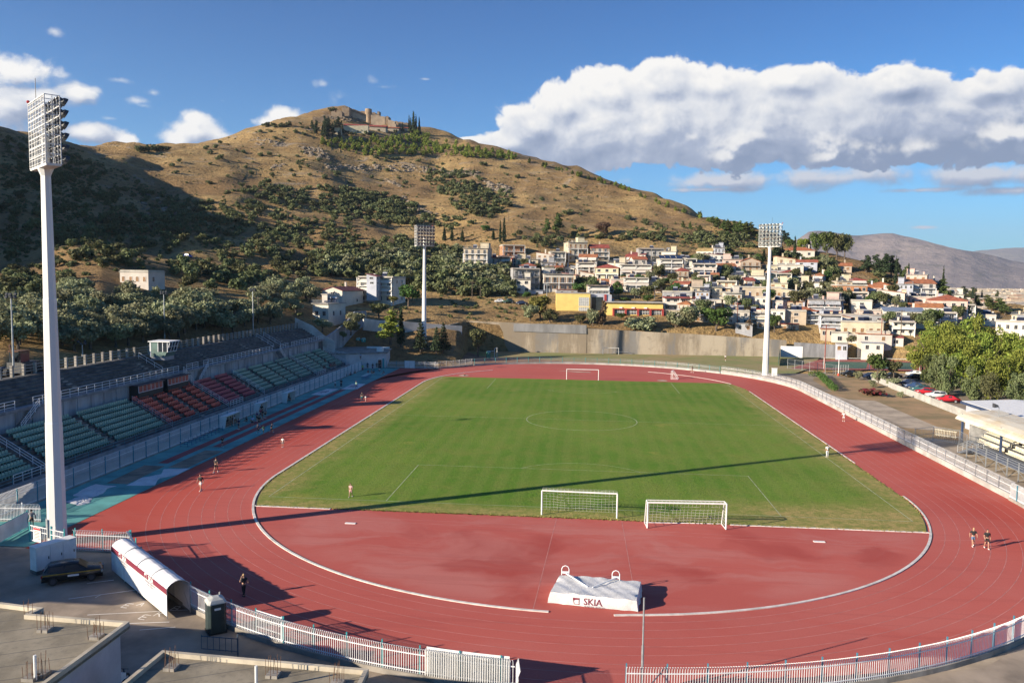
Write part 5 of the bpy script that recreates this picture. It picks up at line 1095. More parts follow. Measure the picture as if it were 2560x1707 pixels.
mm('shutter_red', (.24,.06,.04), .7); mm('shutter_brown', (.26,.14,.06), .7); mm('awning', (.58,.55,.49), .85, .06, .8, stain=.2); mm('awning_grey', (.34,.35,.37), .85); mm('solar', (.02,.025,.05), .15, .1); mm('tank', (.55,.56,.57), .3, .1, metal=.6); mm('window_frame', (.62,.62,.60), .5)
H_ = lambda x, y: (1100+x/3.672, 540+y/3.672)
Q_ = lambda x, y: (1700+x/5.873, 540+y/5.873)
I_ = lambda x, y: (2050+x/4.612, 640+y/4.612)
D_ = lambda x, y: (640+x/3.672, 640+y/3.672)
F_ = lambda x, y: (x/3.672, 600+y/3.672)
WIN = {}
def window_mesh(w, h, shut):
    k = (round(w, 2), round(h, 2), shut)
    if k not in WIN:
        b = MB(); f = .05
        b.mi = 0; b.box(-w/2, -.02, 0, w/2, .03, h)
        b.mi = 1
        for x0, x1, z0, z1 in ((-w/2-f, -w/2+f*.6, -f, h+f), (w/2-f*.6, w/2+f, -f, h+f), (-w/2, w/2, -f, f*.6), (-w/2, w/2, h-f*.6, h+f), (-.02, .02, 0, h)): b.box(x0, -.05, z0, x1, .03, z1)
        b.mi = 2
        if shut == 'open': b.box(-w/2-.52, -.07, 0, -w/2-.06, -.03, h); b.box(w/2+.06, -.07, 0, w/2+.52, -.03, h)
        if shut == 'closed': b.box(-w/2, -.05, .02, w/2, -.025, h-.02)
        me = bpy.data.meshes.new('window'); me.from_pydata(b.V, [], b.F)
        for m in (X['window_dark'], X['window_frame'], X['shutter_brown'] if shut != 'red' else X['shutter_red']): me.materials.append(m)
        me.polygons.foreach_set('material_index', b.M); WIN[k] = me
    return WIN[k]
def put_window(t, x, y, z, rz, w, h, shut='none'):
    if shut == 'red': k = ('closed' if 0 else 'open')
    o = link('window', window_mesh(w, h, shut), t); o.location = (x, y, z); o.rotation_euler = (0, 0, rz); return o
HOUSES = []
def house(box, label, fl=2, wall='white', roof='flat', roofm=None, yaw=None, depth=9.0, balc='front', awn=0, shut='none', nwin=3, rail=True, setback=None, solar=False, chimney=True, cat='house', D=None, sidewin=True, tank=True, open_ground=False, seed=None, sink=0.0):
    (xl, yt), (xr, yb) = box; xc = (xl+xr)/2
    rnd = random.Random(seed if seed is not None else int(xl*7+yb*13))
    base = RD(xc, yb, D) if D else T(xc, yb)
    if base is None: base = RD(xc, yb, 400)
    Dd = dist(base); L = (base-Vector(CAM)).dot(Vector(CF)); W = max(4.0, (xr-xl)/F0*L); H = max(2.6, (yb-yt)/F0*L)
    az = math.atan2(base.x-CAM[0], base.y-CAM[1]); yaw = rnd.uniform(-.22, .22) if yaw is None else R(yaw)
    rz = -az+yaw
    W = (W-depth*abs(math.sin(yaw))*.9)/max(.6, math.cos(yaw)) if abs(yaw) > .1 else W
    W = max(3.5, W)
    t = thing('house' if cat == 'house' else cat.replace(' ', '_'), label, cat, (0, 0, 0)); hw = W/2; dp = depth
    hb = H if roof in ('flat', 'terrace') else H*(1-.22 if fl > 1 else 1-.32)
    fh = hb/fl; wm = HM[wall]
    b = MB(); b.box(-hw, 0, -5, hw, dp, hb); b.build('wall', wm, t, world=False)
    ov = .35
    if roof == 'flat':
        b = MB(); b.box(-hw-.2, -.2, hb, hw+.2, dp+.2, hb+.18); b.box(-hw, 0, hb+.18, hw, .18, hb+.55); b.box(-hw, .18, hb+.18, -hw+.18, dp, hb+.55); b.box(hw-.18, .18, hb+.18, hw, dp, hb+.55)
        b.build('roof', RM[roofm] if roofm else RM['slab'], t, world=False)
    elif roof == 'terrace':
        b = MB(); b.box(-hw-.25, -.6, hb, hw+.25, dp+.2, hb+.18); b.build('roof', RM[roofm] if roofm else RM['slab'], t, world=False)
        b = MB(); rail_run(b, [(-hw, -.45, hb+.18), (hw, -.45, hb+.18), (hw, dp, hb+.18)], .95, 3, 1.6, .03); b.build('roof_railing', X['galvanised'], t, world=False)
        b = MB(); sw = min(4.5, W*.35); sx = rnd.choice((-1, 1))*(hw-sw/2-.4); b.box(sx-sw/2, dp*.45, hb+.18, sx+sw/2, dp*.9, hb+2.6); b.box(sx-sw/2-.2, dp*.45-.3, hb+2.6, sx+sw/2+.2, dp*.9+.2, hb+2.75); b.build('stair_head', wm, t, world=False)
    elif roof == 'hip':
        b = MB(); r = min(hw, dp/2)*.95; zt = H
        e = [(-hw-ov, -ov, hb), (hw+ov, -ov, hb), (hw+ov, dp+ov, hb), (-hw-ov, dp+ov, hb)]; p, q = (-hw+r, dp/2, zt), (hw-r, dp/2, zt)
        b.add(e+[p, q], [(0, 1, 5, 4), (1, 2, 5), (2, 3, 4, 5), (3, 0, 4)]); b.box(-hw-ov, -ov, hb-.14, hw+ov, dp+ov, hb-.004); b.build('roof', RM[roofm or 'tile'], t, world=False)
    else:                                # gable; 'gable' ridge across, 'gableside' ridge towards the viewer, 'mono' single slope
        zt = H; b = MB()
        if roof == 'gable':
            pr = [(-ov, hb), (dp/2, zt), (dp+ov, hb)]; b.loft([[(x, y, z) for y, z in pr]+[(x, y, z-.16) for y, z in pr[::-1]] for x in (-hw-ov, hw+ov)])
            g = MB(); [g.prism([], 0, 0) for _ in ()]; [g.poly((x, 0, hb), (x, dp, hb), (x, dp/2, zt-.14)) for x in (-hw, hw)]
        elif roof == 'gableside':
            pr = [(-hw-ov, hb), (0, zt), (hw+ov, hb)]; b.loft([[(x, y, z) for x, z in pr]+[(x, y, z-.16) for x, z in pr[::-1]] for y in (-ov, dp+ov)])
            g = MB(); [g.poly((-hw, y, hb), (hw, y, hb), (0, y, zt-.14)) for y in (0, dp)]
        else:
            pr = [(-hw-ov, zt), (hw+ov, hb)]; b.loft([[(x, y, z) for x, z in pr]+[(x, y, z-.16) for x, z in pr[::-1]] for y in (-ov, dp+ov)])
            g = MB(); [g.poly((-hw, y, hb), (hw, y, hb), (-hw, y, zt-.16)) for y in (0, dp)]; g.poly((-hw, 0, hb), (-hw, dp, hb), (-hw, dp, zt-.16), (-hw, 0, zt-.16))
        b.build('roof', RM[roofm or 'tile'], t, world=False); g.build('gable_wall', wm, t, world=False)
    bays = max(1, nwin); bd = 1.25
    for f in range(fl):
        z0 = f*fh; wh = min(1.35, fh*.45); door = balc and f > 0
        for i in range(bays):
            x = -hw+W*(i+.5)/bays+rnd.uniform(-.15, .15); ww_ = min(1.3, W/bays*.42)
            sh = shut if shut != 'mix' else rnd.choice(('none', 'closed', 'open'))
            put_window(t, x, 0, z0+(.12 if door else fh*.32), 0, ww_, (min(2.1, fh*.72) if door else wh), sh)
        if sidewin:
            for sx in (-1, 1):
                for y in (dp*.3, dp*.7)[:1 if dp < 7 else 2]:
                    if rnd.random() < .6: put_window(t, sx*hw, y, z0+fh*.32, -sx*math.pi/2 if sx < 0 else math.pi/2, .9, wh, 'none')
        if balc and (f > 0 or balc == 'all'):
            b = MB(); b.box(-hw-.1, -bd, z0-.1, hw+.1, -.002, z0+.1); o = b.build('balcony', X['concrete'] if wall in ('grey', 'tan') else X['white_paint'], t, world=False); b = MB()
            if rail: rail_run(b, [(-hw, -.01, z0+.1), (-hw, -bd+.06, z0+.1), (hw, -bd+.06, z0+.1), (hw, -.01, z0+.1)], .95, 3, 1.2, .025); b.build('railing', X['galvanised'] if rnd.random() < .6 else X['white_metal'], o, world=False)
            else: b.box(-hw-.1, -bd, z0+.1, hw+.1, -bd+.1, z0+.95); b.build('parapet', wm, o, world=False)
        if awn and (f > 0 or fl == 1 or awn > 1):
            n = 2 if W > 8 else 1
            for i in range(n):
                if rnd.random() < .9:
                    x0 = -hw+W*i/n+.2; x1 = -hw+W*(i+1)/n-.2; b = MB(); zt_ = z0+fh-.12; zb = z0+fh*.42; b.loft([[(x, -.02, zt_), (x, -bd-.25, zb), (x, -bd-.25, zb-.05), (x, -.02, zt_-.06)] for x in (x0, x1)]); b.build('awning', X['awning' if awn != 3 else 'awning_grey'], t, world=False)
    if balc:
        for x in (-hw+.12, 0, hw-.12)[::(1 if W > 9 else 2)]:
            b = MB(); b.box(x-.12, -bd+.02, -2, x+.12, -bd+.26, hb-.004 if roof == 'flat' else hb-fh+.0); b.build('column', X['concrete'] if wall in ('grey', 'tan') else X['white_paint'], t, world=False)
        if roof in ('flat',): b = MB(); b.box(-hw-.2, -bd-.1, hb, hw+.2, -.21, hb+.16); b.build('roof_overhang', RM[roofm] if roofm else RM['slab'], t, world=False)
    if Dd < 420 and cat == 'house' and base.x > -60 and rnd.random() < .8:      # low annex and yard wall on the downhill side
        x0 = rnd.uniform(-hw-3.5, -hw*.2); x1 = x0+rnd.uniform(.6, 1.0)*W; y1 = -bd-.3; y0 = y1-rnd.uniform(2.5, 5); za = rnd.uniform(.2, 1.3); b = MB(); b.box(x0, y0, -6, x1, y1, za); b.build('annex', HM[rnd.choice(('tan', 'cream', 'grey', 'white', 'bluegrey'))], t, world=False); b = MB(); b.box(x0-.2, y0-.3, za, x1+.2, y1+.1, za+.15); b.build('annex_roof', RM[rnd.choice(('slab', 'slab', 'brown', 'tile', 'bluemetal'))], t, world=False)
        for i in range(2): put_window(t, x0+(x1-x0)*(i+.5)/2, y0, za-1.9, 0, 1.0, 1.3, rnd.choice(('none', 'closed')))
    zr = hb+.18
    if roof in ('flat', 'terrace') and tank:
        for _ in range(rnd.choice((1, 1, 2))):
            x, y = rnd.uniform(-hw*.6, hw*.6), dp*rnd.uniform(.35, .6); b = MB(); b.loft([[(x-.9, y-.6, zr+.2), (x+.9, y-.6, zr+.2), (x+.9, y-.55, zr+.22), (x-.9, y-.55, zr+.22)], [(x-.9, y+.5, zr+1.3), (x+.9, y+.5, zr+1.3), (x+.9, y+.55, zr+1.32), (x-.9, y+.55, zr+1.32)]]); b.build('solar_panel', X['solar'], t, world=False)
            b = MB(); b.tube((x-.8, y+.7, zr+1.5), (x+.8, y+.7, zr+1.5), .3, 8); [b.beam((x+s, y+.7, zr), (x+s, y+.7, zr+1.3), .06, .06) for s in (-.6, .6)]; b.build('water_heater', X['tank'], t, world=False)
    if solar:
        n = 4
        for i in range(n): x0, x1 = -hw+W*i/n+.1, -hw+W*(i+1)/n-.1; b = MB(); b.loft([[(x, .2, zr+.5), (x, 4.6, zr+1.9), (x, 4.6, zr+1.85), (x, .2, zr+.45)] for x in (x0, x1)]); b.build('solar_panel', X['solar'], t, world=False)
    if chimney:
        x, y = rnd.uniform(-hw*.7, hw*.7), dp*rnd.uniform(.55, .8); b = MB(); ct = (H if roof not in ('flat', 'terrace') else hb)+1.3; b.box(x-.3, y-.25, hb-.2, x+.3, y+.25, ct); b.box(x-.38, y-.33, ct, x+.38, y+.33, ct+.12); b.build('chimney', wm, t, world=False)
    t.location = (base.x, base.y, base.z-sink); t.rotation_euler = (0, 0, rz); HOUSES.append((base.x, base.y, max(W, dp)*.62, Vector((base.x, base.y, base.z))+Vector((math.sin(az)*dp/2, math.cos(az)*dp/2, 0)))); return t
def hb(fn, x0, y0, x1, y1): return (fn(x0, y0), fn(x1, y1))
house(hb(H_,195,300,455,500), 'tall cream apartment block with rounded balconies at the left end of the town', 4, 'cream', 'terrace', balc='front', nwin=4, yaw=-10, depth=12)
house(hb(H_,470,385,640,500), 'pale pink house with two white awnings beside the cream apartment block', 2, 'pink', 'flat', 'darktile', nwin=4, awn=1, yaw=5)
house(hb(H_,560,275,790,380), 'half finished orange brick house on the upper edge of the town', 2, 'orange', 'flat', nwin=3, balc='front', tank=False, yaw=10)
house(hb(H_,680,400,910,500), 'brown terraced house with black railings and open roof deck', 2, 'tan', 'terrace', nwin=3, yaw=-8)
house(hb(H_,655,490,925,690), 'unfinished grey concrete block with three deep open balconies', 3, 'grey', 'flat', nwin=4, yaw=6, depth=11, balc='all')
house(hb(H_,935,535,1240,695), 'white two storey house with four red brown shutters and a railed roof terrace', 2, 'white', 'terrace', shut='open', nwin=4, yaw=8, depth=11)
house(hb(H_,1000,335,1160,440), 'white house with a long balcony below the tall cream villa', 2, 'white', 'flat', nwin=4, yaw=6)
house(hb(H_,1155,245,1370,420), 'tall cream three storey villa on the upper slope', 3, 'cream', 'terrace', nwin=4, shut='mix', yaw=12, depth=11)
house(hb(H_,1370,258,1560,415), 'cream three storey house with red tiled roof next to the tall villa', 3, 'cream', 'gable', 'tile', nwin=3, shut='mix', yaw=8)
house(hb(H_,1255,435,1415,560), 'white house with stacked balconies left of the hipped red roof', 2, 'white', 'flat', awn=1, nwin=3, yaw=4)
house(hb(H_,1415,440,1645,595), 'cream house with hipped red roof in the middle of the town', 2, 'cream', 'hip', 'tile', balc='front', rail=False, nwin=3, yaw=-6, depth=10)
house(hb(H_,1655,455,1935,575), 'wide white house with full width pale awnings', 2, 'white', 'flat', awn=1, nwin=4, yaw=4, rail=False)
house(hb(H_,1710,330,1900,440), 'white gabled house with stepped dark red roofs', 2, 'white', 'gable', 'darktile', nwin=3, yaw=-14)
house(hb(H_,1810,305,2060,440), 'grey concrete frame house with open upper floor', 2, 'grey', 'flat', nwin=4, yaw=8)
house(hb(H_,2000,405,2235,570), 'white three storey house with solar panels covering its roof', 3, 'white', 'flat', awn=1, nwin=3, solar=True, tank=False, yaw=10)
house(hb(H_,1685,575,1910,700), 'white house with square awnings and a tank on its roof above the school', 2, 'white', 'flat', awn=1, nwin=3, yaw=3, rail=False)
house(hb(H_,1355,645,1550,780), 'cream house with brown roof edge just behind the yellow school', 2, 'cream', 'flat', 'brown', nwin=3, awn=1, yaw=4)
house(hb(H_,2050,700,2310,790), 'grey shed like house with an open porch', 1, 'grey', 'flat', nwin=3, balc=None, yaw=4)
house(hb(H_,2055,755,2340,870), 'low white house with a dark red roof edge behind the big trees', 2, 'white', 'flat', 'darktile', nwin=4, yaw=4, rail=False)
house(hb(Q_,210,465,500,610), 'white gabled house with an ochre tiled roof high on the right slope', 1, 'white', 'gable', 'ochre', balc=None, nwin=3, yaw=-12, depth=10)
house(hb(Q_,500,470,650,610), 'grey glazed house with flat canopy next to the ochre roof', 2, 'bluegrey', 'terrace', nwin=3, yaw=4, chimney=False)
house(hb(Q_,375,548,760,690), 'white house with tall end wall and shaded porch below the ochre roof', 2, 'white', 'mono', 'darktile', nwin=4, yaw=6)
house(hb(Q_,95,612,325,720), 'small white house with plain bright red roof', 1, 'white', 'gableside', 'tile', balc=None, nwin=2, yaw=-12)
house(hb(Q_,160,715,535,940), 'white house with tilted solar panels and two columns of balconies', 3, 'white', 'flat', nwin=4, solar=True, tank=False, rail=False, yaw=6, depth=10)
house(hb(Q_,545,690,835,890), 'white house with red roof and tented terrace beside the solar panels', 2, 'white', 'gable', 'tile', nwin=3, awn=3, yaw=10)
house(hb(Q_,865,612,1190,870), 'tan three storey house with low red gable and brown shutters', 3, 'tan', 'gableside', 'tile', nwin=3, shut='closed', yaw=8, depth=11)
house(hb(Q_,1400,730,1800,830), 'low white garden house below the villa knoll', 1, 'white', 'flat', balc=None, nwin=3, yaw=5, tank=False)
house(hb(Q_,1475,790,1770,910), 'white house with a broad hipped orange red roof', 1, 'white', 'hip', 'tile', balc=None, nwin=3, yaw=5)
house(hb(Q_,1190,855,1620,1015), 'unfinished open concrete frame house behind the right floodlight', 2, 'cream', 'flat', nwin=5, balc='all', rail=False, tank=False, chimney=False, yaw=4, depth=11)
house(hb(Q_,760,880,1240,1060), 'cream house with awnings on both sides of its stair block', 2, 'cream', 'terrace', awn=1, nwin=4, yaw=4)
house(hb(Q_,520,965,840,1140), 'cream house with tall chimneys and closed shutters', 2, 'cream', 'flat', shut='closed', nwin=3, yaw=-6)
house(hb(Q_,885,1055,1490,1230), 'long tan house with three red brown doors behind the floodlight', 1, 'tan', 'flat', balc=None, nwin=6, shut='closed', yaw=3, depth=10)
house(hb(Q_,170,1050,605,1260), 'tan block with a glass roof room and solar heaters', 2, 'tan', 'terrace', nwin=4, yaw=4, depth=10)
house(hb(Q_,735,1110,925,1300), 'cream cube house carrying a pale blue roof tank', 2, 'cream', 'flat', nwin=2, balc=None, yaw=-4)
house(hb(Q_,170,1250,500,1430), 'beige house with a wide folded awning behind the round green trees', 2, 'cream', 'flat', awn=1, nwin=3, yaw=3, rail=False)
house(hb(Q_,1080,1200,1290,1410), 'narrow white house just left of the floodlight shaft', 2, 'white', 'flat', nwin=2, balc=None, yaw=-6)
house(hb(Q_,1325,1260,1530,1420), 'white house with a rose painted side wall', 2, 'pink', 'flat', nwin=2, balc=None, yaw=-10)
house(hb(Q_,1490,1060,1830,1270), 'cream house with pergola terrace and lean to roof', 2, 'cream', 'mono', 'bluemetal', nwin=4, yaw=4)
house(hb(Q_,1820,1075,2220,1240), 'white gabled house with brown grey roof', 2, 'white', 'gable', 'brown', nwin=4, yaw=-8, balc=None)
house(hb(Q_,1890,1235,2340,1440), 'pink house with a white railed balcony and roof canopy', 2, 'pink', 'terrace', nwin=5, yaw=4, awn=3)
house(hb(Q_,1670,1335,1990,1500), 'grey house with a low hipped red roof among flat roofs', 1, 'bluegrey', 'hip', 'tile', balc=None, nwin=3, yaw=4)
house(hb(Q_,1555,1400,1840,1590), 'plain windowless tan wall house beside the floodlight', 2, 'tan', 'flat', balc=None, nwin=1, yaw=3)
house(hb(Q_,700,1405,1010,1590), 'white house with lilac base near the tall trees', 2, 'white', 'flat', nwin=3, balc=None, yaw=5)
house(hb(Q_,1040,1430,1260,1590), 'beige house with long beige awning at the town foot', 2, 'cream', 'flat', awn=1, nwin=2, yaw=3, rail=False)
house(hb(Q_,1845,1455,2260,1600), 'dark grey house with slatted awnings', 2, 'bluegrey', 'flat', awn=3, nwin=4, yaw=4)
house(hb(I_,170,345,560,515), 'unfinished orange brick block with pale concrete frame', 2, 'orange', 'flat', nwin=4, balc=None, tank=False, chimney=False, yaw=12, depth=12)
house(hb(I_,668,380,970,570), 'white house with a sloping red roof falling to one side', 2, 'white', 'mono', 'tile', nwin=2, yaw=6, balc=None)
house(hb(I_,955,265,1350,490), 'large white three storey house with red roof on the right edge of the town', 3, 'white', 'gable', 'tile', nwin=3, yaw=16, depth=12)
house(hb(I_,1270,450,1690,720), 'pink house with orange hipped roof, balconies and round columns', 2, 'pink', 'hip', 'tile', nwin=4, yaw=8, depth=12)
house(hb(I_,1040,480,1270,570), 'low pale pink terrace house in front of the large white house', 1, 'pink', 'flat', nwin=3, balc=None, yaw=4)
house(hb(I_,1010,545,1415,680), 'white house with red lean roof below the pink terrace', 1, 'white', 'gable', 'tile', nwin=4, yaw=8)
house(hb(I_,355,520,600,670), 'plain white windowless block among grey roofs', 2, 'white', 'flat', balc=None, nwin=1, yaw=6)
house(hb(I_,600,578,810,680), 'white house with dark slate roof edged in red', 1, 'white', 'gable', 'brown', nwin=2, yaw=12, balc=None)
house(hb(I_,725,595,1200,775), 'white house with a wide blue grey sheet roof facing the car park', 2, 'white', 'gable', 'bluemetal', nwin=4, yaw=10, balc=None, depth=11)
house(hb(I_,820,765,1090,910), 'white house with brown garage doors under its balcony', 2, 'white', 'flat', nwin=3, rail=False, yaw=6)
house(hb(I_,230,765,735,935), 'single storey beige house with three brown openings at the road', 1, 'cream', 'flat', balc=None, nwin=5, shut='closed', yaw=10, depth=11)
house(hb(I_,240,690,720,775), 'long grey flat roofed house behind the beige house', 1, 'grey', 'flat', balc=None, nwin=5, yaw=6)
house(hb(I_,1200,660,1560,815), 'grey house with dark flat roof behind the pine crowns', 2, 'bluegrey', 'flat', nwin=3, yaw=6)
house(hb(I_,1880,690,2010,870), 'tall narrow white house rising behind the pines', 2, 'white', 'flat', nwin=2, balc=None, D=330)
house(hb(I_,2040,760,2352,1000), 'white and pink house at the far right frame edge', 2, 'white', 'flat', nwin=4, balc=None, D=300)
house(hb(I_,2190,680,2400,800), 'cream house behind the white and pink one', 2, 'cream', 'terrace', nwin=3, D=360)
house(hb(I_,135,888,310,1015), 'low garage with a blue grey roller door at the road edge', 1, 'white', 'flat', balc=None, nwin=1, tank=False, chimney=False, yaw=4)
house(hb(I_,315,930,540,1015), 'low white garden building beside the garage', 1, 'white', 'flat', balc=None, nwin=2, tank=False, chimney=False, yaw=4)
house(hb(I_,790,945,950,1040), 'white shed with red roof edge by the road poles', 1, 'white', 'flat', 'darktile', balc=None, nwin=1, tank=False, chimney=False, yaw=4)
house(hb(I_,540,880,790,1030), 'glazed white pergola building between shed and garage', 1, 'white', 'flat', balc=None, nwin=5, tank=False, chimney=False, yaw=4)
house(hb(Q_,1520,455,1960,610), 'red roofed villa half hidden by cypresses on the knoll', 1, 'white', 'hip', 'tile', nwin=3, balc=None, yaw=4)
house(hb(D_,520,280,880,445), 'white gabled upper house with red roof beside the left end of the town', 2, 'white', 'gableside', 'darktile', balc=None, nwin=1, yaw=-30, depth=14, tank=False)
house(hb(D_,885,200,1310,430), 'white three storey house with awnings and a red topped stair tower', 3, 'white', 'flat', nwin=4, awn=1, yaw=-24, depth=11)
house(hb(D_,1010,160,1110,270), 'narrow blue grey stair tower with a slanted red cap on the three storey house', 2, 'bluegrey', 'mono', 'darktile', balc=None, nwin=1, yaw=-24, depth=4, chimney=False, D=270)
house(hb(D_,450,440,735,600), 'low white house with an outside stair near the grandstand end', 1, 'white', 'terrace', balc=None, nwin=2, yaw=-30, depth=10, chimney=False)
house(hb(F_,1050,295,1415,425), 'small lonely white house with brown shutters among olive trees', 1, 'white', 'flat', balc=None, nwin=4, shut='closed', yaw=-36, depth=7, chimney=False, tank=False)
house(hb(H_,660,395,760,470), 'small brick red house squeezed behind the awning house', 2, 'pink', 'flat', 'tile', nwin=2, yaw=6)
house(hb(H_,930,430,1060,520), 'grey stepped house above the red shutter house', 2, 'grey', 'terrace', nwin=3, yaw=4)
house(hb(H_,1090,455,1240,530), 'low white house with grey sheet roof above the railed terrace', 1, 'white', 'mono', 'bluemetal', nwin=3, yaw=-6)
house(hb(H_,1570,590,1680,680), 'small pink house between hipped roof and square awnings', 1, 'pink', 'flat', nwin=2, yaw=5, balc=None)
house(hb(H_,1395,575,1560,650), 'house with low red roof right above the school', 1, 'white', 'gable', 'tile', nwin=3, yaw=4, balc=None)
house(hb(H_,2240,400,2350,560), 'white house at the middle of the slope right of the solar panel roof', 2, 'white', 'flat', nwin=2, yaw=4)
house(hb(H_,1925,600,2040,690), 'low cream house beside the grey street pole', 1, 'cream', 'flat', nwin=2, balc=None)
house(hb(Q_,0,630,45,890), 'narrow white house at the foot of the small red roof', 3, 'white', 'flat', nwin=1, balc=None, yaw=4)
house(hb(Q_,590,1130,740,1290), 'tan house with steps between the glass roof room and the tank cube', 2, 'tan', 'flat', nwin=2, balc=None, yaw=6)
house(hb(Q_,930,1170,1090,1320), 'blue grey house behind the narrow white one', 2, 'bluegrey', 'mono', 'bluemetal', nwin=2, balc=None)
house(hb(Q_,1600,1010,1760,1090), 'long white roof room above the pergola house', 1, 'white', 'flat', nwin=2, balc=None)
house(hb(Q_,2110,1010,2350,1110), 'white low house below the orange brick block', 1, 'white', 'flat', nwin=3, balc=None, tank=False)
house(hb(Q_,1300,1390,1560,1570), 'plain white wall house right behind the floodlight shaft', 2, 'white', 'flat', nwin=2, balc=None)
house(hb(Q_,500,1180,600,1290), 'small cream annex beside the glass roof room', 1, 'cream', 'flat', nwin=1, balc=None, tank=False)
house(hb(I_,0,510,255,650), 'pale orange house with open veranda at the left of the white block', 2, 'pink', 'terrace', nwin=3, awn=3, yaw=4)
house(hb(I_,0,690,235,880), 'grey house with dark blue awnings left of the beige house', 2, 'bluegrey', 'flat', awn=3, nwin=3, yaw=4)
house(hb(I_,440,665,720,720), 'pink roof room house behind the long grey house', 1, 'pink', 'flat', nwin=3, balc=None)
house(hb(I_,110,420,265,500), 'grey low house with dark brown hip roof left of the brick block', 1, 'bluegrey', 'hip', 'brown', nwin=3, balc=None)
house(hb(I_,1630,570,1790,720), 'white corner house right of the pink columns', 2, 'white', 'flat', nwin=2, yaw=8)
house(hb(I_,880,470,1000,560), 'cream terrace house below the large white house', 1, 'cream', 'terrace', nwin=2, balc=None)
FW = dict(white='white', cream='cream', tan='sand coloured', pink='pale pink', bluegrey='blue grey'); rf = random.Random(31); spots = []
for k in range(400):
    if len(spots) >= 46: break
    x, y = rf.choice(((rf.uniform(1300, 1760), rf.uniform(650, 735)), (rf.uniform(1700, 2110), rf.uniform(668, 800)), (rf.uniform(2060, 2420), rf.uniform(720, 810)))); p = T(x, y)
    if p is None or any(abs(x-a)+2.5*abs(y-c) < 44 for a, c in spots) or any((p.x-h[3].x)**2+(p.y-h[3].y)**2 < 60 for h in HOUSES): continue
    w = rf.uniform(30, 52); hh = rf.uniform(20, 38); wl = rf.choice(('white', 'cream', 'cream', 'tan', 'pink', 'bluegrey', 'white')); rt = rf.choice(('flat', 'terrace', 'gable', 'hip', 'mono')); spots.append((x, y))
    house(((x-w/2, y-hh), (x+w/2, y)), 'small %s house with %s roof packed among the town houses' % (FW[wl], dict(flat='flat', terrace='railed flat', gable='red pitched', hip='red hipped', mono='red sloping')[rt]), 1 if hh < 25 else 2, wl, rt, None if rt in ('flat', 'terrace') else 'tile', nwin=rf.choice((2, 3)), balc=rf.choice(('front', None)), awn=rf.choice((0, 1)), shut=rf.choice(('none', 'closed')), yaw=rf.uniform(-14, 14), depth=8)['group'] = 'small houses packed in the town'
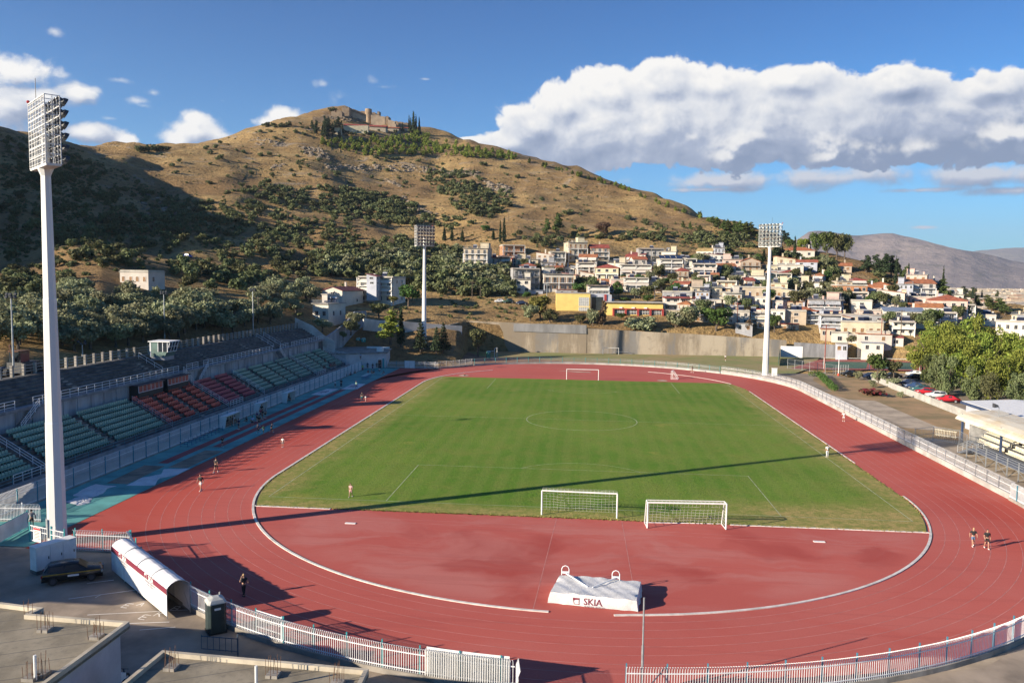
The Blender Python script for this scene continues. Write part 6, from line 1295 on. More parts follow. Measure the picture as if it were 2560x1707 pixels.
# ------------------------------------------------------------------ school
def school():
    (xl, yt), (xr, yb) = H_(1065, 712), H_(1375, 905); base = RD((xl+xr)/2, yb, 277); L = (base-Vector(CAM)).dot(Vector(CF)); W = (xr-xl)/F0*L; H = (yb-yt)/F0*L
    t = thing('school_building', 'bright yellow school block with two square glass block windows', 'school', (0, 0, 0)); b = MB(); b.box(-W/2, 0, -4, W/2, 14, H); b.build('wall', HM['yellow'], t, world=False)
    b = MB(); b.box(-W/2-.15, -.15, H, W/2+.15, 14.1, H+.2); b.build('roof', RM['slab'], t, world=False)
    for z0, z1 in ((H*.42, H*.82), (0.1, H*.36)):
        wx0, wx1 = W*.17, W*.46; b = MB(); b.box(wx0, -.06, z0, wx1, -.01, z1); w = b.build('window', mm('glass_block', (.36,.37,.36), .3, .15, 3.0), t, world=False); b = MB(); n = 5
        for i in range(n+1): x = wx0+(wx1-wx0)*i/n; b.box(x-.05, -.12, z0, x+.05, -.061, z1)
        for i in range(n+1): z = z0+(z1-z0)*i/n; b.box(wx0, -.115, z-.05, wx1, -.065, z+.05)
        b.build('frame', X['white_paint'], w, world=False)
    rb = MB(); rb.box(W/2, 1.2, -4, W/2+7.5, 13, H-.3); rb.build('shaded_side', HM['bluegrey'], t, world=False)  # shaded side of the yellow block; its shade is painted as blue grey
    b = MB(); b.box(W/2+.6, 1.12, H*.1, W/2+4.5, 1.19, H*.85); b.build('window', X['glass_dark'], t, world=False); b = MB(); b.box(W/2+4.9, .9, -4, W/2+5.7, 1.19, H-.2); b.build('column', mm('school_red', (.33,.04,.035), .8), t, world=False)
    az = math.atan2(base.x, base.y+132); t.location = base; t.rotation_euler = (0, 0, -az+R(2)); HOUSES.append((base.x, base.y, 14, base+Vector((0, 7, 0))))
    (xl, yt), (xr, yb) = H_(1590, 797), H_(2040, 1000); base = RD((xl+xr)/2, yb, 272); L = (base-Vector(CAM)).dot(Vector(CF)); W = (xr-xl)/F0*L; H = (yb-yt)/F0*L
    t = thing('school_building', 'yellow school wing with red columns and rows of windows', 'school', (0, 0, 0)); b = MB(); b.box(-W/2-3, .3, -4, W/2, 13, H); b.build('wall', HM['yellow'], t, world=False); b = MB(); b.box(-W/2-3.2, -.6, H, W/2+.3, 13.2, H+.2); b.build('roof', RM['slab'], t, world=False)
    for i in range(5): x = -W/2+W*i/4; b = MB(); b.box(x-.28, -.5, -4, x+.28, .29, H*.72); b.build('column', X['school_red'], t, world=False)
    for z in (H*.70, H*.26): b = MB(); b.box(-W/2-.3, -.45, z, W/2+.3, .28, z+.3); b.build('beam', X['school_red'], t, world=False)
    for i in range(4):
        for z0, z1 in ((H*.47, H*.66), (H*.02, H*.22)):
            x0, x1 = -W/2+W*i/4+.5, -W/2+W*(i+1)/4-.5; b = MB(); b.box(x0, .2, z0, x1, .29, z1); w = b.build('window', X['window_dark'], t, world=False); b = MB(); [b.box(x0+(x1-x0)*k/6-.05, .14, z0, x0+(x1-x0)*k/6+.05, .199, z1) for k in range(7)]; b.box(x0, .12, (z0*.4+z1*.6)-.05, x1, .139, (z0*.4+z1*.6)+.05); b.build('frame', X['white_paint'], w, world=False)
    for i in range(3): x = -W/2+W*(i+.6)/4; b = MB(); b.box(x-.5, -.05, H*.74, x+.5, .29, H*.8); b.build('air_conditioner', X['white_paint'], t, world=False)
    az = math.atan2(base.x, base.y+132); t.location = base; t.rotation_euler = (0, 0, -az+R(4)); HOUSES.append((base.x, base.y, 16, base+Vector((0, 7, 0))))
school()
# ------------------------------------------------------------------ castle and convent on the hilltop
Z2 = lambda x, y: (640+x/3.672, 200+y/3.672)
mm('castle_stone', (.36,.26,.17), .95, .2, .12, stain=.3, bump=.5); mm('castle_light', (.44,.34,.235), .95, .16, .12, stain=.2)
def castle():
    t = thing('castle', 'ruined stone castle with round tower and broken walls on the hilltop', 'castle', tuple(RD(*Z2(1000, 330), 1000)))
    def near(x, y, D):
        q = T(*Z2(x, y), 600, 1300); return dist(q)-9 if q is not None else D
    def block(x0, x1, yt, yb, D, name, dp=12, crown=0, m='castle_stone', slope=None):
        D = min(near(x0, yb, D), near(x1, yb, D))
        p0, p1 = RD(*Z2(x0, yb), D), RD(*Z2(x1, yb), D); a = RD(*Z2(x0, yt), D).z; c = RD(*Z2(x1, slope if slope is not None else yt), D).z; b = MB(); d = Vector((math.sin(.02), 1, 0))*dp
        n = 6; rr = random.Random(int(x0))
        for i in range(n):
            u0, u1 = i/n, (i+1)/n; q0, q1 = p0.lerp(p1, u0), p0.lerp(p1, u1); z0 = a+(c-a)*u0+rr.uniform(-crown, crown); z1 = a+(c-a)*u1+rr.uniform(-crown, crown); zb = min(p0.z, p1.z)-12
            b.loft([[(q0.x, q0.y, zb), (q0.x+d.x, q0.y+d.y, zb), (q0.x+d.x, q0.y+d.y, z0), (q0.x, q0.y, z0)], [(q1.x, q1.y, zb), (q1.x+d.x, q1.y+d.y, zb), (q1.x+d.x, q1.y+d.y, z1), (q1.x, q1.y, z1)]])
        return b.build(name, X[m], t)
    def tower(x0, x1, yt, yb, D, m='castle_stone'):
        D = near((x0+x1)/2, yb, D); p = RD(*Z2((x0+x1)/2, yb), D); r = (x1-x0)/3.672/2/F0*D*1.1; zt = RD(*Z2(x0, yt), D).z; b = MB(); b.loft([[(p.x+r*math.cos(a)*s, p.y+r*math.sin(a)*s, z) for a in [2*math.pi*i/14 for i in range(14)]] for z, s in ((p.z-12, 1.08), (zt-1.5, 1.0), (zt-1.4, .98), (zt, .98))]); return b.build('round_tower', X[m], t)
    block(690, 790, 285, 310, 1006, 'wall', 8, 1.6); block(790, 855, 250, 310, 1000, 'square_tower', 14, 1.2); block(855, 925, 270, 305, 1005, 'wall', 10, .8, slope=285); block(860, 1005, 285, 315, 992, 'wall', 4, .4, 'castle_light', slope=335)
    block(940, 1005, 288, 318, 1010, 'wall', 14, .6); tower(1005, 1060, 268, 345, 985); block(1060, 1130, 290, 325, 1005, 'wall', 12, 1.0, slope=325); block(1112, 1130, 292, 330, 1000, 'square_tower', 8, .5)
    block(1055, 1185, 318, 375, 975, 'wall', 4, .4, 'castle_light', slope=340); block(1180, 1215, 338, 395, 972, 'square_tower', 10, .8, slope=336); block(1210, 1275, 362, 408, 965, 'wall', 4, .3, 'castle_light', slope=382); block(1230, 1285, 405, 415, 960, 'wall', 4, .3, 'castle_light'); block(1275, 1395, 380, 412, 965, 'wall', 4, .5, slope=396); block(520, 660, 345, 372, 985, 'wall', 3, .8, slope=340)
castle()
def convent():
    D = 940; t = thing('convent', 'long white convent with red roof and row of arched openings below the castle', 'convent', tuple(RD(*Z2(890, 460), D)))
    def wing(x0, x1, yt, yb, D, roof, arches, m='white', nm='wall'):
        D = min([dist(T(*Z2(x, yb), 600)) for x in (x0, (x0+x1)/2, x1)])-2
        p0, p1 = RD(*Z2(x0, yb), D), RD(*Z2(x1, yb), D); zt = RD(*Z2(x0, yt), D).z; zb = p0.z; d = Vector((0, 9, 0)); b = MB(); b.loft([[(p.x, p.y, zb-7), (p.x, p.y+9, zb-7), (p.x, p.y+9, zt), (p.x, p.y, zt)] for p in (p0, p1)]); b.build(nm, HM[m], t)
        b = MB(); b.loft([[(p.x+s, p.y-.8, zt), (p.x+s, p.y+4.5, zt+roof), (p.x+s, p.y+9.8, zt), (p.x+s, p.y+9.8, zt-.3), (p.x+s, p.y-.8, zt-.3)] for p, s in ((p0, -.6), (p1, .6))]); b.build('roof', RM['tile'], t)
        for i in range(arches):
            u = (i+.5)/arches; c = p0.lerp(p1, u); w = (p1-p0).length/arches*.30; hz = (zt-zb); b = MB(); pts = [(-w, .42), (w, .42)]+[(w*math.cos(a), .68+.16*math.sin(a)) for a in [math.pi*k/6 for k in range(7)]]; fr = c.y-.12
            dx = (p1-p0).normalized(); b.add([tuple(c+dx*x+Vector((0, -.15, hz*z))) for x, z in pts], [tuple(range(len(pts)))]); b.build('arched_window', mm('arch_dark', (.17,.11,.08), .8), t)
    wing(760, 805, 412, 460, 938, 1.0, 0); wing(805, 1012, 414, 460, 936, 2.0, 10); wing(1040, 1190, 425, 452, 946, 2.2, 0, 'tan'); wing(1205, 1310, 438, 452, 944, 1.6, 0, 'tan', 'wall'); wing(700, 770, 432, 470, 942, .6, 0, 'cream'); wing(1345, 1395, 440, 458, 935, 1.6, 0, 'tan')
    Dt = dist(T(*Z2(900, 482), 600))-3; p0, p1 = RD(*Z2(790, 482), Dt), RD(*Z2(1030, 478), Dt); b = MB(); b.loft([[(p.x, p.y, p.z-5), (p.x, p.y+1.5, p.z-5), (p.x, p.y+1.5, p.z+6), (p.x, p.y, p.z+6)] for p in (p0, p1)]); b.build('terrace_wall', HM['cream'], t)
convent()
# ------------------------------------------------------------------ distant city on the plain
def city():
    rnd = random.Random(21); b = MB(); mats = [HM['white'], HM['cream'], HM['tan'], RM['slab'], RM['tile']]
    for i in range(950):
        px = rnd.uniform(2290, 2700); py = 716+ (rnd.random()**1.6)*78
        if py > 742 and px < 2400+ (py-742)*1.2: continue
        D = min(4200, 23.4*F0/(py-(693.5+16*(px-1280)/1280)+.001)) if py > 716 else 4200
        if D < 300: continue
        p = RD(px, py, D); z0 = -4 if D > 700 else -1; w, d, h = rnd.uniform(7, 16)*(1+D/5000), rnd.uniform(7, 12), rnd.uniform(4, 12); b.mi = rnd.choice((0, 0, 1, 1, 2)); b.box(p.x-w/2, p.y, z0-3, p.x+w/2, p.y+d, z0+h); b.mi = rnd.choice((3, 3, 3, 4)); b.box(p.x-w/2-.2, p.y-.2, z0+h, p.x+w/2+.2, p.y+d+.2, z0+h+.4)
        b.mi = 2
    o = b.build('distant_city', mats); prop(o, 'pale flat roofed houses of the far off city on the plain', kind='stuff')
city()
# ------------------------------------------------------------------ vegetation
def crown_data(seed, lobes, n, leaf, flat_=.0, jitter=.25):
    """leaf clumps spread through ellipsoid lobes: list of (cx, cy, cz, rx, ry, rz)"""
    r = np.random.RandomState(seed); L = np.array(lobes, float); vol = (L[:, 3]*L[:, 4]*L[:, 5])**.67; idx = r.choice(len(L), n, p=vol/vol.sum())
    d = r.normal(size=(n, 3)); d /= np.linalg.norm(d, axis=1)[:, None]; rad = (r.uniform(.25, 1, n)**.45)[:, None]
    c = L[idx, :3]+d*L[idx, 3:]*rad*(1+r.normal(0, jitter*.25, (n, 1)))
    nrm = d*.6+r.normal(0, .6, (n, 3))+np.array([0, 0, .35]); nrm /= np.linalg.norm(nrm, axis=1)[:, None]
    a = np.cross(nrm, r.normal(size=(n, 3))); a /= np.linalg.norm(a, axis=1)[:, None]; b = np.cross(nrm, a); s = leaf*r.uniform(.6, 1.35, (n, 1)); e = r.uniform(.45, .8, (n, 1))
    bend = nrm*s*.3
    V = np.stack([c-a*s, c-b*s*e+bend*.4, c+a*s, c+b*s*e+bend*.4], 1).reshape(-1, 3)
    F = np.arange(4*n).reshape(n, 4); return V, F
def np_mesh(name, V, F, m, smooth=False):
    me = bpy.data.meshes.new(name); me.vertices.add(len(V)); me.vertices.foreach_set('co', np.asarray(V, np.float32).ravel()); me.loops.add(F.size); me.loops.foreach_set('vertex_index', F.ravel().astype(np.int32))
    me.polygons.add(len(F)); me.polygons.foreach_set('loop_start', np.arange(0, F.size, F.shape[1], dtype=np.int32)); me.polygons.foreach_set('loop_total', np.full(len(F), F.shape[1], np.int32)); me.update(calc_edges=True); me.materials.append(m); return me
def trunk_mesh(h, r, seed, limbs=4, spread=1.2, name='trunk'):
    q = random.Random(seed); b = MB(); p = Vector((0, 0, -.6)); top = Vector((q.uniform(-.15, .15)*h*.3, q.uniform(-.15, .15)*h*.3, h)); mid = p.lerp(top, .5)+Vector((q.uniform(-.1, .1), q.uniform(-.1, .1), 0)); b.tube(p, mid, r*1.25, 7, r, False); b.tube(mid, top, r, 7, r*.6, False)
    for i in range(limbs):
        a = 6.283*i/limbs+q.uniform(-.4, .4); s = mid.lerp(top, q.uniform(.3, 1)); b.tube(s, s+Vector((math.cos(a)*spread, math.sin(a)*spread, q.uniform(.6, 1.3)*spread)), r*.5, 5, r*.15, False)
    me = bpy.data.meshes.new(name); me.from_pydata(b.V, [], b.F); me.materials.append(X['bark']); return me
def lobes_round(seed, w, h, z0, k=7):
    r = random.Random(seed); L = [(0, 0, z0+h*.5, w*.30, w*.30, h*.36)]
    for i in range(k): a = 6.283*i/k+r.uniform(-.3, .3); q = r.uniform(.20, .34)*w; s = r.uniform(.15, .24)*w; L.append((q*math.cos(a), q*math.sin(a), z0+h*r.uniform(.30, .80), s, s, h*r.uniform(.16, .26)))
    return L
TPL = {}
def template(key, n, fn):
    TPL[key] = [fn(i) for i in range(n)]
LEAVES = {'near': 900, 'mid': 420, 'far': 150}
template('olive', 6, lambda i: (np_mesh('crown', *crown_data(i+1, lobes_round(i+1, 6.2, 4.4, .7, 8), 1100, .30), MAT_LEAF['olive']), trunk_mesh(1.7, .24, i)))
template('olive_far', 5, lambda i: (np_mesh('crown', *crown_data(i+41, lobes_round(i+41, 5.4, 4.4, .15, 6), 380, .46), MAT_LEAF['shrub']), None))
template('shrub', 6, lambda i: (np_mesh('crown', *crown_data(i+11, lobes_round(i+11, 3.6, 2.6, 0, 5), 170, .42), MAT_LEAF['shrub']), None))
template('broad', 4, lambda i: (np_mesh('crown', *crown_data(i+21, lobes_round(i+21, 7.5, 6.5, 1.6, 10), 1500, .36), MAT_LEAF['broad']), trunk_mesh(2.8, .28, i+20, 5, 1.8)))
def pine_lobes(i, w=5.0, h=9.0):
    r = random.Random(i+61); L = []
    for k in range(13): z = h*(.25+.72*k/12); q = w*.5*(1-.72*(k/12)**1.4)*r.uniform(.55, 1); a = r.uniform(0, 6.283); s = w*.20*(1.15-.55*k/12); L.append((q*.7*math.cos(a), q*.7*math.sin(a), z, s*1.2, s*1.2, s*.75))
    L.append((0, 0, h*.55, w*.22, w*.22, h*.36)); return L
template('pine', 4, lambda i: (np_mesh('crown', *crown_data(i+61, pine_lobes(i), 1000, .34), MAT_LEAF['pine']), trunk_mesh(4.5, .22, i+60, 3, 1.0)))
template('pine_far', 4, lambda i: (np_mesh('crown', *crown_data(i+71, [(0,0,2.4,1.6,1.6,2.0),(.8,.2,1.7,1.1,1.1,1.2),(-.8,-.3,1.9,1.1,1.1,1.2),(0,.4,3.9,.9,.9,1.3)], 130, .55), MAT_LEAF['pine_bright']), None))
def umbrella(i):
    r = random.Random(i+81); L = []
    for k in range(20): a = r.uniform(0, 6.283); q = r.uniform(.3, 4.2); z = 5.6+r.uniform(-3.6, 3.2)-q*.22; s = r.uniform(1.1, 1.9); L.append((q*math.cos(a), q*math.sin(a), z, s*1.25, s*1.25, s*.75))
    return L
template('umbrella', 5, lambda i: (np_mesh('crown', *crown_data(i+81, umbrella(i), 2600, .30), MAT_LEAF['pine_bright']), trunk_mesh(6.0, .26, i+80, 5, 1.8)))
template('cypress', 3, lambda i: (np_mesh('crown', *crown_data(i+91, [(0,0,1.0+.78*k,.85*(1-.085*k)*(.72 if k == 0 else 1)*random.Random(i*9+k).uniform(.85, 1.1),.85*(1-.085*k),.9) for k in range(10)], 700, .26), MAT_LEAF['cypress']), trunk_mesh(1.6, .16, i+90, 0)))
def fir_l(i): return [(math.cos(a)*q*.6, math.sin(a)*q*.6, 1.2+.75*k, q*.5, q*.5, .32) for k in range(9) for q in [2.2*(1-k/9.5)] for a in [6.283*j/5+k for j in range(5)]]
template('fir', 2, lambda i: (np_mesh('crown', *crown_data(i+95, fir_l(i), 1100, .26), MAT_LEAF['cypress']), trunk_mesh(6.5, .16, i+95, 0)))
PLANTED = []
def plant(kind, pos, scale, label, cat, group, name, variant=None, rnd=random.Random(77), sz=1.0, leaf=None, check=True):
    me, tr = TPL[kind][rnd.randrange(len(TPL[kind])) if variant is None else variant]; rz = rnd.uniform(0, 6.283); s = scale
    if tr is None: o = link(name, me); prop(o, label, cat, group)
    else:
        o = thing(name, label, cat, (0, 0, 0), group); c = link('crown', me, o); link('trunk', tr, o)
        if leaf: c.material_slots[0].link = 'OBJECT'; c.material_slots[0].material = MAT_LEAF[leaf]
    if tr is None and leaf: o.material_slots[0].link = 'OBJECT'; o.material_slots[0].material = MAT_LEAF[leaf]
    o.location = pos; o.scale = (s, s*rnd.uniform(.9, 1.1), s*sz); o.rotation_euler = (0, 0, rz); return o
def inside(p, poly):
    x, y = p; r = False
    for (x0, y0), (x1, y1) in zip(poly, poly[1:]+poly[:1]):
        if (y0 > y) != (y1 > y) and x < (x1-x0)*(y-y0)/(y1-y0)+x0: r = not r
    return r
def clear(p, r=1.0):
    return all((p[0]-h[3][0])**2+(p[1]-h[3][1])**2 > (h[2]+r)**2 for h in HOUSES)
def scatter(poly, n, seed, mind=2.5, clump=0.0, edge_fn=None):
    rnd = random.Random(seed); xs = [p[0] for p in poly]; ys = [p[1] for p in poly]; out = []; cl = []; tries = 0
    while len(out) < n and tries < n*14:
        tries += 1
        if clump and cl and rnd.random() < clump: c = rnd.choice(cl); x, y = c[0]+rnd.gauss(0, 26), c[1]+rnd.gauss(0, 10)
        else: x, y = rnd.uniform(min(xs), max(xs)), rnd.uniform(min(ys), max(ys))
        if not inside((x, y), poly): continue
        p = T(x, y)
        if p is None or not clear(p, 1.0): continue
        if any((p[0]-q[0])**2+(p[1]-q[1])**2 < mind*mind for q in out[-60:]): continue
        out.append(p)
        if clump and rnd.random() < .3: cl.append((x, y))
    return out
Zp = lambda *L: [Z2(*p) for p in L]; Fp = lambda *L: [F_(*p) for p in L]; Hp = lambda *L: [H_(*p) for p in L]; Dp = lambda *L: [D_(*p) for p in L]; Qp = lambda *L: [Q_(*p) for p in L]; Ip = lambda *L: [I_(*p) for p in L]
STUFF = []       # (pos, scale) of the shrubs beyond the individual ones
rr = random.Random(99)
# olive grove behind the grandstand
grove = [(Fp((-150,690),(520,690),(900,640),(1250,600),(1900,640),(1930,760),(1560,860),(1080,900),(640,960),(400,1010),(-150,1010)), 75, 'grey green olive tree in the grove behind the grandstand'),
 (Fp((1600,760),(2330,680),(2340,850),(1700,890),(1250,980),(640,1060),(640,960)), 40, 'olive tree in the front row right behind the stand rim'),
 (Fp((560,480),(830,500),(880,640),(560,680)), 9, 'olive tree in the shaded clump below the lonely white house'),
 (Dp((0,440),(110,330),(470,330),(520,420),(430,560),(300,620),(0,640)), 22, 'olive tree beside the track leading to the white end houses')]
for poly, n, lab in grove:
    for p in scatter(poly, n, n, 3.6): plant('olive', p, rr.uniform(.75, 1.15), lab, 'olive tree', lab.replace('olive tree', 'olives'), 'olive_tree', sz=rr.uniform(.9, 1.15))
# larger bush masses near the house and above the first grove
masses = [(Fp((1640,250),(1990,230),(2350,280),(2350,470),(2050,500),(1580,430)), 34, 'dark round bush in the thicket right of the lonely white house', 1.0),
 (Fp((0,370),(380,380),(400,540),(0,640)), 16, 'dark bush in the shaded slope left of the big floodlight shaft', 1.0),
 (Hp((0,380),(160,280),(200,470),(470,520),(650,520),(650,740),(300,720),(0,660)), 84, 'dense olive in the grove left of the tall cream apartments', 1.2),
 (Dp((450,110),(900,40),(1500,0),(1530,300),(1330,240),(900,150),(560,240)), 84, 'dense olive in the grove above the white end houses', 1.2),
 (Hp((640,190),(950,160),(1130,180),(1380,200),(1640,160),(2060,190),(2080,240),(1640,240),(1380,210),(1160,240),(960,300),(760,230)), 46, 'bush in the green belt along the top of the town', .8)]
for poly, n, lab, sc in masses:
    for p in scatter(poly, n, n+5, 2.3): plant('olive_far', p, sc*rr.uniform(.7, 1.15), lab, 'bush', lab, 'olive_bush', leaf='olive' if 'dense olive' in lab and rr.random() < .6 else None)
# hillside shrubs
hill = [(Zp((0,930),(440,1000),(900,1010),(1300,1080),(1500,1180),(1560,1330),(1100,1350),(900,1280),(430,1230),(0,1250)), 330, .55),
 (Zp((1480,920),(1700,830),(1950,860),(2000,960),(2350,1080),(2350,1170),(2130,1290),(1900,1260),(1700,1060)), 170, .6),
 (Zp((1500,1240),(2000,1300),(1980,1400),(1480,1330)), 26, .4), (Zp((0,700),(1300,720),(2300,800),(2340,1060),(1400,1000),(0,930)), 90, .3),
 (Zp((0,1250),(900,1280),(1000,1560),(0,1560)), 150, .45), (Fp((520,20),(1500,40),(1640,250),(1050,260),(560,330)), 22, .3),
 ([(330,470),(520,500),(640,450),(640,560),(560,610),(420,590)], 220, .5), ([(0,330),(120,360),(300,430),(470,520),(520,610),(330,640),(0,600)], 430, .4), ([(0,600),(330,640),(470,640),(450,690),(0,740)], 30, .3),
 ([(500,600),(700,600),(800,640),(760,700),(560,720)], 60, .45), ([(360,350),(640,350),(640,470),(480,480)], 20, .1), ([(640,270),(780,320),(770,420),(640,470)], 20, .2),
 ([(1280,430),(1500,480),(1750,580),(1840,640),(1500,600),(1300,560)], 40, .2), (Qp((0,300),(500,280),(1150,260),(1180,500),(700,480),(650,400),(60,420)), 60, .35), (Qp((1350,590),(2100,600),(2340,760),(2340,1000),(1800,830)), 60, .4)]
pool = []
for i, (poly, n, cl) in enumerate(hill):
    for p in scatter(poly, n, 300+i, 2.0, cl): pool.append((p, rr.uniform(.55, 1.45)*(1.15 if i in (0, 1) else .9)))
pool.sort(key=lambda q: dist(q[0])/q[1])
zone = lambda p: ('in the deep shade of the left hill' if p[0] < -230 and p[1] < 330 else 'on the slope above the olive grove' if p[0] < -110 and dist(p) < 480 else 'on the dry slope under the castle' if dist(p) > 560 else 'on the dry slope above the town')
for p, s in pool[:235]: z_ = zone(p); plant('shrub', p-Vector((0, 0, .3)), s*1.25, 'small dark green shrub '+z_, 'shrub', 'shrubs '+z_, 'hill_shrub')
rest = [(p, s, 'shrub') for p, s in pool[235:]]
# pine belt below the castle and along the ridge
belt = scatter(Zp((520,575),(700,565),(900,560),(1300,530),(1480,490),(1700,560),(2040,640),(2350,690),(2350,740),(1700,700),(1350,690),(1200,700),(1000,705),(720,640)), 330, 500, 3.4)
belt.sort(key=dist)
for p in belt[:150]: plant('pine_far', p, rr.uniform(.65, 1.2), 'small bright green pine in the plantation below the convent', 'pine', 'young pines below the convent', 'pine_tree')
rest += [(p, rr.uniform(.55, 1.0), 'pine_far') for p in belt[150:]]
ridge = []
for i in range(78):
    u = rr.random(); px = 1275+590*u; py = np.interp(px, [1270, 1310, 1415, 1524, 1633, 1741, 1850], [382, 398, 425, 456, 498, 538, 566])+rr.uniform(2, 10); p = T(px, py)
    if p is not None: plant('pine_far', p, rr.uniform(.45, .95), 'small pine standing along the descending right ridge', 'pine', 'pines on the right ridge', 'pine_tree', leaf='pine' if rr.random() < .5 else None)
for poly, n, sd in (([(0,330),(230,372),(640,330),(860,280),(1200,360),(1500,450),(1850,580),(1700,640),(1300,620),(760,640),(0,720)], 1700, 71), ([(0,330),(260,390),(480,540),(400,610),(0,630)], 700, 72), (Hp((0,690),(700,760),(700,960),(0,960)), 60, 73), (Dp((0,440),(470,330),(560,250),(1500,300),(1500,560),(1340,560),(900,430),(430,560)), 90, 74), (Qp((0,300),(1180,300),(2340,700),(2340,1000),(1400,760),(0,460)), 260, 75)):
    for p in scatter(poly, n, sd, .5, .35): rest.append((p, rr.uniform(.18, .5), 'shrub'))
for p in scatter([(760,640),(1000,600),(1180,640),(1290,720),(1290,745),(1100,738),(960,705),(800,695)], 260, 76, 2.0): rest.append((p, rr.uniform(1.0, 1.6), 'shrub'))
for p in scatter(Fp((0,420),(900,560),(900,680),(0,760)), 16, 77, 2.0): rest.append((p, rr.uniform(.9, 1.5), 'shrub'))
MG = {k: [m for m, _ in TPL[k]] for k in ('shrub', 'pine_far')}; GV, GF, GM = [], [], []; off = 0
for i, (p, s, kd) in enumerate(rest):
    me = MG[kd][i % len(MG[kd])]; n = len(me.vertices); co = np.empty(n*3, np.float32); me.vertices.foreach_get('co', co); co = co.reshape(-1, 3)
    a = rr.uniform(0, 6.28); c_, s_ = math.cos(a), math.sin(a); q = np.stack([co[:, 0]*c_-co[:, 1]*s_, co[:, 0]*s_+co[:, 1]*c_, co[:, 2]], 1)*s*1.2+np.array([p[0], p[1], p[2]-.3]); GV.append(q); GF.append(np.arange(n).reshape(-1, 4)+off); GM += [0 if kd == 'shrub' else 1]*(n//4); off += n
me = np_mesh('hillside_shrubs', np.concatenate(GV), np.concatenate(GF), MAT_LEAF['shrub']); me.materials.append(MAT_LEAF['pine_bright']); me.polygons.foreach_set('material_index', GM); prop(link('hillside_shrubs', me), 'small far off shrubs and pines dotting the dry hill', kind='stuff')
# dark trees beside the convent, castle cypresses
for i in range(24):
    x, y = rr.uniform(500, 800), rr.uniform(450, 555); p = T(*Z2(x, y), 600)
    if p is not None: plant('cypress' if rr.random() < .35 else 'pine', p, rr.uniform(.9, 1.5)*1.0*(.8 if x > 700 else 1), 'tall dark tree in the clump left of the convent', 'tree', 'dark trees left of the convent', 'dark_tree', leaf='cypress', sz=1.1)
for x, y, s in ((1405,462,2.2),(1420,470,2.0),(1445,478,3.2),(1468,482,2.6),(1498,486,2.4),(1510,500,1.2),(1345,470,1.4)):
    p = T(*Z2(x, y), 600)
    if p is not None: plant('cypress', p, s*.8, 'dark cypress on the ridge right of the convent', 'cypress', 'cypresses right of the convent', 'cypress_tree')
for i in range(26):
    p = T(*Z2(rr.uniform(820,1480), rr.uniform(470,520)), 600)
    if p is not None: plant('olive_far', p, rr.uniform(.5, .9), 'round dark tree on the terrace below the convent', 'tree', 'trees on the convent terrace', 'olive_bush')
for x, y in ((100,440),(170,445),(235,440),(300,430),(690,300),(720,295)):
    p = T(*Z2(x, y), 600, 1300)
    if p is not None: plant('shrub', p, 2.0, 'single dark shrub on the castle skyline', 'shrub', 'shrubs on the castle skyline', 'hill_shrub')
for i in range(13):
    p = T(345+i*6.3+rr.uniform(-2, 2), np.interp(345+i*6.3, [345, 420], [378, 374])+2.5, 500, 1300)
    if p is not None: plant('shrub', p, rr.uniform(1.3, 2.0), 'dark shrub in the thicket on the saddle skyline', 'shrub', 'shrubs on the saddle skyline', 'hill_shrub')
# single trees
def tree(kind, fn, x, yb, yt, label, cat, name, leaf=None, D=None, grp=None, w=None):
    q = fn(x, yb); p = RD(*q, D) if D else T(*q)
    if p is None: return
    L = (p-Vector(CAM)).dot(Vector(CF)); h = (q[1]-fn(x, yt)[1])/F0*L; nat = {'olive': 5.1, 'olive_far': 4.6, 'broad': 8.1, 'pine': 9.6, 'cypress': 8.8, 'fir': 8.0, 'umbrella': 9.0, 'shrub': 2.6}[kind]
    s = h/nat; o = plant(kind, p, s, label, cat, grp, name, leaf=leaf)
    if w: f = (w/(fn(1, 0)[0]-fn(0, 0)[0])**-1 if 0 else w*(fn(1, 0)[0]-fn(0, 0)[0]))/F0*L/({'olive': 6.2, 'olive_far': 5.4, 'broad': 7.5, 'pine': 5.0, 'cypress': 1.7, 'fir': 4.4, 'umbrella': 9.5, 'shrub': 3.6}[kind]*s); o.scale = (s*f, s*f, s)
    return o
tree('cypress', H_, 588, 238, 0, 'taller of two dark cypresses above the cream apartments', 'cypress', 'cypress_tree'); tree('cypress', H_, 552, 238, 40, 'shorter of two dark cypresses above the cream apartments', 'cypress', 'cypress_tree', w=34)
tree('pine', H_, 985, 165, 15, 'leaning pine above the town, left of the two', 'pine', 'pine_tree', w=90); tree('pine', H_, 1085, 165, -35, 'taller open crowned pine above the town', 'pine', 'pine_tree', w=120)
tree('broad', H_, 1500, 200, 55, 'bare branched grey tree on the upper town edge', 'tree', 'broadleaf_tree', 'brown', w=150)
for x, yt, yb in ((40,90,230),(110,100,230),(205,120,235),(490,120,220)): tree('cypress', H_, x, yb, yt, 'small dark cypress on the slope above the dense grove', 'cypress', 'cypress_tree', grp='small cypresses above the grove', w=45)
tree('broad', H_, 415, 150, 85, 'bright green round bush near the two cypresses', 'tree', 'broadleaf_tree', w=100)
tree('broad', H_, 1277, 705, 612, 'round bright green tree in front of the railed terrace house', 'tree', 'broadleaf_tree', w=175); tree('broad', H_, 795, 765, 692, 'small dark green tree by the white wall and parked cars', 'tree', 'broadleaf_tree', w=85)
tree('broad', H_, 920, 975, 725, 'yellowing tree left of the yellow school', 'tree', 'broadleaf_tree', 'yellow', w=220, D=262); tree('broad', H_, 830, 985, 810, 'dull green tree at the left foot of the yellowing tree', 'tree', 'broadleaf_tree', 'olive', w=190, D=259); tree('broad', H_, 1010, 985, 850, 'dark green tree at the corner of the yellow school', 'tree', 'broadleaf_tree', 'shrub', w=170, D=258)
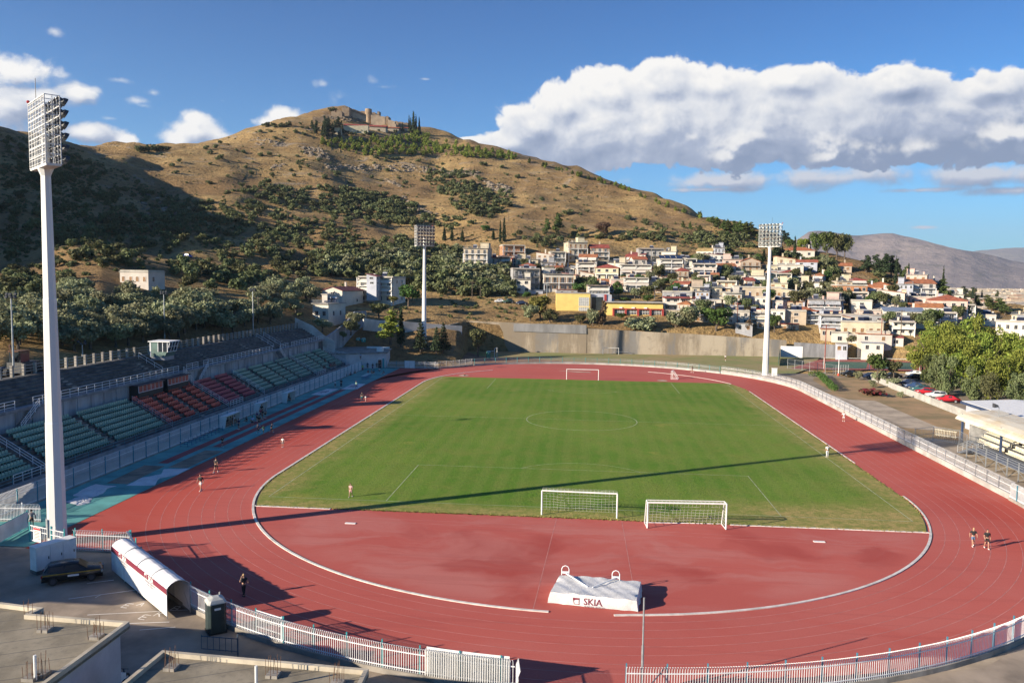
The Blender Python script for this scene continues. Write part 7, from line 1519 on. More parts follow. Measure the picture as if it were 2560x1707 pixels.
tree('broad', H_, 1285, 1010, 905, 'dark green bush below the school glass blocks', 'tree', 'broadleaf_tree', 'shrub', w=120, D=257.6); tree('olive', H_, 1400, 1025, 830, 'slim grey green tree between the two school blocks', 'tree', 'olive_tree', w=120, D=257.6); tree('pine', H_, 1500, 1030, 760, 'rusty brown conifer between the two school blocks', 'conifer', 'pine_tree', 'brown', w=120, D=258.5)
tree('olive', H_, 1840, 1085, 905, 'large grey green willow like tree in front of the school wing', 'tree', 'olive_tree', w=300, D=258.9); tree('broad', H_, 2160, 1070, 850, 'tall green tree right of the school wing', 'tree', 'broadleaf_tree', 'olive', w=190, D=262); tree('broad', H_, 2290, 1070, 825, 'taller grey green tree right of the school wing', 'tree', 'broadleaf_tree', 'olive', w=190, D=263)
tree('broad', Q_, 120, 1568+120, 1330, 'grey green tree by the wall left of the bright green crown', 'tree', 'broadleaf_tree', 'olive', w=310, D=263); tree('broad', Q_, 530, 1568+130, 1330, 'wide bright green tree behind the retaining wall', 'tree', 'broadleaf_tree', w=480, D=264); tree('broad', Q_, 1385, 1690, 1440, 'dark green tree right of the floodlight shaft behind the wall', 'tree', 'broadleaf_tree', w=200, D=268)
tree('olive', Q_, 1000, 1690, 1500, 'thin dry tree between house and floodlight shaft', 'tree', 'olive_tree', 'brown', w=150, D=266)
for x, yb, yt, w in ((1700,795,745,120),(1910,800,720,140),(640,610,560,80),(1690,590,540,90),(1660,950,890,110),(2060,620,570,130),(2200,680,600,140)): tree('broad', H_, x, yb, yt, 'small green garden tree between the town houses', 'tree', 'broadleaf_tree', w=w, grp='garden trees in the town')
for x, yb, yt, w in ((60,930,860,200),(250,980,890,200),(620,970,900,180),(700,970,905,130),(1120,900,840,150),(1500,1010,910,130),(1700,980,900,200),(80,600,520,160),(720,600,520,220),(1380,800,740,100),(1900,800,720,160)): tree('broad', Q_, x, yb, yt, 'small green garden tree between the hillside houses', 'tree', 'broadleaf_tree', w=w, grp='garden trees between hillside houses', leaf=rr.choice((None, 'shrub', 'olive')))
for poly, n, sd in ((Hp((480,500),(650,520),(1000,480),(1650,560),(2340,560),(2340,900),(2050,900),(1560,760),(1200,700),(700,700)), 30, 81), (Qp((0,560),(800,640),(1500,760),(2300,900),(2340,1560),(1400,1560),(0,1500)), 48, 82), (Ip((0,420),(900,480),(1700,640),(1700,760),(900,940),(0,960)), 28, 83)):
    for p in scatter(poly, n, sd, 2.5): plant('broad', p, rr.uniform(.38, .85), 'small leafy tree squeezed between houses of the town', 'tree', 'leafy trees between the town houses', 'garden_tree', leaf=rr.choice((None, 'shrub', 'olive', 'shrub')))
# pines at the end of the ridge and on the knoll
for x, yb, yt, w in ((480,130,0,160),(560,190,30,170),(640,230,60,160),(720,250,70,170),(800,270,60,170),(880,280,60,170),(960,290,80,170),(1040,300,80,190),(700,330,220,140),(300,240,130,120),(150,210,90,90),(50,190,90,90)): tree('pine', Q_, x, yb, yt, 'pine in the small wood where the ridge ends', 'pine', 'pine_tree', w=w, grp='pines where the ridge ends')
for x, yb, yt, w in ((1400,660,430,220),(1450,650,400,200),(1180,400,170,120),(1520,420,200,220)): tree('pine', Q_, x, yb, yt, 'dark tree behind the right floodlight head', 'tree', 'dark_tree', w=w, leaf='cypress', grp='dark trees behind the right floodlight')
for x, yb, yt in ((1680,660,290),(1890,560,310),(1500,640,440),(1230,660,480)): tree('cypress', Q_, x, yb, yt, 'tall dark cypress beside the red roofed villa', 'cypress', 'cypress_tree', grp='cypresses beside the villa', w=75)
for x, yb, yt, w, lf in ((1800,560,330,200,'pine_bright'),(2000,620,240,260,'pine'),(2150,640,230,280,'pine'),(2300,640,250,250,'shrub'),(2420,640,260,240,'shrub'),(1600,500,340,160,'pine'),(2120,800,560,140,'olive')): tree('broad', Q_, x, yb, yt, 'large spreading eucalyptus on the knoll above the town', 'tree', 'broadleaf_tree', lf, w=w, grp='large trees on the knoll')
for x, yb, yt, w in ((530,190,-20,160),(640,220,-30,180),(740,240,-40,190),(820,240,-20,180),(880,230,20,130)): tree('pine', I_, x, yb, yt, 'dark pine in the group at the right end of the knoll', 'pine', 'dark_tree', w=w, leaf='cypress', grp='dark pines at the right end of the knoll')
for x, yb, yt in ((868,345,0),(1015,300,70),(1070,290,140),(1180,260,150),(1412,460,120),(1480,450,230),(1568,330,240),(1750,570,370),(1860,560,390),(920,350,130),(560,170,0)): tree('cypress', I_, x, yb, yt, 'slim dark cypress rising behind the right hand houses', 'cypress', 'cypress_tree', grp='cypresses behind the right hand houses', w=46)
for x, yb, yt, w in ((980,320,110,150),(1230,290,180,140),(1400,480,250,190),(1500,460,300,150),(1660,520,340,180),(1760,560,350,150),(1930,620,440,200),(2060,640,470,200),(2130,680,540,160),(1810,600,450,130),(2040,520,390,70)): tree('pine', I_, x, yb, yt, 'green pine among the cypresses beyond the right hand houses', 'pine', 'pine_tree', w=w, grp='pines beyond the right hand houses')
for x, yb, yt, w in ((100,330,220,180),(300,330,230,220),(420,330,240,200),(620,330,250,200),(760,330,240,180),(680,250,160,200),(150,220,100,200)): tree('olive_far', I_, x, yb, yt, 'pale green bush on the terrace below the knoll', 'bush', 'olive_bush', w=w, grp='bushes below the knoll')
# the bank beside the far gate
tree('pine', D_, 1235, 800, 485, 'bright green pine on the brown bank above the teal gate', 'pine', 'pine_tree', 'pine_bright', w=250, D=222); tree('cypress', D_, 1330, 815, 440, 'tall dark cypress standing beside the bright pine', 'cypress', 'cypress_tree', w=85, D=224)
tree('fir', D_, 1510, 880, 570, 'dark fir tree just left of the middle floodlight shaft', 'fir', 'fir_tree', w=150, D=222); tree('fir', D_, 1655, 890, 640, 'dark fir tree right of the middle floodlight shaft', 'fir', 'fir_tree', w=120, D=221); tree('fir', D_, 1720, 890, 600, 'taller pointed fir tree right of the middle floodlight', 'fir', 'fir_tree', w=150, D=223)
tree('broad', D_, 2035, 910, 665, 'dark round tree in front of the retaining wall corner', 'tree', 'broadleaf_tree', 'shrub', w=190, D=229); tree('broad', D_, 1400, 450, 240, 'bright green tree beside the three storey house with awnings', 'tree', 'broadleaf_tree', w=220, D=262); tree('broad', D_, 1260, 440, 370, 'small yellow green tree beside the three storey house', 'tree', 'broadleaf_tree', 'yellow', w=100, D=255)
tree('broad', D_, 610, 690, 560, 'round green bush on the wall at the grandstand end', 'bush', 'broadleaf_tree', 'olive', w=190, D=212); tree('broad', D_, 910, 660, 515, 'olive green tree on the bank below the white end house', 'tree', 'broadleaf_tree', 'olive', w=190, D=226); tree('broad', D_, 870, 720, 590, 'dark bush below the olive green tree', 'bush', 'broadleaf_tree', 'shrub', w=180, D=222); tree('broad', D_, 800, 770, 680, 'dark bush against the blue grey retaining wall', 'bush', 'broadleaf_tree', 'shrub', w=75, D=212); tree('broad', D_, 1130, 560, 430, 'dark creeper covered shrub under the red porch', 'bush', 'broadleaf_tree', 'shrub', w=200, D=246)
# right hand side
tree('broad', I_, 660, 1400, 1085, 'dense round green tree beside the car park', 'tree', 'broadleaf_tree', w=260, D=205); tree('broad', I_, 850, 1400, 1200, 'darker lower tree beside the dense round one', 'tree', 'broadleaf_tree', 'shrub', w=180, D=206)
tree('olive', I_, 672, 1475, 1310, 'small olive tree in the dry garden', 'olive tree', 'olive_tree', w=190); tree('olive', I_, 840, 1520, 1395, 'small olive tree by the low white wall', 'olive tree', 'olive_tree', w=180); tree('olive', I_, 438, 1440, 1325, 'small olive tree at the left end of the car park', 'olive tree', 'olive_tree', w=110); tree('olive', I_, 605, 1530, 1430, 'lowest small olive bush in the dry garden', 'olive tree', 'olive_tree', w=110); tree('olive', I_, 365, 1010, 890, 'grey green tree in front of the garage', 'olive tree', 'olive_tree', w=150, D=272)
E2 = lambda x, y: (2060+x/3.484, 950+y/3.484)
tree('shrub', E2, 410, 145, 65, 'low spreading bougainvillea full of dark red blossom', 'shrub', 'flowering_shrub', 'red', w=240); tree('olive', E2, 662, 165, 90, 'small lone shrub at the foot of the low white wall', 'shrub', 'olive_tree', w=60)
park = [(1180,1330,900,300),(1350,1180,800,300),(1560,1240,760,320),(1780,1400,880,330),(1980,1300,850,330),(2180,1340,880,330),(2350,1330,880,330),(1500,1420,900,330),(1680,1480,960,330),(2000,1520,980,330),(2230,1560,1020,330),(2480,1560,1000,330),(2650,1650,1000,340),(1420,1150,760,260),(1800,1240,820,300),(2300,1680,1150,330),(2050,1720,1180,320),(1700,1640,1150,300),(1140,1210,958,250),(1290,1230,850,300),(1480,1350,780,330),(1700,1300,740,340),(1400,1480,980,330),(1640,1250,900,320),(1850,1400,880,340),(2060,1380,900,340),(2250,1420,930,340),(2420,1400,900,330),(1560,1500,1080,330),(1900,1568,1060,340),(2150,1600,1080,340),(2380,1620,1080,330),(1800,1330,690,240),(2550,1500,900,340),(2520,1700,1100,340),(1250,1100,760,220)]
for i, (x, yb, yt, w) in enumerate(park):
    D = np.interp(yb, [1100, 1300, 1600, 1720], [236, 222, 196, 186]); q = I_(x, yb); tree('umbrella', I_, x, yb, yt, 'bright yellow green pine in the dense pine park on the right', 'pine', 'park_pine', None, D, 'pines in the right hand park', w=w)
for x, yb, yt, w in ((1330,1568,1190,240),(1480,1600,1230,230),(1230,1480,1190,170),(1750,1650,1340,240),(2250,1750,1400,260),(1960,1720,1420,240)):
    D = np.interp(yb, [1300, 1600, 1750], [214, 190, 178]); tree('umbrella', I_, x, yb+40, yt-60, 'dull dark green tree on the near edge of the pine park', 'tree', 'broadleaf_tree', rr.choice(('pine', 'shrub', 'pine')), D, 'dark green trees by the pine park', w=w)
tree('broad', I_, 1945, 1600, 1290, 'rust brown dying conifer in front of the park pines', 'conifer', 'pine_tree', 'brown', 194, w=90)
def hedge():
    t = prop(link('hedge', np_mesh('hedge', *crown_data(7, [(58.6-1.0*k/14-.25*k, 71.5-2.0*k, .75, .9, 1.3, .8) for k in range(14)]+[(57.3, 72, .7, 1.2, .9, .7)], 2600, .16), MAT_LEAF['broad'])), 'long clipped green hedge along the light footpath', 'hedge')
hedge()
# ------------------------------------------------------------------ right hand stand
def right_stand():
    t = thing('covered_stand', 'small covered stand with cream seats and a curved pale canopy on the right', 'stand', (56, -30, 0)); y0, y1 = -9.0, -62.0
    n = 18; ys = [y0+(y1-y0)*i/n for i in range(n+1)]
    m, nt, bs = newmat('canopy_sheet'); pos = nt.n('ShaderNodeNewGeometry').outputs['Position']; sp = nt.n('ShaderNodeSeparateXYZ', None, {0: pos}); col = nt.mix(nt.ss(nt.noise(nt.v('MULTIPLY', pos, (1, .3, 1)), .8, 5.0, .65), .4, .7), (.60,.56,.46), (.52,.42,.27)); nt.L.new(nt.mix(nt.ss(nt.m('ABSOLUTE', nt.m('SINE', nt.m('MULTIPLY', sp.outputs[1], 1.1))), 0.0, .05), (.40,.33,.22), col), bs.inputs['Base Color']); bs.inputs['Roughness'].default_value = .6
    pr = [(55.4, 3.55), (55.7, 3.95), (56.3, 4.3), (57.2, 4.6), (58.6, 4.8), (61.5, 4.95)]; b = MB(); b.loft([[(x, y, z) for x, z in pr]+[(x, y, z-.06) for x, z in pr[::-1]] for y in ys]); b.build('canopy', m, t)
    for y in (-9.4, -20.5, -31.5, -42.5, -53.5): b = MB(); b.box(56.2, y-.12, 0, 56.45, y+.12, 4.3); b.build('roof_post', mm('post_blue', (.035,.06,.13), .5), t)
    b = MB(); b.box(61.4, y1, 0, 61.55, y0, 4.9); b.build('rear_wall', X['grey_concrete'], t)
    b = MB(); b.box(57.5, y0-.1, 0, 61.4, y0, 4.5); b.build('end_wall', mm('end_panel', (.40,.40,.40), .8), t)
    b = MB()
    for i in range(5): b.box(56.6+.95*i, y1, .45+.55*i, 57.5+.95*i, y0-1.5, .55+.55*i)
    b.build('seat_deck', X['galvanised'], t)
    b = MB()
    for y in [y0-2-2.4*k for k in range(22)]:
        for i in range(5): b.beam((56.7+.95*i, y, 0), (56.7+.95*i, y, .45+.55*i), .06, .06)
        b.beam((56.7, y, 0), (60.4, y, 2.6), .05, .05); b.beam((56.7, y, .5), (60.4, y, 0), .05, .05)
    b.build('scaffold', X['galvanised'], t)
    s = MB(); s.box(-.22, -.21, .3, .2, .21, .42); s.box(.12, -.21, .42, .2, .21, .78); me = None; rows = []
    for i in range(4):
        y = y0-2.2-.6*(3-i)
        while y > -50:
            if not (-20.9 < y < -19.6 or -31.6 < y < -30.4): rows.append((57.05+.95*i, y, .55+.55*i))
            y -= .5
    rows.sort(key=lambda q: -q[1]); b = MB()
    for k, q in enumerate(rows):
        if k < 100:
            if me is None: o = s.build('seat', X['cream_seat'], t, world=False); me = o.data
            else: o = link('seat', me, t)
            o.location = (q[0]-56, q[1]+30, q[2])
        else: b.add([(v[0]+q[0], v[1]+q[1], v[2]+q[2]) for v in s.V], s.F)
    prop(b.build('seat_rows', X['cream_seat'], t), 'rows of cream plastic seats', kind='stuff')
    t = thing('steel_walkway', 'raised galvanised steel walkway with railings in front of the covered stand', 'walkway', (52.5, -40, 0)); b = MB(); b.box(52.0, -62, 1.28, 55.0, -20.5, 1.36); b.build('deck', X['galvanised'], t)
    b = MB()
    for k in range(17):
        y = -20.5-2.6*k
        for x in (52.0, 54.6): b.beam((x, y, 0), (x, y, 2.35 if x < 53 else 1.3), .11, .11)
        b.beam((52.0, y, .1), (54.6, y, 1.2), .05, .05)
        if k % 2: b.beam((52.0, y, .1), (52.0, y-2.6, 1.25), .05, .05); b.beam((52.0, y-2.6, .1), (52.0, y, 1.25), .05, .05)
    b.build('support_frame', X['galvanised'], t); b = MB()
    for z in (1.75, 2.05, 2.33): b.tube((52.0, -20.5, z), (52.0, -62, z), .04, 5); b.tube((52.0, -20.5, z), (55, -20.5, z), .04, 5)
    rail_run(b, [(52.2, -20.4, 1.3), (52.3, -17.2, .1)], 1.0, 3, 1.6, .04); rail_run(b, [(54.2, -20.4, 1.3), (54.3, -17.2, .1)], 1.0, 3, 1.6, .04)
    for q in range(5): b.box(52.2, -20.4+.64*q, 1.1-.25*q, 54.3, -19.8+.64*q, 1.15-.25*q)
    b.build('railing', X['galvanised'], t)
    t = thing('steel_enclosure', 'open galvanised mesh enclosure beside the walkway stairs', 'enclosure', (52, -12, 0)); b = MB(); P = [(49.0,-11.0),(52.6,-8.5),(55,-11.5),(54.5,-15)]
    for p in P: b.tube((*p, 0), (*p, 2.2), .05, 6)
    for p, q in zip(P[:-1], P[1:]):
        for z in (.2, 1.1, 2.1): b.tube((*p, z), (*q, z), .03, 5)
        for i in range(1, 12): u = i/12; x, y = p[0]+(q[0]-p[0])*u, p[1]+(q[1]-p[1])*u; b.beam((x, y, .2), (x, y, 2.1), .02, .02)
    b.build('frame', X['galvanised'], t)
    t = thing('yellow_barrier', 'short cream picket barrier at the end of the covered stand', 'barrier', (55.3, -4, 0)); b = MB()
    for i in range(14): b.beam((54.4+.16*i, -5-.16*i, .1), (54.4+.16*i, -5-.16*i, 1.25), .05, .05)
    for z in (.3, 1.1): b.beam((54.4, -5, z), (56.6, -7.2, z), .05, .05)
    b.build('bars', X['cream_seat'], t)
    t = thing('sports_hall', 'low building with a broad white roof and blue edge behind the covered stand', 'building', (70, -20, 0)); b = MB(); b.box(62.4, -60, 0, 86, 3, 4.2); b.build('wall', HM['bluegrey'], t)
    b = MB(); b.loft([[(61.9, y, 4.45), (70, y, 4.85), (86.5, y, 4.2), (86.5, y, 4.1), (61.9, y, 4.35)] for y in (-60.4, 3.4)]); b.build('roof', X['white_paint'], t); b = MB(); b.box(61.7, -60.5, 4.0, 61.88, 3.5, 4.4); b.box(61.9, 3.42, 4.0, 86.5, 3.5, 4.4); b.build('roof_edge', X['post_blue'], t)
    for y in (-16, -34): pass
    p = Vector((58.8, -14.5, 4.85)); t = thing('roof_floodlight', 'small dark floodlight on a bent post above the pale canopy', 'lamp', p); b = MB(); b.path([p, p+Vector((0, 0, 1.3)), p+Vector((-.25, 0, 1.45))], .05, 6); b.build('post', X['galvanised'], t); b = MB(); b.loft([[p+Vector((-.2, -.25, 1.35)), p+Vector((-.2, .25, 1.35)), p+Vector((-.2, .25, 1.6)), p+Vector((-.2, -.25, 1.6))], [p+Vector((-.75, -.35, 1.25)), p+Vector((-.75, .35, 1.25)), p+Vector((-.75, .35, 1.85)), p+Vector((-.75, -.35, 1.85))]]); b.build('lamp_head', X['dark_steel'], t)
right_stand()
# ------------------------------------------------------------------ vehicles
def car(loc, rz, label, paint, kind='hatch', s=1.0, stripe=None, group=None):
    t = thing('parked_car', label, 'car', (0, 0, 0), group); L = 4.1; hw = .83
    side = dict(hatch=[(-2.05,.32),(-2.02,.78),(-1.9,.98),(-1.55,1.42),(-.3,1.50),(.35,1.44),(1.05,.98),(1.85,.86),(2.05,.66),(2.05,.32)], sedan=[(-2.15,.34),(-2.15,.85),(-1.5,.95),(-.95,1.38),(.1,1.44),(.5,1.38),(1.15,.95),(1.95,.84),(2.12,.6),(2.12,.34)], pickup=[(-2.4,.45),(-2.4,1.0),(-.75,1.0),(-.7,1.6),(.4,1.66),(.95,1.12),(1.9,1.02),(2.1,.8),(2.1,.42)])[kind]
    b = MB(); rings = []
    for y, f in ((-hw, .94), (-hw*.96, 1), (0, 1.015), (hw*.96, 1), (hw, .94)): rings.append([(x*(1 if z < 1.0 else .985), y*(1 if z < 1.0 else .84), .32+(z-.32)*f) for x, z in side])
    b.loft(rings); b.build('body', paint, t, True, world=False)
    g = MB(); gz = [(x, z) for x, z in side if z > .95]
    x0, x1 = min(x for x, z in gz), max(x for x, z in gz); zt = max(z for _, z in gz)-.09; zb = 1.0
    if kind == 'pickup': x0 = -.72
    for sy in (-1, 1):
        for a, c in (((x0+.38), (x0+x1)/2-.15), ((x0+x1)/2-.05, x1-.62)):
            g.poly((a-.12, sy*hw*.985, zb), (c+.18 if c > (x0+x1)/2 else c, sy*hw*.985, zb), (c, sy*hw*.865, zt), (a+.05, sy*hw*.865, zt))
    g.build('side_window', X['glass_dark'], t, world=False)
    f = {'hatch': ((.42,1.43),(.98,1.03)), 'sedan': ((.56,1.36),(1.1,1.0)), 'pickup': ((.47,1.63),(.9,1.17))}[kind]; r = {'hatch': ((-1.60,1.38),(-1.90,1.0)), 'sedan': ((-1.0,1.36),(-1.45,.99)), 'pickup': ((-.75,1.56),(-.77,1.1))}[kind]
    for nm, ((xa, za), (xb, zb2)), dx in (('windscreen', f, .02), ('rear_window', r, -.02)): g = MB(); g.poly((xa+dx, -.62, za+.02), (xa+dx, .62, za+.02), (xb+dx, .72, zb2+.02), (xb+dx, -.72, zb2+.02)); g.build(nm, X['glass_dark'], t, world=False)
    for x in (-1.28, 1.28):
        for sy in (-1, 1):
            w = MB(); w.tube((x, sy*.66, .31), (x, sy*.85, .31), .31, 14); wo = w.build('wheel', X['rubber'], t, world=False); q = MB(); q.tube((x, sy*.85, .31), (x, sy*.865, .31), .19, 10); q.build('rim', X['dark_steel'] if stripe else X['tank'], wo, world=False)
    xe = max(x for x, z in side)
    for sy in (-1, 1): g = MB(); g.box(xe-.12, sy*.72-.14, .62, xe+.01, sy*.72+.14, .76); g.build('headlight', X['lamp_glass'], t, world=False); g = MB(); xr = min(x for x, z in side); g.box(xr-.01, sy*.72-.12, .68, xr+.08, sy*.72+.12, .86); g.build('tail_light', mm('tail_red', (.25,.01,.01), .3), t, world=False)
    if stripe:
        g = MB(); [g.box(-1.95, sy*hw-.01*sy, .80, 1.9, sy*(hw+.012), .88) for sy in (-1, 1)]; g.build('side_stripe', stripe, t, world=False); g = MB(); g.box(-.3, -hw-.02, .58, .45, -hw-.005, .72); g.build('door_lettering', X['letter_white'], t, world=False)
    t.location = loc; t.rotation_euler = (0, 0, rz); t.scale = (s, s, s); return t
PT = {k: mat('car_paint_'+k, c, .25, .02, 2.0) for k, c in dict(black=(.012,.013,.014), white=(.62,.62,.61), red=(.42,.02,.03), navy=(.015,.025,.06), blue=(.03,.06,.14), teal=(.03,.10,.11), silver=(.38,.39,.40), green=(.03,.07,.05)).items()}
car((-38.45, -75.95, -.03), R(30), 'black hatchback with a yellow side stripe beside the white cabinet', PT['black'], 'hatch', 1.0, mm('stripe_yellow', (.42,.27,.03), .5))
IC = lambda x, y, dy=0: G(*I_(x, y)) 
for x, y, c, k, lab, rz in ((1055,1385,'white','sedan','white car, farthest of the cars beside the red cone tree',R(175)), (1045,1428,'black','hatch','black car parked just in front of the white one',R(178)), (975,1492,'navy','sedan','dark navy car third along the pine park edge',R(170)), (1045,1530,'blue','sedan','dark blue car fourth along the pine park edge',R(168)), (1110,1568,'teal','hatch','teal car between the blue and the red one',R(168)), (1170,1600,'red','hatch','bright red car seen over the low white wall',R(168)), (1290,1640,'white','hatch','white car right behind the bright red one',R(168)), (1420,1690,'red','sedan','second red car, nearest the covered stand',R(168)),
    (540,1412,'navy','hatch','dark car in front of the dense round tree',R(200)), (790,1410,'black','sedan','black car half hidden behind the round tree',R(190)), (300,1385,'black','sedan','black car parked beside the tennis court fence',R(185)), (1440,1330,'silver','sedan','silver car in the shade of the park pines',R(180))):
    p = IC(x, y); car((p.x+1.2, p.y+.9, -.01), rz, lab, PT[c], k, 1.0, None, 'cars in the right hand car park')
for x, y, c, k, lab in ((555,797,'silver','sedan','silver car on the dirt track below the white town wall'), (628,800,'green','pickup','dark green off road car on the dirt track'), (752,813,'navy','sedan','navy car at the right end of the dirt track')):
    p = T(*H_(x, y)); car(p, R(rr.uniform(-15, 20)), lab, PT[c], k)
p = T(*F_(1715, 165)); car(p, R(-15), 'blue pickup alone in the dry field on the hillside', mat('car_paint_bright_blue', (.03,.06,.35), .3, .02), 'pickup')
def loader():
    p = RD(*F_(185, 1215), 124); p.z = 9.3; t = thing('wheel_loader', 'dark wheel loader parked behind the grandstand rim', 'loader', p); b = MB(); b.box(p.x-1.1, p.y-1, p.z+.8, p.x+1.1, p.y+2.5, p.z+2.2); b.build('body', mm('loader_paint', (.05,.05,.05), .6), t)
    b = MB(); b.box(p.x-.8, p.y-.9, p.z+2.2, p.x+.8, p.y+.8, p.z+3.6); c = b.build('cab', X['glass_dark'], t); b = MB(); b.box(p.x-.9, p.y-1, p.z+3.6, p.x+.9, p.y+.9, p.z+3.75); b.build('cab_roof', X['rust'], c)
    for sx in (-1.2, 1.2):
        for y in (-.6, 1.8): b = MB(); b.tube((p.x+sx-.25, p.y+y, p.z+.75), (p.x+sx+.25, p.y+y, p.z+.75), .75, 12); b.build('wheel', X['rubber'], t)
    b = MB(); b.beam((p.x, p.y-1, p.z+2.4), (p.x, p.y-1.8, p.z+4.6), .25, .25); b.build('boom', X['rust'], t)
loader()
p = RD(*F_(15, 1185), 126); car((p.x, p.y, 9.3), R(80), 'dark car parked behind the grandstand rim at the left frame edge', PT['navy'], 'sedan')
def motorbike():
    p = Vector((-25.6, -91.0, -.03)); t = thing('motorbike', 'white motorbike half hidden behind the corner of the near flat roof', 'motorbike', p)
    for dy in (-.68, .68): b = MB(); b.tube((p.x-.05, p.y+dy, .30), (p.x+.05, p.y+dy, .30), .31, 16); w = b.build('wheel', X['rubber'], t); b = MB(); b.tube((p.x-.06, p.y+dy, .30), (p.x+.06, p.y+dy, .30), .18, 12); b.build('rim', X['tank'], w)
    b = MB(); b.loft([[(p.x+sx*.12, p.y+y, z) for sx, z in ((-1, .45), (1, .45), (1, h), (-1, h))] for y, h in ((-.5, .6), (-.1, .9), (.3, .85), (.5, .75))]); b.build('body', X['white_paint'], t); b = MB(); b.box(p.x-.12, p.y-.65, .78, p.x+.12, p.y+.02, .86); b.build('seat', X['black'], t)
    b = MB(); b.path([(p.x, p.y+.68, .3), (p.x, p.y+.42, 1.0)], .035, 6); b.path([(p.x-.36, p.y+.35, 1.05), (p.x, p.y+.45, 1.0), (p.x+.36, p.y+.35, 1.05)], .02, 5); b.build('handlebar', X['dark_steel'], t); b = MB(); b.ball((p.x, p.y+.55, .85), (.11, .1, .1)); b.build('headlight', X['lamp_glass'], t)
motorbike()
# ------------------------------------------------------------------ poles behind the stand, street poles
def light_pole(p, h, label, heads=6):
    t = thing('light_pole', label, 'light pole', p, 'thin light poles'); b = MB(); b.tube(p, p+Vector((0, 0, h)), .13, 8, .08); b.build('pole', X['galvanised'], t); c = p+Vector((0, 0, h))
    for i in range(heads): a = 6.283*i/heads; q = c+Vector((.55*math.cos(a), .55*math.sin(a), .15+.35*(i % 2))); b = MB(); b.beam(c, q, .05, .05); b.ball(q, (.26, .2, .2), 7, 5); b.build('lamp_head', X['dark_steel'], t)
for x, yb, yt, D, lab in ((125,1165,535,122,'thin grey light pole left of the huge floodlight behind the rim'), (1512,905,500,172,'thin grey light pole just behind the press cabin'), (2325,870,470,192,'thin grey light pole at the far end of the stand rim')):
    p = RD(*F_(x, yb), D); light_pole(p, AT(*F_(x, yt), p.y).z-p.z, lab)
p = RD(*F_(760, 1140), 146); light_pole(p, AT(*F_(760, 960), p.y).z-p.z, 'short light pole with clustered lamps in front of the olive grove', 5)
def post_pole(p, h, label, m='bark', arm=True, cat='utility pole', grp='utility poles'):
    t = thing('utility_pole', label, cat, p, grp); b = MB(); b.tube(p-Vector((0, 0, 1)), p+Vector((0, 0, h)), .16, 7, .11); b.build('pole', X[m], t)
    if arm: b = MB(); b.beam(p+Vector((-.9, 0, h-.4)), p+Vector((.9, 0, h-.4)), .12, .12); [b.tube(p+Vector((s, 0, h-.35)), p+Vector((s, 0, h-.1)), .05, 5) for s in (-.8, 0, .8)]; b.build('cross_arm', X[m], t)
for fn, x, yb, yt, lab, m in ((I_,698,1110,715,'rust red pole in front of the beige house','shutter_red'),(I_,925,1030,620,'tall brown pole at the corner of the white shed','bark'),(I_,50,1330,790,'rust red tennis court pole at the fence corner','shutter_red'),(I_,1132,1330,900,'rust red pole among the park pines','shutter_red'),(Q_,835,1640,1270,'dark red pole below the tan houses','shutter_red'),(Q_,1640,1680,1480,'brown pole carrying a lamp by the tan wall house','bark'),(H_,295,755,600,'wooden pole on the field edge below the grove','bark'),(H_,370,750,640,'shorter wooden pole beside the field track','bark'),(H_,1970,760,640,'grey pole in the town behind the school','galvanised'),(H_,980,760,620,'thin pole in front of the white railed house','galvanised'),(D_,22,625,370,'wooden pole left of the stand end houses','bark'),(D_,372,300,175,'wooden pole on the dry slope above the white gable','bark'),(Z2,288,1310,1185,'wooden pole alone on the dry middle slope','bark'),(Z2,2320,1295,1165,'wooden pole on the slope above the cypresses','bark'),(Q_,865,640,500,'wooden pole beside the tan three storey house','bark'),(Q_,1965,1060,860,'grey pole in front of the green knoll','galvanised')):
    q = fn(x, yb); p = T(*q) or RD(*q, 260); L = (p-Vector(CAM)).dot(Vector(CF)); post_pole(p, (q[1]-fn(x, yt)[1])/F0*L, lab, m)
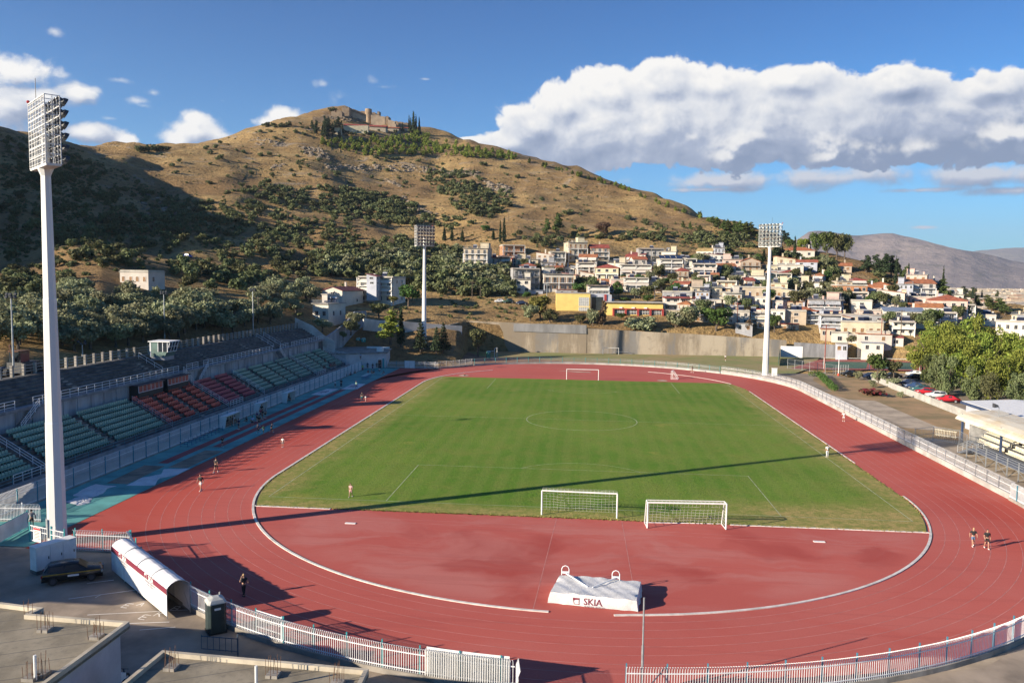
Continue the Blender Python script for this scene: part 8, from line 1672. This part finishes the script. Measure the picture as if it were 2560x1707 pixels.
# tennis court fence
def court_fence():
    t = thing('court_fence', 'tall green wire fence with steel posts around the tennis courts', 'fence', (62, 84, 0)); b = MB(); P = [(55.5,90),(63.5,76.5),(67.5,77.5)]
    for p, q in zip(P[:-1], P[1:]):
        n = 6
        for i in range(n+1): u = i/n; x, y = p[0]+(q[0]-p[0])*u, p[1]+(q[1]-p[1])*u; b.tube((x, y, 0), (x, y, 2.6), .05, 5)
        for z in (.2, 1.4, 2.55): b.tube((*p, z), (*q, z), .03, 5)
        for i in range(40): u = i/40; x, y = p[0]+(q[0]-p[0])*u, p[1]+(q[1]-p[1])*u; b.beam((x, y, .2), (x, y, 2.5), .015, .015)
    b.build('frame', X['galvanised'], t); t = thing('court_screen', 'green and white windbreak screen at the left end of the tennis courts', 'screen', (57, 106, 0)); b = MB(); b.beam((54.5, 96, 1.6), (60, 118, 1.6), .06, 3.0); b.build('green_sheet', mm('screen_green', (.05,.16,.14), .8), t); b = MB(); b.beam((60.2, 118, 2.2), (66.5, 117, 2.2), .06, 3.4); b.build('white_sheet', X['white_paint'], t)
    for x0, x1, y in ((65.5, 77.5, 91.5), (79.5, 91.0, 92.5)):
        t = thing('court_goal', 'white framed ball stop on the tennis court, %s one' % ('left' if x0 < 70 else 'right'), 'goal frame', (x0, y, 0)); b = MB(); b.path([(x0, y, 0), (x0, y, 3.0), (x1, y, 3.0), (x1, y, 0)], .07, 6); b.build('frame', X['white_paint'], t)
    t = thing('white_post', 'thin white post beside the hedge and parked cars', 'post', (64.3, 74.9, 0)); b = MB(); b.tube((64.3, 74.9, 0), (64.3, 74.9, 5.2), .08, 7); b.build('pole', X['white_paint'], t); b = MB(); b.tube((64.3, 74.9, 0), (64.3, 74.9, .6), .25, 8); b.build('base', mm('cone_red', (.5,.07,.04), .6), t)
court_fence()
# ------------------------------------------------------------------ people
def skin_mesh(chains, name, sub=1):
    me = bpy.data.meshes.new('tmp'); V = []; E = []; Rr = []
    idx = {}
    for ch in chains:
        prev = None
        for (p, r) in ch:
            k = tuple(round(c, 4) for c in p)
            if k not in idx: idx[k] = len(V); V.append(p); Rr.append(r)
            if prev is not None: E.append((prev, idx[k]))
            prev = idx[k]
    me.from_pydata(V, E, []); o = bpy.data.objects.new('tmp', me); COL.objects.link(o); o.modifiers.new('s', 'SKIN'); sv = me.skin_vertices[0].data
    for i, r in enumerate(Rr): sv[i].radius = (r, r)
    sv[0].use_root = True
    md = o.modifiers.new('u', 'SUBSURF'); md.levels = sub; md.render_levels = sub
    dg = bpy.context.evaluated_depsgraph_get(); res = bpy.data.meshes.new_from_object(o.evaluated_get(dg)); bpy.data.objects.remove(o); res.name = name
    res.polygons.foreach_set('use_smooth', [True]*len(res.polygons)); return res
POSES = {}
def pose(name, hips=.95, lk=((.10, .06, .50), (.10, .0, .06)), rk=((-.10, -.02, .50), (-.10, -.1, .06)), le=((.30, .02, 1.13), (.30, .12, .88)), re=((-.30, -.02, 1.13), (-.30, .10, .88)), lean=0.0, sitting=False):
    """front is +y; knees/ankles and elbows/wrists given for left (+x) and right (-x)"""
    P = lambda x, y, z: (x, y+lean*(z-hips), z); top = hips
    pel, wst, chs, nck, head0 = P(0,0,top), P(0,-.01,top+.17), P(0,0,top+.38), P(0,.01,top+.52), P(0,.02,top+.60)
    shL, shR = P(.19,0,top+.44), P(-.19,0,top+.44); hpL, hpR = (.10,0,top-.06), (-.10,0,top-.06)
    foot = lambda a: (a[0], a[1]+.16, max(.03, a[2]-.03)); legs = []
    for hp, (kn, an) in ((hpL, lk), (hpR, rk)): legs.append([(pel, .12), (hp, .095), (kn, .062), (an, .042), (foot(an), .036)])
    arms = []
    for sh, (el, wr) in ((shL, le), (shR, re)): d = Vector(wr)-Vector(el); d.normalize(); hnd = tuple(Vector(wr)+d*.09); arms.append([(chs, .13), (sh, .068), (el, .044), (wr, .032), (hnd, .036)])
    body = skin_mesh([[(pel, .12), (wst, .115), (chs, .13), (nck, .06), (head0, .055)]]+legs+arms, 'body')
    # head with face, ears; five fingers per hand, joined into the body mesh
    b = MB(); hc = Vector(P(0,.03,top+.70)); b.ball(hc, (.078, .098, .118), 12, 9); b.ball(hc+Vector((0,.098,-.015)), (.014,.022,.022), 6, 4); b.ball(hc+Vector((0,.088,-.055)), (.028,.012,.009), 6, 4); b.ball(hc+Vector((0,.05,-.085)), (.042,.042,.035), 6, 4)
    for s in (-1, 1): b.ball(hc+Vector((s*.079,-.005,-.01)), (.012,.022,.032), 6, 4); b.ball(hc+Vector((s*.03,.087,.012)), (.014,.008,.009), 6, 4)
    for (el, wr) in (le, re):
        d = (Vector(wr)-Vector(el)).normalized(); sd = d.orthogonal().normalized(); h0 = Vector(wr)+d*.09; n_ = d.cross(sd)
        for k, ln in enumerate((.066, .075, .07, .055)): q = h0+sd*(-.024+.016*k)+d*.02; m_ = q+d*ln*.55+n_*.008; b.tube(q, m_, .0085, 5, .008); b.tube(m_, m_+d*ln*.45+n_*.022, .008, 5, .006)
        q = Vector(wr)+d*.05-sd*.03; b.tube(q, q-sd*.03+d*.035, .010, 5, .009); b.tube(q-sd*.03+d*.035, q-sd*.035+d*.065, .009, 5, .007)
    bm_v = [tuple(v.co) for v in body.vertices]; bm_f = [tuple(p.vertices) for p in body.polygons]; o = len(bm_v); me = bpy.data.meshes.new('body'); me.from_pydata(bm_v+b.V, [], bm_f+[tuple(i+o for i in f) for f in b.F]); me.polygons.foreach_set('use_smooth', [True]*len(me.polygons)); me.materials.append(X['skin'])
    lerp = lambda a, c, u: tuple(Vector(a).lerp(Vector(c), u)); wa = P(0,-.01,top+.05)
    shirt = skin_mesh([[(wa, .145), (wst, .138), (chs, .152), (P(0,.01,top+.49), .075)]]+[[(chs, .15), (sh, .088), (lerp(sh, el, .7), .068)] for sh, (el, _) in ((shL, le), (shR, re))], 'shirt')
    short = skin_mesh([[(P(0,0,top+.06), .142), (pel, .138)]]+[[(pel, .13), (hp, .115), (lerp(hp, kn, .8), .092)] for hp, (kn, _) in ((hpL, lk), (hpR, rk))], 'shorts')
    trous = skin_mesh([[(P(0,0,top+.06), .142), (pel, .138)]]+[[(pel, .13), (hp, .115), (kn, .08), (lerp(kn, an, .9), .058)] for hp, (kn, an) in ((hpL, lk), (hpR, rk))], 'trousers')
    hs = MB(); hs.ball(hc+Vector((0,-.018,.028)), (.090,.100,.108), 12, 8); hl = MB(); hl.ball(hc+Vector((0,-.018,.028)), (.090,.100,.108), 12, 8); hl.loft([[(hc.x+x*s, hc.y-.06+y, hc.z-z) for x, y in ((-.08,0),(-.05,-.06),(.05,-.06),(.08,0))] for z, s in ((-.02, 1), (.14, 1.0), (.30, .7))])
    def fin(m, nm): me2 = bpy.data.meshes.new(nm); me2.from_pydata(m.V, [], m.F); me2.polygons.foreach_set('use_smooth', [True]*len(m.F)); return me2
    sh = MB()
    for (kn, an) in (lk, rk): f = Vector(foot(an)); a = Vector(an); sh.loft([[(a.x+x, a.y-.07+y, z) for x, z in ((-.04, .0), (.04, .0), (.042, .07), (-.042, .07))] for y in (0, .12)]+[[(f.x+x, f.y+.06, z) for x, z in ((-.035, .0), (.035, .0), (.03, .05), (-.03, .05))]])
    if lk[1][2] > .2 or rk[1][2] > .2: sh = MB(); [sh.ball(Vector(foot(an))+Vector((0, 0, 0)), (.045, .11, .05), 8, 5) for (kn, an) in (lk, rk)]
    POSES[name] = dict(body=me, shirt=shirt, shorts=short, trousers=trous, hair=fin(hs, 'hair'), long_hair=fin(hl, 'hair'), shoes=fin(sh, 'shoes'))
pose('stand', lk=((.10,.02,.50),(.11,0,.07)), rk=((-.10,.01,.50),(-.11,-.03,.07)))
pose('walk', lk=((.10,.16,.52),(.10,.22,.09)), rk=((-.10,-.02,.50),(-.10,-.32,.13)), le=((.28,-.12,1.14),(.28,-.04,.90)), re=((-.28,.10,1.14),(-.26,.28,.96)), lean=.05)
pose('walk_b', lk=((.10,-.02,.50),(.10,-.28,.12)), rk=((-.10,.15,.52),(-.10,.20,.08)), le=((.28,.10,1.14),(.26,.26,.95)), re=((-.28,-.10,1.14),(-.29,-.03,.89)), lean=.04)
pose('phone', lk=((.10,.06,.50),(.10,.1,.07)), rk=((-.10,-.02,.50),(-.10,-.16,.09)), re=((-.31,.08,1.18),(-.13,.12,1.52)), le=((.34,-.06,1.14),(.46,.08,.96)))
pose('run', lk=((.10,.32,.62),(.10,.16,.24)), rk=((-.10,-.08,.52),(-.10,-.42,.35)), le=((.26,-.20,1.22),(.22,.02,1.10)), re=((-.26,.16,1.22),(-.18,.30,1.34)), lean=.16)
pose('hips', le=((.40,-.04,1.18),(.22,.06,1.02)), re=((-.40,-.04,1.18),(-.22,.06,1.02)), lk=((.12,.03,.50),(.15,0,.07)), rk=((-.12,.01,.50),(-.15,-.03,.07)))
pose('sit', hips=.50, lk=((.13,.44,.50),(.13,.46,.09)), rk=((-.13,.44,.50),(-.13,.40,.09)), le=((.27,.12,.72),(.17,.36,.60)), re=((-.27,.12,.72),(-.15,.36,.60)), lean=.12)
pose('sit_floor', hips=.13, lk=((.16,.36,.40),(.14,.66,.06)), rk=((-.16,.40,.36),(-.12,.66,.06)), le=((.25,.14,.42),(.14,.36,.40)), re=((-.25,.14,.42),(-.14,.36,.38)), lean=.15)
CL = {}
def cloth(c):
    if c not in CL:
        v = dict(black=(.015,.015,.017), white=(.70,.70,.70), grey=(.25,.25,.26), mint=(.32,.58,.46), teal=(.03,.16,.18), navy=(.02,.03,.08), denim=(.10,.15,.25), pink=(.60,.34,.32), lime=(.40,.62,.03), purple=(.10,.05,.14), green=(.03,.20,.10), blue=(.05,.12,.35), red=(.35,.04,.06), brown=(.05,.032,.022), blonde=(.42,.28,.14), dark=(.018,.014,.012), tan=(.40,.26,.19), lightblue=(.30,.42,.60))[c]
        CL[c] = mat('cloth_'+c, v, .85, .08, 6.0)
    return CL[c]
def person(p, yaw, ps, label, shirt='black', legs='black', hair='dark', h=1.74, long_hair=False, bottom='shorts', shoes='white', group=None):
    t = thing('person', label, 'person', (0, 0, 0), group); P = POSES[ps]
    def part(nm, me, c):
        o = link(nm, me, t)
        if c is not None:
            if not me.materials: me.materials.append(cloth('grey'))
            o.material_slots[0].link = 'OBJECT'; o.material_slots[0].material = cloth(c)
        return o
    part('body', P['body'], None)
    if shirt: part('shirt', P['shirt'], shirt)
    part(bottom, P[bottom], legs); part('hair', P['long_hair'] if long_hair else P['hair'], hair); part('shoes', P['shoes'], shoes)
    s = h/1.77; t.location = p; t.rotation_euler = (0, 0, R(yaw)); t.scale = (s, s, s); return t
g0 = lambda x, y, z=0: G(x, y, z)
person(g0(610,1489), 60, 'phone', 'woman in black walking in the shadow with a phone at her ear', 'black', 'black', 'blonde', 1.66, False, 'trousers', 'black')
person(g0(2432,1364), 170, 'walk', 'blonde person in black top and denim shorts on the right bend', 'black', 'denim', 'blonde', 1.68, True)
person(g0(2466,1370), 172, 'walk_b', 'man in black t-shirt and black shorts beside the blonde walker', 'black', 'black', 'dark', 1.74)
pm = [o for o in bpy.data.objects if o.get('label', '').startswith('man in black t-shirt and black shorts')][0]
o = link('shirt_print', text_mesh('TRACK', .001).copy() if 0 else (lambda b: (b.box(-.1, -.165, 1.30, .1, -.158, 1.34), np_mesh('shirt_print', np.array(b.V), np.array([f for f in b.F]), X['letter_white']))[1])(MB()), pm)
person(g0(2109,1053), 180, 'hips', 'person in white t-shirt and white shorts on the right straight', 'white', 'white', 'dark', 1.67)
person(g0(2068,1142), 15, 'stand', 'person all in white standing on the right touchline', 'white', 'white', 'brown', 1.72, False, 'trousers')
person(g0(877,1242), 170, 'walk', 'person in pale pink kit walking on the grass corner', 'pink', 'pink', 'brown', 1.5)
person(g0(502,1226), 175, 'walk_b', 'man in black t-shirt and white shorts on the left track', 'black', 'white', 'dark', 1.82)
person(g0(540,1180), -10, 'walk', 'bare armed man in black vest and shorts seen from behind', 'black', 'black', 'dark', 1.8)
person(g0(707,1117), 175, 'stand', 'child in white shirt alone on the left straight', 'white', 'grey', 'brown', 1.38)
person(g0(905,1002), 175, 'walk', 'person in black top and teal trousers beside a small child', 'black', 'teal', 'dark', 1.68, True, 'trousers')
person(g0(914,1003), 175, 'walk_b', 'small child in white top and pink trousers', 'white', 'pink', 'brown', 1.1, False, 'trousers')
person(g0(891,973), 165, 'run', 'runner in mint shirt and blue shorts by the flat banner', 'mint', 'blue', 'blonde', 1.7)
person(g0(853,968), 160, 'hips', 'person all in black standing near the far banners', 'black', 'black', 'dark', 1.78, False, 'trousers')
person(g0(838,968), 180, 'stand', 'child in pale shirt left of the person in black', 'white', 'navy', 'dark', 1.35)
person(g0(1731,931), 75, 'walk', 'walker in black on the far right bend', 'black', 'black', 'dark', 1.75)
person(Vector((-28.2,56.8,.02)), 160, 'sit_floor', 'person in dark red sitting on the far throwing circle', 'red', 'black', 'dark', 1.72)
person(g0(556,1117), 60, 'walk', 'boy in black on the runway with white line', 'black', 'navy', 'dark', 1.45)
person(g0(80,1318), 30, 'stand', 'person with dark cap behind the corner gate', 'grey', 'black', 'dark', 1.7)
person(Vector((42,108,0)), 200, 'walk', 'person in white top on the practice field', 'white', 'black', 'dark', 1.74)
Nn = lambda x, y: g0(380+x/7.84, 930+y/7.84)
for x, y, yaw, ps, sh, lg, h, lab in ((1700,1120,150,'stand','navy','navy',1.7,'person in navy beside the longest dugout'),(1970,1070,20,'stand','lightblue','navy',1.68,'person in pale blue shirt facing the short dugout'),(2100,1060,10,'hips','brown','black',1.75,'tall person in brown in the crowd by the short dugout'),(2060,960,160,'stand','purple','black',1.6,'person in purple in the crowd by the short dugout'),(2130,900,200,'walk','red','navy',1.62,'person in dark red in the crowd by the short dugout'),(2170,930,140,'stand','black','black',1.7,'person all in black in the crowd by the short dugout'),(2220,900,170,'stand','grey','black',1.66,'person in grey at the right of the crowd'),(2150,830,180,'stand','black','denim',1.72,'person in black top standing inside the short dugout'),(2090,1215,100,'run','navy','black',1.5,'child in navy running across the inner runway'),(2190,1225,60,'run','green','green',1.4,'child in green running across the inner runway'),(2340,1200,-60,'run','black','black',1.55,'child in black and white running onto the track'),(1960,990,30,'sit_floor','green','green',1.5,'person in green crouching before the short dugout'),(1860,970,160,'sit_floor','black','grey',1.6,'person sitting on the ground between the dugouts')):
    person(Nn(x, y), yaw, ps, lab, sh, lg, 'dark', h)
for k, (y, sh, lab) in enumerate(((-15.4,'red','person in red sitting in the longest dugout'),(-14.7,'black','person in black sitting in the longest dugout, second from the left'),(-14.0,'black','person in black sitting in the longest dugout, next to the post'),(-13.0,'grey','person in grey sitting in the longest dugout'),(-12.2,'brown','person in brown sitting in the longest dugout'),(-11.6,'white','person in white sitting at the right end of the longest dugout'),(9.9,'white','person in white sitting in the far dugout'),(11.8,'black','person in black sitting in the far dugout'))):
    person(Vector((-54.75,y,.02)), -90, 'sit', lab, sh, 'black', 'dark', 1.66)
Mm = lambda x, y: g0(720+x/7.84, 780+y/7.84)
for x, y, yaw, ps, sh, lg, lab in ((1465,1160,180,'stand','lime','black','person in bright lime vest by the far wall'),(1150,1262,120,'sit_floor','black','black','person in black sitting apart, left of the far group'),(1235,1245,120,'sit_floor','black','navy','larger person in black sitting apart on the teal floor'),(1320,1205,140,'sit_floor','tan','pink','person in tan sitting left of the lime vest'),(1575,1200,160,'sit_floor','red','tan','person in red sitting in the far group'),(1640,1205,190,'sit_floor','tan','brown','person in tan sitting in the far group'),(1685,1205,170,'sit_floor','black','white','person in black and white sitting in the far group'),(1790,1155,200,'sit_floor','white','navy','person in white sitting right of the far group'),(1885,1215,120,'sit_floor','brown','white','person in brown sitting alone at the right of the far group'),(1560,1110,180,'stand','navy','black','person in navy standing behind the far group'),(1660,1125,160,'stand','black','purple','person in black standing behind the far group'),(1740,1110,190,'hips','black','black','person in black by the building door'),(1800,1115,170,'stand','brown','navy','person in brown by the building door'),(1880,1085,200,'stand','black','black','person in black at the corner of the changing rooms')):
    person(Mm(x, y), yaw, ps, lab, sh, lg, 'dark', 1.66, bottom='trousers' if ps == 'stand' else 'shorts')
person(RD(*( 720+1425/7.84, 780+940/7.84), 196), 150, 'stand', 'person in pale blue at the stair rail by the lilac wall', 'lightblue', 'navy', 'dark', 1.7)
for k, (y, row_, sh) in enumerate(((46.0,0,'black'),(47.1,0,'black'),(50.4,0,'purple'),(51.4,0,'red'),(52.6,0,'grey'),(53.4,0,'brown'),(54.3,0,'black'),(52.0,2,'black'))):
    person(Vector((-59.2-.85*row_-.3, y, 1.3+.5*(row_+1)-.08)), -90, 'sit', 'spectator in %s sitting in the far green seats, number %s from the left' % (sh, ('one','two','three','four','five','six','seven','eight')[k]) if 0 else 'spectator in %s sitting %s' % (sh, ('first at the left of the far green seats','second at the left of the far green seats','left of the middle of the far spectators','in the middle of the far spectators','right of the red shirt among the spectators','second last on the right of the spectators','last on the right of the spectators','alone two rows above the other spectators')[k]), sh, 'black', 'dark', 1.66)
# ------------------------------------------------------------------ rocks on the hill
def rocks():
    rnd = random.Random(12); b = MB()
    zones = [(Zp((380,600),(640,640),(680,740),(560,730),(400,650)), 70, 1.5), (Zp((640,770),(1460,790),(1900,850),(1900,880),(1300,840),(650,830)), 170, 1.6), (Zp((1890,830),(2050,850),(2040,890),(1900,880)), 36, 1.6), (Zp((2090,930),(2330,980),(2320,1040),(2150,1020)), 60, 1.9), (Zp((1340,1060),(1500,1160),(1640,1230),(1760,1230),(1500,1250),(1400,1180)), 70, 1.4), (Zp((680,300),(1180,390),(1100,405),(660,370)), 90, 1.3), (Zp((0,520),(300,580),(330,630),(0,600)), 40, 1.3), (Zp((1190,910),(1300,950),(1360,990),(1250,960)), 30, 1.1), ([(330,480),(420,500),(460,540),(380,560)], 34, 1.6), (Zp((150,770),(260,780),(230,820),(140,810)), 16, 1.3)]
    for poly, n, s in zones:
        for p in scatter(poly, n, n+900, .8):
            r = s*rnd.uniform(.35, 1.15); rings = []; a0 = rnd.uniform(0, 6)
            for z, f in ((-.6, .9), (.1, 1.0), (.55, .8), (.8, .35)): rings.append([(p.x+r*f*math.cos(a0+6.283*i/7)*rnd.uniform(.75, 1.25)*1.3, p.y+r*f*math.sin(a0+6.283*i/7)*rnd.uniform(.75, 1.25), p.z+r*z*rnd.uniform(.85, 1.15)*.9) for i in range(7)])
            b.loft(rings)
    prop(b.build('rocks', mat('hill_rock', (.235,.19,.14), .95, .25, .5, stain=.3)), 'weathered grey and tan rock outcrops on the hill', kind='stuff')
rocks()
# ------------------------------------------------------------------ haze over the valley
def haze():
    b = MB(); b.box(-17500, -900, -37, 17500, 21000, 1400); m = bpy.data.materials.new('valley_haze'); m.use_nodes = True; nt = NT(m.node_tree); nt.N.clear()
    v = nt.n('ShaderNodeVolumePrincipled', None, {'Color': (.62, .74, .95, 1), 'Density': HAZE, 'Anisotropy': .1}); out = nt.n('ShaderNodeOutputMaterial'); nt.L.new(v.outputs[0], out.inputs['Volume'])
    m.cycles.homogeneous_volume = True
    prop(b.build('haze', m), 'thin bluish haze over the valley and far mountains', kind='stuff')
HAZE = 0.00004
haze()
